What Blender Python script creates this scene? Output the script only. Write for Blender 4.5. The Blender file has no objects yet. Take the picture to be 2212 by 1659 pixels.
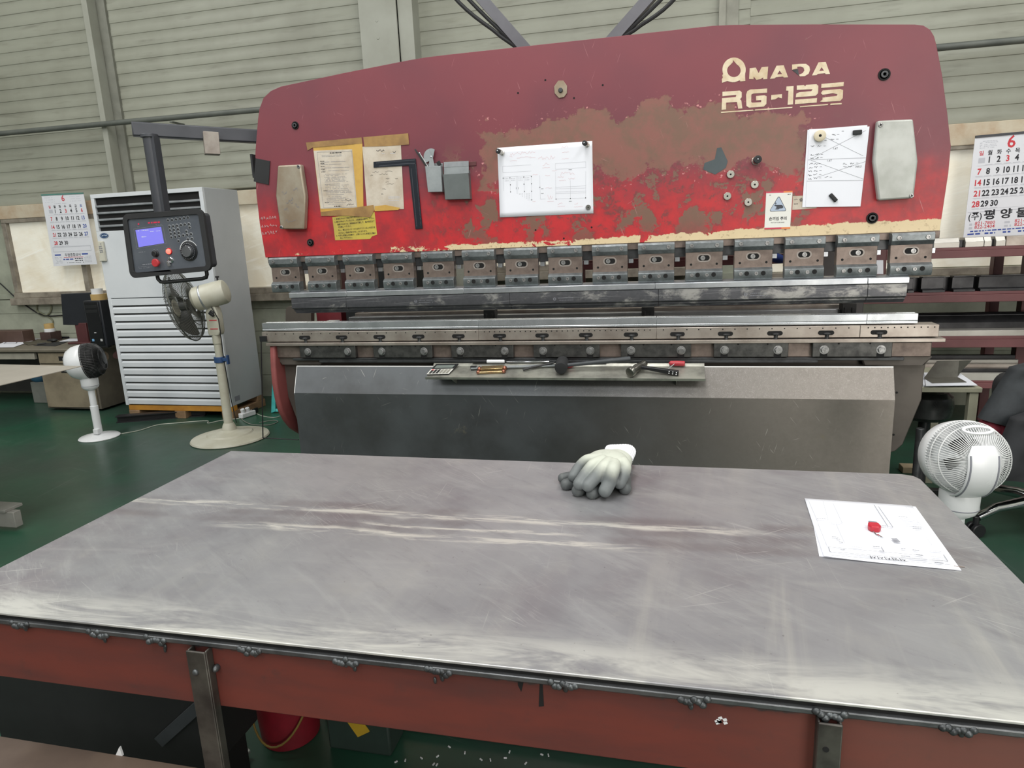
import bpy, bmesh, math, random
from mathutils import Vector as V, Matrix
from mathutils.geometry import tessellate_polygon
random.seed(7)
PI = math.pi
SC = bpy.context.scene
COL = SC.collection

# ---------------------------------------------------------------- camera (matched to the photograph)
F = 1454.02
CAM = V((1.8653, -3.0279, 1.3365))
RIGHT = V((0.9732, 0.2254, -0.0433)); UP = V((-0.0074, 0.2197, 0.9755)); FWD = V((-0.2293, 0.9490, -0.2158))
RIGHT.normalize(); UP = (UP - RIGHT * UP.dot(RIGHT)).normalized(); FWD = -(RIGHT.cross(UP)); FWD.normalize()
def ray(px, py): return RIGHT * ((px - 1106) / F) + UP * ((829.5 - py) / F) + FWD
def at_y(px, py, y): d = ray(px, py); return CAM + d * ((y - CAM.y) / d.y)
def at_z(px, py, z): d = ray(px, py); return CAM + d * ((z - CAM.z) / d.z)
def at_x(px, py, x): d = ray(px, py); return CAM + d * ((x - CAM.x) / d.x)
cam_data = bpy.data.cameras.new('camera'); cam = bpy.data.objects.new('camera', cam_data); COL.objects.link(cam)
cam_data.sensor_fit = 'HORIZONTAL'; cam_data.sensor_width = 36; cam_data.lens = F / 2212 * 36
cam_data.clip_start = 0.02; cam_data.clip_end = 100
mw = Matrix((RIGHT, UP, -FWD)).transposed().to_4x4(); mw.translation = CAM
cam.matrix_world = mw
SC.camera = cam

# ---------------------------------------------------------------- materials
def lin(c):
    r = []
    for x in c[:3]:
        x /= 255.0
        r.append(x / 12.92 if x <= .04045 else ((x + .055) / 1.055) ** 2.4)
    return (r[0], r[1], r[2], 1)
class NT:
    """little node-tree writer"""
    def __init__(s, name):
        s.m = bpy.data.materials.new(name); s.m.use_nodes = True
        s.t = s.m.node_tree; s.n = s.t.nodes; s.b = s.n['Principled BSDF']
    def node(s, kind, **kw):
        n = s.n.new(kind)
        for k, v in kw.items():
            if k in n.inputs.keys(): s.set(n.inputs[k], v)
            else: setattr(n, k, v)
        return n
    def set(s, sock, v):
        if isinstance(v, bpy.types.NodeSocket): s.t.links.new(v, sock)
        else: sock.default_value = v
    def pos(s): return s.node('ShaderNodeNewGeometry').outputs['Position']
    def obj(s): return s.node('ShaderNodeTexCoord').outputs['Object']
    def mapping(s, vec, rot=(0, 0, 0), scale=(1, 1, 1), loc=(0, 0, 0)):
        if any(rot) and tuple(scale) != (1, 1, 1): vec = s.mapping(vec, rot=rot); rot = (0, 0, 0)
        n = s.n.new('ShaderNodeMapping'); s.t.links.new(vec, n.inputs[0])
        n.inputs['Location'].default_value = loc; n.inputs['Rotation'].default_value = rot; n.inputs['Scale'].default_value = scale
        return n.outputs[0]
    def noise(s, vec, scale=5, detail=4, rough=.55, dist=0):
        n = s.n.new('ShaderNodeTexNoise'); s.t.links.new(vec, n.inputs['Vector'])
        n.inputs['Scale'].default_value = scale; n.inputs['Detail'].default_value = detail
        n.inputs['Roughness'].default_value = rough; n.inputs['Distortion'].default_value = dist
        return n.outputs['Fac']
    def math(s, op, a, b=None, c=None, clamp=False):
        n = s.n.new('ShaderNodeMath'); n.operation = op; n.use_clamp = clamp
        s.set(n.inputs[0], a)
        if b is not None: s.set(n.inputs[1], b)
        if c is not None: s.set(n.inputs[2], c)
        return n.outputs[0]
    def step(s, x, lo, hi):
        n = s.n.new('ShaderNodeMapRange'); n.interpolation_type = 'SMOOTHSTEP'
        s.set(n.inputs[0], x); s.set(n.inputs[1], lo); s.set(n.inputs[2], hi)
        return n.outputs[0]
    def mix(s, fac, a, b):
        n = s.n.new('ShaderNodeMix'); n.data_type = 'RGBA'
        s.set(n.inputs[0], fac); s.set(n.inputs[6], a); s.set(n.inputs[7], b)
        return n.outputs[2]
    def mixf(s, fac, a, b):
        n = s.n.new('ShaderNodeMix'); n.data_type = 'FLOAT'
        s.set(n.inputs[0], fac); s.set(n.inputs[2], a); s.set(n.inputs[3], b)
        return n.outputs[0]
    def xyz(s, vec):
        n = s.n.new('ShaderNodeSeparateXYZ'); s.t.links.new(vec, n.inputs[0]); return n.outputs
    def bump(s, h, strength=.2, dist=.002):
        n = s.n.new('ShaderNodeBump'); n.inputs['Strength'].default_value = strength; n.inputs['Distance'].default_value = dist
        s.t.links.new(h, n.inputs['Height']); s.t.links.new(n.outputs[0], s.b.inputs['Normal'])
    def out(s, col=None, rough=None, metal=None, **kw):
        if col is not None: s.set(s.b.inputs['Base Color'], col)
        if rough is not None: s.set(s.b.inputs['Roughness'], rough)
        if metal is not None: s.set(s.b.inputs['Metallic'], metal)
        for k, v in kw.items(): s.set(s.b.inputs[k.replace('_', ' ')], v)
        return s.m
    def scratches(s, vec, angles, length=2.0, fine=130, thr=.70, plane='XY'):
        """thin straight scratches at several angles, 0..1"""
        tot = None
        for i, a in enumerate(angles):
            rot = (0, 0, a) if plane == 'XY' else (0, a, 0)
            sc = (length, fine, 1) if plane == 'XY' else (length, 1, fine)
            m = s.mapping(vec, rot=rot, scale=sc, loc=(3.1 * i, 1.7 * i, 2.3 * i))
            n = s.noise(m, 1.0, 1, .4)
            k = s.step(n, thr, thr + .05)
            tot = k if tot is None else s.math('MAXIMUM', tot, k)
        return tot
def plain(name, c, rough=.5, metal=0, var=.12, scale=9, c2=None, bump=0, bscale=60, spec=.5, world=False):
    t = NT(name); p = t.pos() if world else t.obj()
    n = t.noise(p, scale, 5, .6)
    a = lin(c); b = lin(c2) if c2 else tuple(x * (1 - 2 * var) for x in a[:3]) + (1,)
    col = t.mix(t.step(n, .3, .75), a, b)
    if bump: t.bump(t.noise(p, bscale, 3), bump, .003)
    return t.out(col, t.mixf(n, max(rough - .06, .02), min(rough + .08, 1)), metal, Specular_IOR_Level=spec)
def emit(name, c, strength):
    t = NT(name); t.out(lin(c), .4); t.b.inputs['Emission Color'].default_value = lin(c); t.b.inputs['Emission Strength'].default_value = strength
    return t.m

# ---------------------------------------------------------------- mesh builder
class MB:
    def __init__(s): s.v = []; s.f = []; s.m = []; s.cur = 0
    def add(s, vs, fs):
        o = len(s.v); s.v += [V(p) for p in vs]
        for f in fs: s.f.append(tuple(i + o for i in f)); s.m.append(s.cur)
        return s
    def box(s, x0, x1, y0, y1, z0, z1):
        return s.add([(x0, y0, z0), (x1, y0, z0), (x1, y1, z0), (x0, y1, z0), (x0, y0, z1), (x1, y0, z1), (x1, y1, z1), (x0, y1, z1)],
                     [(0, 3, 2, 1), (4, 5, 6, 7), (0, 1, 5, 4), (1, 2, 6, 5), (2, 3, 7, 6), (3, 0, 4, 7)])
    def obox(s, c, a, b, d):
        c, a, b, d = V(c), V(a), V(b), V(d)
        return s.add([c - a - b - d, c + a - b - d, c + a + b - d, c - a + b - d, c - a - b + d, c + a - b + d, c + a + b + d, c - a + b + d],
                     [(0, 3, 2, 1), (4, 5, 6, 7), (0, 1, 5, 4), (1, 2, 6, 5), (2, 3, 7, 6), (3, 0, 4, 7)])
    def prism(s, pts, e):
        pts = [V(p) for p in pts]; e = V(e); n = len(pts)
        tri = [tuple(t) for t in tessellate_polygon([pts])]
        s.add(pts + [p + e for p in pts], tri + [tuple(i + n for i in reversed(t)) for t in tri] + [(i, (i + 1) % n, n + (i + 1) % n, n + i) for i in range(n)])
        return s
    def prism_hole(s, outer, hole, e):
        outer = [V(p) for p in outer]; hole = [V(p) for p in hole]; e = V(e); pts = outer + hole; n = len(pts); a = len(outer)
        tri = [tuple(t) for t in tessellate_polygon([outer, hole])]
        sides = [(i, (i + 1) % a, n + (i + 1) % a, n + i) for i in range(a)]
        b = len(hole); sides += [(a + i, n + a + i, n + a + (i + 1) % b, a + (i + 1) % b) for i in range(b)]
        return s.add(pts + [p + e for p in pts], tri + [tuple(i + n for i in reversed(t)) for t in tri] + sides)
    def poly(s, pts):
        pts = [V(p) for p in pts]
        return s.add(pts, [tuple(t) for t in tessellate_polygon([pts])])
    def ring(s, c, ax, r, n):
        ax = V(ax).normalized(); u = ax.orthogonal().normalized(); w = ax.cross(u)
        return [V(c) + u * (r * math.cos(2 * PI * i / n)) + w * (r * math.sin(2 * PI * i / n)) for i in range(n)]
    def cyl(s, p0, p1, r, n=16, r1=None):
        p0, p1 = V(p0), V(p1); ax = p1 - p0; r1 = r if r1 is None else r1
        a = s.ring(p0, ax, r, n); b = s.ring(p1, ax, r1, n)
        return s.add(a + b, [tuple(range(n))[::-1], tuple(range(n, 2 * n))] + [(i, (i + 1) % n, n + (i + 1) % n, n + i) for i in range(n)])
    def tube(s, path, r, n=8):
        path = [V(p) for p in path]; k = len(path)
        rs = r if isinstance(r, (list, tuple)) else [r] * k
        u = None; vs = []
        for i, p in enumerate(path):
            t = (path[min(i + 1, k - 1)] - path[max(i - 1, 0)]).normalized()
            u = t.orthogonal().normalized() if u is None else (u - t * u.dot(t)).normalized()
            w = t.cross(u)
            vs += [p + u * (rs[i] * math.cos(2 * PI * j / n)) + w * (rs[i] * math.sin(2 * PI * j / n)) for j in range(n)]
        fs = [tuple(range(n))[::-1], tuple(range((k - 1) * n, k * n))]
        for i in range(k - 1): fs += [(i * n + j, i * n + (j + 1) % n, (i + 1) * n + (j + 1) % n, (i + 1) * n + j) for j in range(n)]
        return s.add(vs, fs)
    def lathe(s, prof, c=(0, 0, 0), ax=(0, 0, 1), n=32):
        ax = V(ax).normalized(); c = V(c); vs = []; k = len(prof)
        for r, h in prof: vs += s.ring(c + ax * h, ax, max(r, 1e-4), n)
        fs = [tuple(range(n))[::-1], tuple(range((k - 1) * n, k * n))]
        for i in range(k - 1): fs += [(i * n + j, i * n + (j + 1) % n, (i + 1) * n + (j + 1) % n, (i + 1) * n + j) for j in range(n)]
        return s.add(vs, fs)
    def ball(s, c, rx, ry, rz, n=20, k=12, rot=None):
        c = V(c); vs = []
        for i in range(k + 1):
            a = -PI / 2 + PI * i / k
            for j in range(n):
                b = 2 * PI * j / n; p = V((rx * max(math.cos(a), 1e-3) * math.cos(b), ry * max(math.cos(a), 1e-3) * math.sin(b), rz * math.sin(a)))
                vs.append(c + (rot @ p if rot else p))
        fs = [tuple(range(n))[::-1], tuple(range(k * n, (k + 1) * n))]
        for i in range(k): fs += [(i * n + j, i * n + (j + 1) % n, (i + 1) * n + (j + 1) % n, (i + 1) * n + j) for j in range(n)]
        return s.add(vs, fs)
    def build(s, name, mat, parent=None, bevel=0, smooth=True, angle=35, seg=2, recenter=None):
        o0 = V((0, 0, 0)); p = parent
        while p is not None: o0 += p.location; p = p.parent
        if parent is None and recenter is not False:
            lo = V([min(q[i] for q in s.v) for i in range(3)]); hi = V([max(q[i] for q in s.v) for i in range(3)])
            o0 = V(((lo.x + hi.x) / 2, (lo.y + hi.y) / 2, lo.z))
        me = bpy.data.meshes.new(name); me.from_pydata([q - o0 for q in s.v], [], s.f)
        bm = bmesh.new(); bm.from_mesh(me); bmesh.ops.recalc_face_normals(bm, faces=bm.faces); bm.to_mesh(me); bm.free()
        for m in (mat if isinstance(mat, (list, tuple)) else [mat]): me.materials.append(m)
        if len(me.polygons) == len(s.m): me.polygons.foreach_set('material_index', s.m)
        if smooth:
            me.polygons.foreach_set('use_smooth', [True] * len(me.polygons)); me.set_sharp_from_angle(angle=math.radians(angle))
        ob = bpy.data.objects.new(name, me); COL.objects.link(ob)
        if parent is not None: ob.parent = parent
        else: ob.location = o0
        if bevel:
            md = ob.modifiers.new('bevel', 'BEVEL'); md.width = bevel; md.segments = seg; md.limit_method = 'ANGLE'; md.angle_limit = math.radians(40); md.harden_normals = False
        return ob
def tag(o, label=None, cat=None, group=None, kind=None):
    if label: o['label'] = label
    if cat: o['category'] = cat
    if group: o['group'] = group
    if kind: o['kind'] = kind
    return o
def thing(name, label, cat, loc=(0, 0, 0), group=None):
    o = bpy.data.objects.new(name, None); COL.objects.link(o); o.location = loc; o.empty_display_size = .05
    return tag(o, label, cat, group)
def struct(o): o['kind'] = 'structure'; return o
def copy_tree(o, parent=None):
    c = o.copy(); COL.objects.link(c)
    if parent is not None: c.parent = parent
    for ch in list(o.children): copy_tree(ch, c)
    return c

# ---------------------------------------------------------------- flat sheets and the ink on them
_tc = {}
def glyphs(txt, bold=0):
    k = (txt, bold)
    if k not in _tc:
        cu = bpy.data.curves.new('t', 'FONT'); cu.body = txt; cu.size = 1; cu.resolution_u = 2; cu.offset = bold; cu.fill_mode = 'FRONT'
        ob = bpy.data.objects.new('t', cu)
        COL.objects.link(ob); bpy.context.view_layer.update()
        dg = bpy.context.evaluated_depsgraph_get(); me = bpy.data.meshes.new_from_object(ob.evaluated_get(dg))
        _tc[k] = ([(v.co.x, v.co.y) for v in me.vertices], [tuple(p.vertices) for p in me.polygons])
        bpy.data.objects.remove(ob); bpy.data.curves.remove(cu); bpy.data.meshes.remove(me)
    return _tc[k]
class Sheet:
    """a quad in space: u runs left to right, v top to bottom, both 0..1"""
    def __init__(s, tl, tr, br, bl, toward):
        s.c = [V(tl), V(tr), V(br), V(bl)]
        s.n = (s.c[1] - s.c[0]).cross(s.c[3] - s.c[0]).normalized()
        if s.n.dot(V(toward) - s.c[0]) < 0: s.n = -s.n
        s.w = ((s.c[1] - s.c[0]).length + (s.c[2] - s.c[3]).length) / 2
        s.h = ((s.c[3] - s.c[0]).length + (s.c[2] - s.c[1]).length) / 2
    def P(s, u, v, h=0):
        a = s.c[0].lerp(s.c[1], u); b = s.c[3].lerp(s.c[2], u)
        return a.lerp(b, v) + s.n * h
    def slab(s, mb, t=.0008, u0=0, v0=0, u1=1, v1=1, h=0):
        q = [s.P(u0, v0, h), s.P(u1, v0, h), s.P(u1, v1, h), s.P(u0, v1, h)]
        mb.prism(q, s.n * t)
    def rect(s, mb, u0, v0, u1, v1, h=.0011): mb.poly([s.P(u0, v0, h), s.P(u1, v0, h), s.P(u1, v1, h), s.P(u0, v1, h)])
    def shape(s, mb, uv, h=.0011): mb.poly([s.P(u, v, h) for u, v in uv])
    def line(s, mb, u0, v0, u1, v1, w=.001, h=.0011):
        a, b = s.P(u0, v0, h), s.P(u1, v1, h); d = (b - a)
        if d.length < 1e-6: return
        k = s.n.cross(d.normalized()) * (w / 2)
        mb.add([a - k, b - k, b + k, a + k], [(0, 1, 2, 3)])
    def frame(s, mb, u0, v0, u1, v1, w=.001, h=.0011):
        s.line(mb, u0, v0, u1, v0, w, h); s.line(mb, u1, v0, u1, v1, w, h); s.line(mb, u1, v1, u0, v1, w, h); s.line(mb, u0, v1, u0, v0, w, h)
    def text(s, mb, txt, u, v, size, bold=0, center=False, h=.0012, sx=1):
        """size in metres; (u, v) is the baseline start, or the middle of the baseline"""
        vs, fs = glyphs(txt, bold)
        if not vs: return
        x0 = (min(p[0] for p in vs) + max(p[0] for p in vs)) / 2 if center else 0
        mb.add([s.P(u + (x - x0) * size * sx / s.w, v - y * size / s.h, h) for x, y in vs], fs)
    def fit(s, mb, txt, u0, u1, v, size, bold=0, h=.0012):
        vs, fs = glyphs(txt, bold); w = max(p[0] for p in vs)
        s.text(mb, txt, u0, v, size, bold, h=h, sx=(u1 - u0) * s.w / (w * size))
    def greek(s, mb, u0, v0, u1, size, h=.0011, density=.8):
        """a row of marks too small to read"""
        u = u0
        while u < u1:
            L = random.uniform(.6, 2.4) * size / s.w
            if random.random() < density: s.rect(mb, u, v0 - size * .33 / s.h, min(u + L, u1), v0 + size * .33 / s.h, h)
            u += L + .5 * size / s.w
    def scribble(s, mb, u, v, du, dv, n=7, w=.001, h=.0012):
        p = (u, v + dv * random.random())
        for i in range(n):
            q = (u + du * (i + 1) / n + random.uniform(-.2, .2) * du / n, v + dv * random.random())
            s.line(mb, p[0], p[1], q[0], q[1], w, h); p = q

# ---------------------------------------------------------------- shared materials
ink_black = plain('black ink', (38, 38, 44), .7, var=0)
ink_gray = plain('grey ink', (130, 132, 140), .7, var=0)
ink_light = plain('pale grey ink', (190, 192, 200), .7, var=0)
ink_red = plain('red ink', (200, 60, 70), .7, var=0)
ink_pink = plain('faded red ink', (214, 160, 168), .7, var=0)
ink_blue = plain('blue ink', (62, 84, 160), .7, var=0)
paper = plain('white paper', (232, 234, 242), .75, var=.015, scale=3, world=True)
paper_old = plain('soiled paper', (205, 196, 182), .75, c2=(180, 166, 148), scale=14, world=True)
black_plastic = plain('black plastic', (30, 31, 33), .42, var=.1)
black_rubber = plain('black rubber', (40, 41, 43), .75, var=.1)
black_hole = plain('dark hole', (10, 10, 11), .8, var=0)
dark_steel = plain('dark oily steel', (80, 82, 84), .42, .6, c2=(54, 54, 56), scale=14, bump=.1)
jaw_steel = plain('blued steel', (132, 138, 140), .40, .6, c2=(92, 97, 100), scale=22, bump=.06)
brown_steel = plain('browned steel', (138, 124, 116), .44, .5, c2=(102, 90, 84), scale=16, bump=.08)
bolt_steel = plain('bolt steel', (168, 168, 168), .35, .7, c2=(120, 120, 120), scale=60)
bright_steel = plain('ground steel', (196, 200, 204), .30, .75, c2=(160, 164, 170), scale=10)
chrome = plain('chrome', (215, 217, 220), .12, 1, var=.03)
galv = plain('sheet steel', (176, 182, 184), .34, .5, c2=(146, 152, 156), scale=8)
white_plastic = plain('white plastic', (222, 224, 226), .38, var=.02)
cream_paint = plain('cream enamel', (200, 199, 184), .4, c2=(184, 181, 162), scale=7)
# ================================================================ SETTING
WY = 2.3
def siding_mat():
    t = NT('cream painted siding'); p = t.pos()
    n1 = t.noise(p, 1.3, 5, .6); n2 = t.noise(t.mapping(p, scale=(1.2, 1, 9)), 2.2, 4, .6)
    c = t.mix(t.step(n1, .35, .75), lin((147, 149, 136)), lin((130, 131, 118)))
    c = t.mix(t.math('MULTIPLY', t.step(n2, .52, .8), .55), c, lin((104, 103, 91)))
    return t.out(c, .5)
siding = siding_mat()
def wall_profile(z0, z1, pitch, y):
    prof = []; z = z0
    while z < z1 - 1e-6:
        e = min(z + pitch, z1)
        prof += [(y - .0085, z), (y - .0085, z + .0015), (y - .012, z + .005), (y - .012, z + pitch * .50), (y - .008, z + pitch * .56), (y - .008, z + pitch * .97)]
        z = e
    prof.append((y, z1)); return prof
def siding_panel(mb, x0, x1, z0, z1, pitch=.100):
    prof = wall_profile(z0, z1, pitch, WY); k = len(prof)
    vs = [(x0, y, min(z, z1)) for y, z in prof] + [(x1, y, min(z, z1)) for y, z in prof]
    mb.add(vs, [(i, i + 1, k + i + 1, k + i) for i in range(k - 1)])
m = MB()
siding_panel(m, -7.0, -2.92, 1.81, 6.0); siding_panel(m, -2.92, -.2, 1.83, 6.0); siding_panel(m, -.2, 2.38, 1.88, 6.0); siding_panel(m, 2.38, 8.0, 1.93, 6.0)
m.box(-7, 8, WY + .03, WY + .1, 1.7, 6.0)
struct(m.build('wall_back', siding, recenter=False))
low = plain('grey green block wall', (166, 170, 154), .8, c2=(136, 140, 126), scale=3, bump=.15, bscale=40, world=True)
m = MB()
z = 0.0
while z < .93:
    m.box(-7, 8, WY - .012, WY + .1, z, min(z + .196, .93)); m.box(-7, 8, WY - .004, WY + .1, z + .19, min(z + .205, .94)); z += .2
struct(m.build('wall_back_lower', low, recenter=False))
rust = plain('rust stained cream paint', (196, 188, 168), .6, c2=(168, 138, 108), scale=4.5, world=True)
m = MB(); m.box(-7, .0, WY - .05, WY + .06, 1.69, 1.81); m.box(0, 2.6, WY - .05, WY + .06, 1.77, 1.88); m.box(2.6, 8, WY - .05, WY + .06, 1.79, 1.93)
struct(m.build('trim_1', rust, bevel=.004, recenter=False))
greyframe = plain('weathered window frame', (150, 143, 130), .6, c2=(110, 102, 92), scale=9, world=True)
def pane_mat():
    t = NT('daylit plastic film'); p = t.pos()
    n = t.noise(p, 2.4, 4, .6, .6); z = t.xyz(p)[2]
    wr = t.noise(t.mapping(p, rot=(0, .25, 0), scale=(1.2, 1, 9)), 2.0, 4, .6, .5)
    c = t.mix(t.step(n, .35, .7), lin((222, 219, 206)), lin((208, 199, 178)))
    c = t.mix(t.math('MULTIPLY', t.step(wr, .56, .75), .6), c, lin((232, 230, 222)))
    m = t.out(c, .45); t.set(t.b.inputs['Emission Color'], c); t.b.inputs['Emission Strength'].default_value = .36
    t.bump(wr, .4, .01)
    return m
film = pane_mat()
def window(name, x0, x1, z0, z1, mull=()):
    fr = MB(); w = .05
    fr.box(x0 - w, x1 + w, WY - .045, WY + .05, z1, z1 + w * .9); fr.box(x0 - w, x1 + w, WY - .06, WY + .05, z0 - w, z0)
    fr.box(x0 - w, x0, WY - .044, WY + .05, z0, z1); fr.box(x1, x1 + w, WY - .044, WY + .05, z0, z1)
    for q in mull: fr.box(q - .028, q + .028, WY - .05, WY + .05, z0, z1)
    o = struct(fr.build(name, greyframe, bevel=.004, recenter=False))
    p = MB(); p.box(x0, x1, WY - .004, WY + .006, z0, z1); q = p.build('pane', film, o)
    s = MB(); s.box(x0 - .08, x1 + .08, WY - .085, WY + .05, z0 - .115, z0 - .05); s.build('window_sill', greyframe, o, bevel=.004)
    return o
window('window_1', -4.26, -2.2, 1.0, 1.652, (-3.45,))
window('window_2', -1.86, -.2, .985, 1.735, ())
window('window_3', .3, 1.9, 1.1, 1.75, (1.1,))
window('window_4', 2.5, 5.2, .985, 1.765, (4.4,))
# H section columns on the wall
colm = plain('column paint', (160, 162, 152), .5, c2=(146, 147, 136), scale=2.5, world=True)
m = MB(); m.box(-2.93, -2.875, WY - .13, WY, 1.81, 6); m.cur = 1; m.box(-2.875, -2.79, WY - .035, WY, 1.81, 6)
struct(m.build('trim_2', [colm, plain('column side shade tone', (126, 127, 117), .55, world=True)], bevel=.004, recenter=False))  # darker side tone: shade of the column put into its colour
m = MB(); m.box(-.44, -.14, WY - .17, WY - .155, .0, 6); m.box(-.44, -.14, WY - .012, WY, .0, 6); m.box(-.30, -.288, WY - .155, WY, 0, 6); m.box(-.136, -.02, WY - .15, WY, 1.9, 6)
for z in (2.95, 2.83): m.cyl((-.30, WY - .172, z), (-.30, WY - .168, z), .012, 10)
struct(m.build('trim_3', colm, bevel=.003, recenter=False))
m = MB(); m.box(2.17, 2.215, WY - .05, WY, 1.9, 6); m.box(2.215, 2.30, WY - .025, WY, 1.9, 6)
struct(m.build('trim_4', plain('shadow grey seam strip', (150, 150, 138), .5, world=True), recenter=False))  # seam strip in a plain grey of its own
# long conduit on the wall
pipe_m = plain('grey conduit', (98, 102, 96), .5, c2=(80, 84, 80), scale=5, world=True)
m = MB(); m.tube([(-6.5, WY - .16, 2.428), (-2.6, WY - .16, 2.416), (3.75, WY - .16, 2.387), (7.9, WY - .16, 2.375)], .022, 12)
for x in (-5, -2.2, -.6, 1.4, 3.4, 5): m.box(x - .015, x + .015, WY - .17, WY - .022, 2.375, 2.385)
tag(m.build('conduit_pipe', pipe_m), 'long grey conduit pipe running along the cream siding wall', 'pipe')
# floor
def floor_mat():
    t = NT('green epoxy floor'); p = t.pos()
    n = t.noise(p, .9, 5, .6, .3); n2 = t.noise(p, 6, 4, .7)
    c = t.mix(t.step(n, .3, .7), lin((40, 84, 64)), lin((48, 66, 58)))
    c = t.mix(t.math('MULTIPLY', t.step(n2, .55, .8), .5), c, lin((66, 78, 70)))
    w = t.scratches(p, (.3, 1.4), 1.5, 60, .72)
    c = t.mix(t.math('MULTIPLY', w, .25), c, lin((120, 130, 124)))
    return t.out(c, t.mixf(n2, .24, .42), 0)
m = MB(); m.box(-7, 8, -7.1, WY + .1, -.1, 0); struct(m.build('floor', floor_mat(), recenter=False))
m = MB(); m.box(-7, 8, -7.1, WY + .1, 6.0, 6.1); struct(m.build('ceiling', plain('pale roof sheet', (190, 192, 188), .7, world=True), recenter=False))
# the hall behind the camera: side walls and a front wall
hall = plain('hall siding', (176, 178, 168), .6, world=True); halld = plain('grey hall dado', (150, 150, 146), .7, world=True)
for nm, x0, x1 in (('wall_left', -7.1, -7.0), ('wall_right', 8.0, 8.1)):
    m = MB(); m.box(x0, x1, -7.1, WY + .1, 2.4, 6.0); m.cur = 1
    if nm == 'wall_left': m.box(x0, x1, -7.1, WY + .1, 0, 2.4)
    else: m.box(x0, x1, -7.1, -3.4, 0, 2.4); m.box(x0, x1, .6, WY + .1, 0, 2.4)
    struct(m.build(nm, [hall, halld], recenter=False))
m = MB(); m.box(-7, 8, -7.1, -7.0, 0, 2.6); m.cur = 1; m.box(-7, 8, -7.1, -7.0, 2.6, 6); struct(m.build('wall_front', [halld, hall], recenter=False))
# fill of the back wall between its windows
m = MB()
for x0, x1 in ((-7, -4.31), (-2.15, -1.91), (-.15, .25), (1.95, 2.45), (5.25, 8)): m.box(x0, x1, WY + .02, WY + .1, .93, 1.95)
for x0, x1, zt_ in ((-4.31, -2.15, .95), (-1.91, -.15, .94), (.25, 1.95, 1.05), (2.45, 5.25, .94)): m.box(x0, x1, WY + .055, WY + .1, .93, zt_)
struct(m.build('wall_back_band', low, recenter=False))
# added area lamps under the ceiling for soft overhead light (out of the frame)
def added_roof_fill(x, y, w, d, power, col=(1, .985, .96)):
    L = bpy.data.lights.new('added_roof_fill', 'AREA'); L.shape = 'RECTANGLE'; L.size = w; L.size_y = d; L.energy = power; L.color = col
    o = bpy.data.objects.new('added_roof_fill', L); COL.objects.link(o); o.location = (x, y, 5.95); return o
for x, y, w_, d_, pw in ((-3.6, -2.6, 1.4, 6.5, 300), (1.0, -3.2, 1.4, 6.0, 330), (5.2, -2.6, 1.4, 6.5, 300)): added_roof_fill(x, y, w_, d_, pw)
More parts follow.
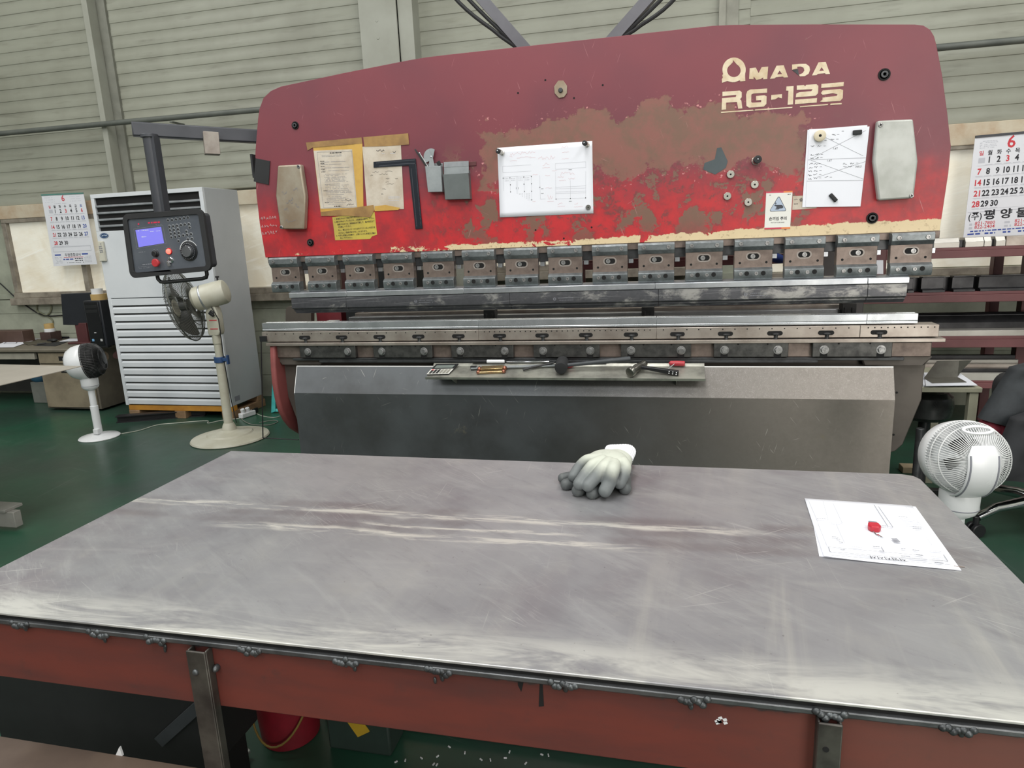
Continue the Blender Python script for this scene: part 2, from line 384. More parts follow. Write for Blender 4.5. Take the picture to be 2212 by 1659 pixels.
# ================================================================ PRESS BRAKE
press = thing('press_brake', 'huge red press brake with a worn painted ram and a row of clamps', 'press brake', (1.4, .3, 0))
def mir(x): return 2.8 - x
YF = .03
def ram_mat():
    t = NT('worn red machine paint'); p = t.pos(); x, y, z = t.xyz(p)
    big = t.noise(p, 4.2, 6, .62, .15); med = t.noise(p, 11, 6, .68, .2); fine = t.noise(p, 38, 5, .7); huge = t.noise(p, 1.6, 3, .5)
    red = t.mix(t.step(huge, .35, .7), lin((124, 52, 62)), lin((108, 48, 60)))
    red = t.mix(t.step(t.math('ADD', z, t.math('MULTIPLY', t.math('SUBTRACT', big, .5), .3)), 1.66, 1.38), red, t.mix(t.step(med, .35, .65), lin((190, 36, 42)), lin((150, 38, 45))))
    # rubbed zone where the primer shows: X 1.0..2.5, Z 1.52..1.84, with a ragged edge
    wob = t.math('MULTIPLY', t.math('SUBTRACT', big, .5), .34); wob2 = t.math('ADD', t.math('MULTIPLY', t.math('SUBTRACT', med, .5), .20), t.math('MULTIPLY', t.math('SUBTRACT', fine, .5), .07))
    ex = t.math('SUBTRACT', t.math('ABSOLUTE', t.math('SUBTRACT', x, 1.72)), .66)
    top = t.math('SUBTRACT', z, t.math('SUBTRACT', 1.825, t.math('MULTIPLY', t.math('POWER', t.math('ABSOLUTE', t.math('SUBTRACT', x, 1.75)), 2), .14)))
    bot = t.math('SUBTRACT', 1.60, z)
    d = t.math('MAXIMUM', ex, t.math('MAXIMUM', top, t.math('MULTIPLY', bot, .8)))
    d = t.math('ADD', t.math('ADD', d, wob), t.math('MULTIPLY', wob2, .8))
    zoneA = t.step(d, .012, -.004)
    # lower belt where paint and primer alternate in patches
    exb = t.math('SUBTRACT', t.math('ABSOLUTE', t.math('SUBTRACT', x, 1.62)), .78)
    zb = t.math('SUBTRACT', t.math('ABSOLUTE', t.math('SUBTRACT', z, 1.49)), .15)
    belt = t.step(t.math('MAXIMUM', exb, zb), .14, -.06)
    zoneB = t.math('MULTIPLY', belt, t.step(t.math('ADD', med, t.math('MULTIPLY', big, .5)), .80, .825))
    primer = t.mix(t.step(med, .35, .65), lin((134, 84, 75)), lin((116, 86, 71)))
    primer = t.mix(t.math('MULTIPLY', t.step(big, .55, .8), .7), primer, lin((112, 72, 66)))
    sp = t.math('MULTIPLY', belt, t.step(t.noise(p, 22, 6, .78, .4), .52, .60))
    c = t.mix(t.math('MULTIPLY', sp, .7), red, lin((98, 56, 54)))
    c = t.mix(t.math('MAXIMUM', zoneA, zoneB), c, primer)
    # chips elsewhere and pale nicks
    chip = t.step(t.noise(p, 17, 6, .72), .70, .715); c = t.mix(t.math('MULTIPLY', chip, .8), c, lin((124, 96, 84)))
    edge = t.math('MULTIPLY', t.step(d, .06, .0), t.step(t.noise(p, 60, 3, .6), .64, .68)); c = t.mix(t.math('MULTIPLY', edge, t.math('SUBTRACT', 1, zoneA)), c, lin((206, 140, 140)))
    sc = t.math('MULTIPLY', t.scratches(p, (.5, 1.2, 1.9, 2.7), 9, 170, .76, 'XZ'), t.step(big, .42, .6)); c = t.mix(t.math('MULTIPLY', sc, .4), c, lin((206, 150, 150)))
    # cream stripe along the foot of the ram, flaking away to the left
    hgt = t.math('ADD', 1.306, t.math('MULTIPLY', t.step(x, 1.2, 2.9), .024))
    low = t.math('ADD', z, t.math('MULTIPLY', t.math('SUBTRACT', t.noise(p, 26, 4, .7), .5), .035))
    keep = t.step(t.math('ADD', t.noise(t.mapping(p, scale=(1, 1, 1.6)), 13, 5, .72), t.math('MULTIPLY', t.step(x, .45, 1.25), .32)), .60, .615)
    keep2 = t.step(t.noise(p, 6.5, 6, .65, .5), .36, .375)
    gap = t.math('MULTIPLY', t.step(low, hgt, t.math('SUBTRACT', hgt, .004)), t.math('MULTIPLY', keep, keep2))
    cream = t.mix(t.step(t.noise(p, 45, 4, .7), .55, .75), lin((214, 194, 156)), lin((160, 136, 104)))
    cream = t.mix(t.math('MULTIPLY', t.step(t.noise(p, 70, 4, .8, .5), .58, .64), t.math('MULTIPLY', t.step(x, 1.9, 1.0), .9)), cream, lin((120, 74, 64)))
    c = t.mix(gap, c, cream)
    bare = t.math('MAXIMUM', zoneA, zoneB)
    t.bump(t.math('ADD', t.math('MULTIPLY', bare, -.6), t.math('MULTIPLY', fine, .25)), .18, .002)
    return t.out(c, t.mixf(fine, .40, .52), 0, Specular_IOR_Level=.6)
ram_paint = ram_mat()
half = [(-.113, 1.281), (-.122, 1.45), (-.121, 1.597), (-.100, 1.779), (-.064, 1.93), (-.050, 1.975), (-.022, 2.022), (.022, 2.050), (.075, 2.064), (.40, 2.093), (.72, 2.117), (.80, 2.121), (.90, 2.122)]
outl = half + [(2.02, 2.121), (2.10, 2.116), (2.40, 2.086), (2.755, 2.048), (2.785, 2.041), (2.808, 2.024), (2.823, 2.000), (2.833, 1.970), (2.862, 1.86), (2.890, 1.728), (2.914, 1.60), (2.914, 1.50), (2.902, 1.281)]
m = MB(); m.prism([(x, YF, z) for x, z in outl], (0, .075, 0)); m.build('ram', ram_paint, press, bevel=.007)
m = MB(); m.box(-.106, 2.906, .036, .10, 1.252, 1.282); m.build('ram_edge', brown_steel, press, bevel=.002)
m = MB(); m.box(-.092, 2.892, .045, .095, 1.213, 1.253); m.build('clamp_rail', dark_steel, press, bevel=.002)

# screws and plates on the ram face
def hexring(mb, c, ax, r, r2, t):
    mb.prism_hole(mb.ring(c, ax, r, 18), mb.ring(c, ax, r2, 6), V(ax).normalized() * t)
for k, (px, py, r) in enumerate(((638, 271, .017), (671, 524, .017), (1910, 161, .021), (1884, 471, .021))):
    c = at_y(px, py, YF - .001); m = MB(); m.lathe([(r * 1.05, 0), (r * 1.05, .003), (r * .8, .003), (r * .74, .0)], c, (0, -1, 0), 24)
    b = m.build('recessed_bolt', black_hole, press); m = MB(); hexring(m, c + V((0, -.002, 0)), (0, -1, 0), r * .62, r * .3, .007); m.build('socket_head', dark_steel, b, bevel=.001)
pad_m = plain('brushed cover plate', (186, 188, 184), .45, .15, c2=(164, 166, 160), scale=9, world=True)
pad_old = plain('grimy cover plate', (172, 164, 148), .42, .45, c2=(142, 124, 104), scale=6, world=True)
def pad(pts, mat, scr, marks):
    q = [at_y(px, py, YF - .036) for px, py in pts]; m = MB()
    m.prism(q, (0, .034, 0)); o = m.build('cover_plate', mat, press, bevel=.007, seg=3)
    for px, py in scr:
        c = at_y(px, py, YF - .0365); s = MB(); s.lathe([(.0085, 0), (.0085, .002), (.007, .0035), (.001, .0035)], c, (0, -1, 0), 18); w = s.build('screw', bolt_steel, o)
        s = MB(); s.obox(c + V((0, -.0038, 0)), (.005, 0, .002), (0, .0004, 0), (-.0006, 0, .0012)); s.obox(c + V((0, -.0038, 0)), (-.002, 0, .005), (0, .0004, 0), (.0012, 0, .0006)); s.build('cross_slot', black_hole, w)
    if marks:
        sh = Sheet(q[0], q[1], q[3], q[4], CAM); s = MB()
        for u, v, a in ((.15, .45, .22), (.3, .6, .3), (.2, .72, .2), (.62, .42, .2), (.45, .56, .15), (.25, .9, .45), (.7, .66, .16)): sh.scribble(s, u, v, a, -.07, 9, .0012, .001)
        s.build('pencil_marks', ink_gray, o)
def z2(pts, ox, oy, sc): return [(ox + x / sc, oy + y / sc) for x, y in pts]
pad(z2([(235, 780), (430, 770), (472, 1045), (460, 1325), (258, 1325), (218, 1035)], 540, 160, 3.95), pad_old, ((645, 360), (608, 491)), True)
pad(z2([(1500, 795), (1778, 783), (1815, 1110), (1783, 1400), (1508, 1418), (1470, 1110)], 1480, 40, 3.607), pad_m, ((1902, 270), (1969, 423)), False)
c = at_y(1211, 193, YF - .006); m = MB(); m.prism([c + V((.028 * a, 0, .034 * b)) for a, b in ((-.35, 1.05), (.45, 1), (1, .35), (.95, -.5), (.5, -.95), (-.3, -1), (-.95, -.4), (-1, .4))], (0, .005, 0))
o = m.build('blanking_plate', pad_old, press, bevel=.001); m = MB(); m.cyl(c + V((0, 0, -.004)), c + V((0, -.008, -.004)), .010, 12); m.build('weld_stud', dark_steel, o, bevel=.002)
m = MB()
for px, py in ((1178, 173), (1302, 184), (1240, 212), (1119, 201), (1157, 497), (1278, 491), (1218, 515)): q = at_y(px, py, YF); m.cyl(q + V((0, .002, 0)), q + V((0, -.0006, 0)), .0042, 10)
m.build('screw_hole', black_hole, press)

# lettering in cream film
cream_film = plain('cream lettering film', (224, 210, 184), .5, c2=(196, 172, 138), scale=18, world=True)
def LP(pts): return [at_y(1540 + x / 6.9125, 100 + y / 6.9125, YF - .0012) for x, y in pts]
L = MB(); E3 = V((0, .0011, 0))
def arc(cx, cy, rx, ry, a0, a1, n=14): return [(cx + rx * math.cos(math.radians(a0 + (a1 - a0) * i / n)), cy - ry * math.sin(math.radians(a0 + (a1 - a0) * i / n))) for i in range(n + 1)]
outer = [(137, 545), (133, 490), (150, 465), (140, 435)] + arc(316, 350, 174, 182, 200, -18, 26) + [(480, 440), (484, 518), (408, 524), (402, 508), (330, 535), (290, 538), (215, 518)]
hole = arc(313, 362, 101, 98, 62, -235, 26) + [(296, 240), (300, 205), (330, 240)]
L.prism_hole(LP(outer), LP(hole), E3)
for pts in ([(550, 328), (640, 318), (682, 400), (728, 312), (826, 302), (810, 488), (752, 492), (752, 462), (716, 488), (690, 492), (650, 502), (608, 450), (606, 490), (540, 488)],
            [(1182, 272), (1300, 262), (1390, 262), (1440, 300), (1450, 352), (1430, 410), (1370, 446), (1300, 450), (1285, 425), (1340, 400), (1366, 360), (1352, 318), (1310, 302), (1258, 306), (1262, 332), (1182, 350)],
            [(872, 728), (1032, 714), (1030, 776), (975, 762), (930, 792), (870, 798)],
            [(142, 680), (400, 660), (430, 685), (430, 760), (404, 790), (424, 810), (440, 928), (378, 932), (358, 830), (198, 842), (196, 942), (130, 948), (136, 775), (340, 758), (352, 726), (142, 744)],
            [(810, 630), (808, 692), (600, 706), (574, 720), (572, 830), (584, 842), (720, 834), (722, 802), (645, 808), (645, 742), (770, 732), (802, 745), (798, 860), (760, 900), (540, 916), (500, 890), (496, 720), (514, 668), (560, 645)],
            [(1098, 600), (1205, 594), (1196, 866), (1116, 874), (1128, 662), (1092, 660)],
            [(1252, 586), (1360, 578), (1376, 600), (1392, 576), (1545, 566), (1574, 590), (1570, 700), (1535, 738), (1238, 762), (1246, 706), (1290, 686), (1470, 670), (1490, 640), (1252, 652)],
            [(1228, 798), (1556, 772), (1550, 840), (1224, 864)],
            [(1622, 562), (1956, 534), (1950, 596), (1616, 622)],
            [(1640, 660), (1900, 636), (1944, 655), (1938, 775), (1900, 816), (1640, 830), (1602, 826), (1640, 790), (1634, 768), (1850, 740), (1860, 715), (1790, 700), (1640, 724), (1612, 700)],
            [(120, 978), (600, 945), (612, 962), (640, 942), (1190, 904), (1182, 920), (122, 996)], [(1298, 895), (1720, 860), (1716, 878), (1300, 910)], [(1756, 856), (1925, 846), (1922, 866), (1752, 878)]):
    L.prism(LP(pts), E3)
for ox, oy in ((0, 0), (627, -50)):
    L.prism_hole(LP([(852 + ox, 486 + oy), (950 + ox, 290 + oy), (1058 + ox, 284 + oy), (1122 + ox, 462 + oy), (1060 + ox, 466 + oy), (1045 + ox, 452 + oy), (940 + ox, 462 + oy), (922 + ox, 480 + oy)]),
                 LP([(996 + ox, 362 + oy), (960 + ox, 420 + oy), (1032 + ox, 414 + oy)]), E3)
tag(L.build('lettering', cream_film, press, smooth=False), 'cream film lettering, partly torn')
q = [at_y(px, py, YF - .0014) for px, py in ((1711, 151), (1724, 149.5), (1726, 163))]; m = MB(); m.prism(q, E3); m.build('torn_film', dark_steel, press)
def RP(px, py): return at_y(px, py, YF - .0012)
# paint marker scrawl at the left end
S0 = Sheet(RP(560, 462), RP(604, 458), RP(608, 512), RP(564, 516), CAM); m = MB()
for v in (.18, .5, .78):
    for k in range(6): S0.scribble(m, .08 + .13 * k, v - .07, .09, .15, 6, .0015)
m.build('marker_scrawl', plain('white paint marker', (206, 180, 180), .6), press)
grey_patch = plain('grey patch paint', (72, 82, 86), .5, world=True)
m = MB(); m.prism([RP(x, y) for x, y in ((1522, 352), (1544, 344), (1549, 320), (1558, 318), (1572, 348), (1568, 362), (1545, 377), (1519, 366))], E3); m.build('grey_paint_patch', grey_patch, press)

# ---- tool holders (clamps): thing > tool_holder > jaws, screws, slot
hold = MB(); hold.box(-.0765, .0765, .012, .046, 1.158, 1.237); hold.box(-.06, .06, .046, .09, 1.115, 1.215)
rail_rim = plain('worn slot rim', (168, 160, 154), .45, .4, c2=(140, 130, 124))
def make_holder():
    h = hold.build('tool_holder', brown_steel, press, bevel=.002)
    def sec(p, x0, x1): q = MB(); q.prism([(x0, y, z) for y, z in p], (x1 - x0, 0, 0)); return q
    uj = sec([(.04, 1.279), (.004, 1.279), (-.004, 1.271), (-.004, 1.247), (.010, 1.231), (.04, 1.231)], -.0775, .0775).build('upper_jaw', jaw_steel, h, bevel=.0015)
    lj = sec([(.04, 1.160), (.010, 1.160), (-.006, 1.149), (-.006, 1.121), (.001, 1.109), (.04, 1.109)], -.0765, .0765).build('lower_jaw', jaw_steel, h, bevel=.0015)
    def screw(x, z, y, r=.0085): q = MB(); hexring(q, (x, y, z), (0, -1, 0), r, r * .5, .004); q.cyl((x, y + .001, z), (x, y - .0008, z), r * .95, 12); q.build('socket_screw', bolt_steel, h, bevel=.0008)
    for x in (-.052, .052): screw(x, 1.259, -.004)
    for x in (-.050, .012): screw(x, 1.135, -.006, .0075)
    for x in (-.026, .040): q = MB(); q.cyl((x, -.002, 1.136), (x, -.0066, 1.136), .0095, 18); q.build('pin_hole', black_hole, h)
    for x in (-.053, .053): q = MB(); q.cyl((x, .014, 1.180), (x, .0114, 1.180), .005, 12); q.build('plate_hole', black_hole, h)
    def stadium(r, w, n=10):
        return [(w + r * math.cos(PI / 2 - PI * i / n), r * math.sin(PI / 2 - PI * i / n)) for i in range(n + 1)] + [(-w + r * math.cos(-PI / 2 - PI * i / n), r * math.sin(-PI / 2 - PI * i / n)) for i in range(n + 1)]
    q = MB(); q.prism_hole([(x, .0112, 1.206 + z) for x, z in stadium(.017, .013)], [(x, .0112, 1.206 + z) for x, z in stadium(.0115, .012)], (0, .004, 0)); q.build('slot_rim', rail_rim, h, bevel=.001)
    q = MB(); q.prism([(x, .0118, 1.206 + z) for x, z in stadium(.0112, .012)], (0, .004, 0)); q.build('slot', black_hole, h)
    q = MB(); hexring(q, (-.008, .0118, 1.206), (0, -1, 0), .010, .005, .003); q.cyl((-.008, .012, 1.206), (-.008, .0108, 1.206), .0095, 14); q.build('wedge_bolt', bolt_steel, h, bevel=.0008)
    q = MB(); q.box(.079, .10, .05, .08, 1.193, 1.213); q.build('wedge_tail', bright_steel, h, bevel=.001)
    return h
holder = make_holder()
for i in range(15):
    h = holder if i == 0 else copy_tree(holder, press)
    h.location = (.2 * i, 0, 0)
    for ch in h.children:
        if ch.name.startswith('wedge_bolt'): ch.location.x = .016 * max(0, (i - 9) / 5)
# ---- punches (upper tools), dies and their rail
tool_strip = bright_steel
def punch_mat():
    t = NT('worn punch steel'); p = t.pos(); n = t.noise(t.mapping(p, scale=(1, 1, 2)), 7, 6, .7, .3); f = t.noise(p, 60, 3, .6); x, y, z = t.xyz(p)
    n = t.math('ADD', n, t.math('MULTIPLY', t.step(x, .3, 2.9), .10))
    c = t.mix(t.step(n, .54, .70), t.mix(f, lin((66, 68, 72)), lin((90, 90, 94))), lin((150, 149, 146)))
    s = t.scratches(p, (0., .06), 3, 260, .68, 'XZ'); c = t.mix(t.math('MULTIPLY', s, .5), c, lin((150, 150, 152)))
    return t.out(c, t.mixf(n, .30, .5), .5)
punch_steel = punch_mat()
def secx(p, x0, x1): q = MB(); q.prism([(x0, y, z) for y, z in p], (x1 - x0, 0, 0)); return q
bx = [.024] + [at_y(px, 650, -.006).x for px in (747, 1101, 1422, 1873)] + [2.792]
sx = [.019] + [at_y(px, 620, -.012).x for px in (747, 1001, 1415, 1874)] + [2.796]
for i in range(5):
    o = secx([(.06, 1.08), (-.004, 1.079), (-.006, 1.072), (-.006, 1.028), (.012, 1.021), (.012, 1.014), (.02, 1.010), (.030, 1.0), (.036, 1.0), (.06, 1.04)], bx[i] + .0004, bx[i + 1] - .0004).build('punch', punch_steel, press, bevel=.0012)
    a = secx([(.05, 1.113), (.012, 1.111), (-.012, 1.104), (-.012, 1.081), (.05, 1.081)], sx[i] + .0004, sx[i + 1] - .0004).build('punch_land', bright_steel, o, bevel=.0015)
# maker's mark stamped on three punches (ring and illegible rows)
for px, py in ((898, 651), (1198, 646), (1611, 636)):
    c = at_y(px, py, -.0066); m = MB(); m.prism_hole(m.ring(c, (0, 1, 0), .007, 20), m.ring(c, (0, 1, 0), .0052, 20), (0, .0004, 0)); m.obox(c, (.006, 0, 0), (0, .0003, 0), (0, 0, .0009))
    sh = Sheet(c + V((.016, 0, .008)), c + V((.09, 0, .008)), c + V((.09, 0, -.012)), c + V((.016, 0, -.012)), CAM)
    for v in (.2, .7): sh.greek(m, 0, v, .95, .003, .0002, .9)
    m.build('stamped_mark', ink_gray, press)
dx = [-.157] + [at_y(px, 700, -.005).x for px in (1033, 1418, 1872)] + [2.841]
die_steel = plain('ground die steel', (190, 194, 198), .26, .7, c2=(162, 166, 170), scale=8, world=True)
rail_steel = plain('die rail steel', (176, 168, 160), .34, .6, c2=(140, 130, 122), scale=7, world=True)
for i in range(4):
    secx([(.05, .956), (.034, .956), (.027, .946), (.020, .956), (-.005, .956), (-.005, .929), (-.0035, .9275), (-.0035, .9255), (-.005, .924), (-.005, .916), (.05, .916)], dx[i] + .0004, dx[i + 1] - .0004).build('die', die_steel, press, bevel=.001)
rx = [-.158] + [at_y(px, 715, -.014).x for px in (1033, 1418, 1858)] + [2.918]
for i in range(4):
    m = MB(); m.box(rx[i] + .0004, rx[i + 1] - .0004, -.014, .07, .862, .911)
    o = m.build('die_rail', rail_steel, press, bevel=.0015)
    m = MB(); x = rx[i] + .03
    step = (.05, .0245, .05, .0245)[i]
    while x < rx[i + 1] - .012: m.cyl((x, -.0125, .9015), (x, -.0145, .9015), .0028, 8); x += step
    m.build('pin_hole', black_hole, o)
def stadium(r, w, n=10):
    return [(w + r * math.cos(PI / 2 - PI * i / n), r * math.sin(PI / 2 - PI * i / n)) for i in range(n + 1)] + [(-w + r * math.cos(-PI / 2 - PI * i / n), r * math.sin(-PI / 2 - PI * i / n)) for i in range(n + 1)]
for i in range(14):
    x = .09 + .2 * i + .004 * (i - 7) * .3
    m = MB(); m.prism([(x + a, -.0146, .882 + b) for a, b in stadium(.0095, .022)], (0, .004, 0)); o = m.build('rail_slot', black_hole, press)
    m = MB(); m.lathe([(.015, 0), (.016, .003), (.012, .006), (.004, .008)], (x + .004, -.014, .876), (0, 0, 1), 16); m.cyl((x + .004, -.014, .857), (x + .004, -.014, .877), .008, 12); m.build('clamp_bolt', dark_steel, o)
m = MB(); m.box(-.130, 2.939, -.032, .09, .842, .857); m.build('slide_plate', rail_steel, press, bevel=.002)
m = MB(); m.box(-.115, 2.902, 0, .14, .777, .838); m.build('bed_beam', brown_steel, press, bevel=.003)
blk = plain('black clamp block', (88, 88, 86), .38, .55, c2=(56, 56, 56), scale=30, bump=.08)
for i in range(7):
    x0 = .052 + .3988 * i; m = MB(); m.box(x0, x0 + .304, -.026, .0, .781, .851)
    o = m.build('clamp_block', blk, press, bevel=.0025)
    for k in (.045, .262):
        m = MB(); m.lathe([(.019, 0), (.019, .002), (.001, .002)], (x0 + k, -.026, .812), (0, -1, 0), 20); m.prism(m.ring((x0 + k, -.028, .812), (0, 1, 0), .0135, 6), (0, -.011, 0)); m.build('hex_bolt', bolt_steel, o, bevel=.0012)
        m = MB(); m.box(x0 + k - .016, x0 + k + .013, -.0266, -.01, .7805, .797); m.build('notch', black_hole, o)
    for k in (.10, .22): m = MB(); m.cyl((x0 + k, -.025, .838), (x0 + k, -.0266, .838), .004, 8); m.build('tapped_hole', black_hole, o)
m = MB(); m.box(.0, 2.80, -.012, .14, .764, .777); m.box(.15, 2.47, -.02, .05, .755, .766); m.build('lip_plate', dark_steel, press, bevel=.002)
bedp = plain('grey brown bed paint', (98, 92, 86), .5, .25, c2=(80, 74, 70), scale=4, world=True)
bh = [(2.918, .777), (2.903, .738), (2.899, .70), (2.899, .585), (2.842, .383), (2.815, .352), (2.78, .34), (2.78, 0)]
pts = [(x, .05, z) for x, z in bh]; pts += [(2.8 - p[0], .05, p[2]) for p in reversed(pts)]
m = MB(); m.prism(pts, (0, .09, 0)); m.build('lower_bed', bedp, press, bevel=.004)
for sg in (0, 1): m = MB(); m.prism([((2.8 - x) if sg else x, .012, z) for x, z in ((2.64, .776), (2.915, .776), (2.885, .738), (2.655, .738))], (0, .05, 0)); m.build('bed_flange', bedp, press, bevel=.006)
m = MB()
for px, py in ((1937, 848), (1930, 939)): q = at_y(px, py, .05); m.cyl(q, q + V((0, -.0008, 0)), .005, 10)
m.build('screw_hole', black_hole, press)
# scratched front cover of folded sheet
def cover_mat():
    t = NT('scratched dark cover sheet'); p = t.pos(); x, y, z = t.xyz(p); n = t.noise(p, 2.2, 5, .6); f = t.noise(p, 40, 4, .7); up = t.step(z, .602, .618)
    base = t.mix(t.step(n, .35, .65), lin((92, 95, 98)), lin((74, 75, 76)))
    base = t.mix(t.step(x, 1.2, 2.6), base, t.mix(f, lin((138, 132, 126)), lin((120, 114, 108))))
    sc = t.math('MULTIPLY', t.scratches(p, (.35, 1.3, 2.2, 2.9), 11, 170, .74, 'XZ'), t.step(t.noise(p, 3.5, 3, .5), .46, .66))
    curl = t.step(t.math('ABSOLUTE', t.math('SUBTRACT', t.noise(p, 46, 4, .6, 2.2), .5)), .010, .003)
    curl = t.math('MULTIPLY', curl, t.math('MULTIPLY', up, t.step(x, .6, 2.4)))
    c = t.mix(t.math('MULTIPLY', sc, .55), base, lin((186, 184, 178)))
    c = t.mix(t.math('MULTIPLY', curl, .30), c, lin((206, 204, 200)))
    wornedge = t.math('MULTIPLY', t.step(t.math('ABSOLUTE', t.math('SUBTRACT', z, .7415)), .005, .001), 1.0)
    we2 = t.math('MULTIPLY', t.step(t.math('ABSOLUTE', t.math('SUBTRACT', x, .028)), .006, .002), up)
    c = t.mix(t.math('MAXIMUM', wornedge, we2), c, lin((214, 214, 212)))
    rub = t.math('MULTIPLY', t.step(t.noise(p, 5, 6, .75), .60, .70), t.step(t.math('ABSOLUTE', t.math('SUBTRACT', z, .47)), .09, .03)); c = t.mix(t.math('MULTIPLY', rub, .5), c, lin((136, 128, 108)))
    t.bump(t.math('ADD', t.math('MULTIPLY', sc, -.5), t.math('MULTIPLY', n, 1.2)), .12, .004)
    return t.out(c, t.mixf(f, .30, .44), t.mixf(t.step(x, .8, 2.6), .5, .72))
cov = secx([(-.027, .742), (-.030, .742), (-.083, .613), (-.083, .02), (-.080, .02), (-.080, .613)], .029, 2.757)
cov.box(.03, .036, -.08, .05, .02, .60); cov.box(2.75, 2.756, -.08, .05, .02, .60)
cov.build('front_cover', cover_mat(), press, angle=10)
# red left side frame with rounded toe, right stub behind
redside = plain('faded red side paint', (142, 76, 74), .6, c2=(120, 64, 62), scale=5, world=True)
sf = [(-.02, .845), (-.036, .74), (-.042, .65), (-.036, .57), (-.02, .50), (.012, .44), (.06, .385), (.11, .35), (.17, .31), (.22, .25), (.22, 0), (1.2, 0), (1.2, .80), (.4, .80), (.3, .845)]
m = MB(); m.prism([(-.120, y, z) for y, z in sf], (.030, 0, 0)); m.build('side_frame', redside, press, bevel=.01, seg=3)
dred = plain('maroon paint', (92, 48, 50), .5, c2=(76, 40, 42), scale=4, world=True)
for x0, x1 in ((-.155, -.113), (2.86, 2.92)):
    m = MB(); m.box(x0, x1, .75, 1.2, .94, 1.95); m.build('rear_frame', dred, press, bevel=.006)
m = MB(); m.box(-.113, 2.94, .9, 1.0, 1.45, 1.8); m.build('rear_beam', dred, press, bevel=.006)
# back gauge seen through the die gap
m = MB(); m.box(.15, 2.66, .34, .40, .905, .938); m.build('back_gauge_bar', bright_steel, press, bevel=.002)
m = MB(); m.box(.15, 2.66, .42, .46, .90, .952); m.build('back_gauge_beam', rail_steel, press, bevel=.002)
for px in (1060, 1400, 1830):
    x = at_y(px, 680, .33).x; m = MB(); m.box(x - .03, x + .03, .30, .36, .915, .968); m.box(x - .022, x - .010, .296, .31, .925, .95); m.box(x + .010, x + .022, .296, .31, .925, .95)
    g = m.build('gauge_finger', dark_steel if px < 1800 else black_plastic, press, bevel=.002)
    m = MB(); m.box(x - .012, x + .012, .285, .34, .905, .924); m.build('finger_tip', bright_steel, g, bevel=.002)
m = MB(); m.box(.30, .36, .5, .6, .0, .91); m.box(2.45, 2.51, .5, .6, .0, .91); m.build('gauge_post', dark_steel, press, bevel=.003)
# foot of the machine: rear body so that it stands on the floor
m = MB(); m.box(-.10, 2.62, .14, .30, 0, .70); m.build('bed_back', dark_steel, press)
# ================================================================ THINGS ON THE RAM
YS = YF - .0006
def sheet_on_ram(pts, y=YS): return Sheet(*[at_y(px, py, y) for px, py in pts], CAM)
def magnet(name, px, py, d, label, group=None, h=.010, mat=None, y=YS):
    c = at_y(px, py, y); r = d * .00092; m = MB()
    m.lathe([(r * .93, 0), (r, .001), (r, h - .0012), (r * .92, h), (r * .25, h), (r * .25, h - .001), (.0005, h - .001)], c, (0, -1, 0), 28)
    o = tag(m.build(name, mat or bolt_bright, None), label, 'magnet', group)
    m = MB(); m.cyl(c + V((0, -h + .0006, 0)), c + V((0, -h - .0005, 0)), r * .24, 14); m.build('centre_hole', black_hole, o)
    return o
bolt_bright = plain('nickel plated steel', (196, 194, 186), .3, .8, c2=(168, 166, 158), scale=30)
dull = plain('dull grey magnet', (112, 112, 108), .5, .4)
creamm = plain('cream coated magnet', (214, 204, 180), .45, c2=(196, 184, 160))
for px, py, lab in ((1578, 377, 'silver ring magnet on the red ram, upper left of the four plain ones'), (1630, 399, 'silver ring magnet on the red ram, upper right of the four plain ones'),
                    (1571, 424, 'silver ring magnet on the red ram, lower left of the four plain ones'), (1616, 437, 'silver ring magnet on the red ram, lowest of the four plain ones')):
    magnet('ring_magnet', px, py, 17, lab, 'plain ring magnets stuck on the ram')
def knob_magnet(px, py, label, tilt, r=.0125, y=YS):
    c = at_y(px, py, y); ax = V(tilt).normalized(); m = MB()
    m.lathe([(r * 1.02, 0), (r * 1.02, .004), (r * .8, .006), (r * .8, .012), (r, .0135), (r, .026)], c, ax, 24)
    o = tag(m.build('knob_magnet', bolt_bright), label, 'magnet')
    m = MB(); m.lathe([(r * .98, .026), (r * .98, .036), (r * .7, .0375), (r * .5, .0375), (r * .5, .0365), (.0005, .0365)], c, ax, 24); k = m.build('black_cap', black_rubber, o)
    m = MB(); m.ball(c + ax * .037, .004, .004, .004, 10, 6); m.build('cap_screw', bright_steel, k)
    return o
knob_magnet(1632, 348, 'silver knob magnet with black cap above the ring magnets', (.15, -1, .1), .016)
# centre drawing with its three magnets
S = Sheet(*[at_y(px, py, YS) for px, py in z2([(125, 258), (1915, 128), (1937, 1492), (178, 1568)], 1060, 290, 8.733)], CAM)
def curled(S, name, mat, t=.0006, lift=.012, corner=(0, 1), n=14):
    m = MB(); vs = []; cu, cv = corner
    for j in range(n + 1):
        for i in range(n + 1):
            u, v = i / n, j / n; d = math.hypot(u - cu, (v - cv))
            vs.append(S.P(u, v, t + lift * max(0, 1 - d / .55) ** 2))
    fs = [(j * (n + 1) + i, j * (n + 1) + i + 1, (j + 1) * (n + 1) + i + 1, (j + 1) * (n + 1) + i) for j in range(n) for i in range(n)]
    m.add(vs, fs); o = m.build(name, mat); md = o.modifiers.new('thick', 'SOLIDIFY'); md.thickness = .0005; md.offset = 0
    return o
draw = tag(curled(S, 'drawing_sheet', paper, lift=.006), 'white landscape drawing of cabinet doors held by magnets on the middle of the red ram', 'paper')
ng, nr = MB(), MB(); W_, H_ = 2096., 1659.
def cu(x, y):
    # crop pixel -> sheet uv (the sheet is close to a parallelogram)
    u = (x - 125 - (y - 258) * 53 / 1310) / 1775; v = (y - 258 + u * 118) / 1310 ; return u, v
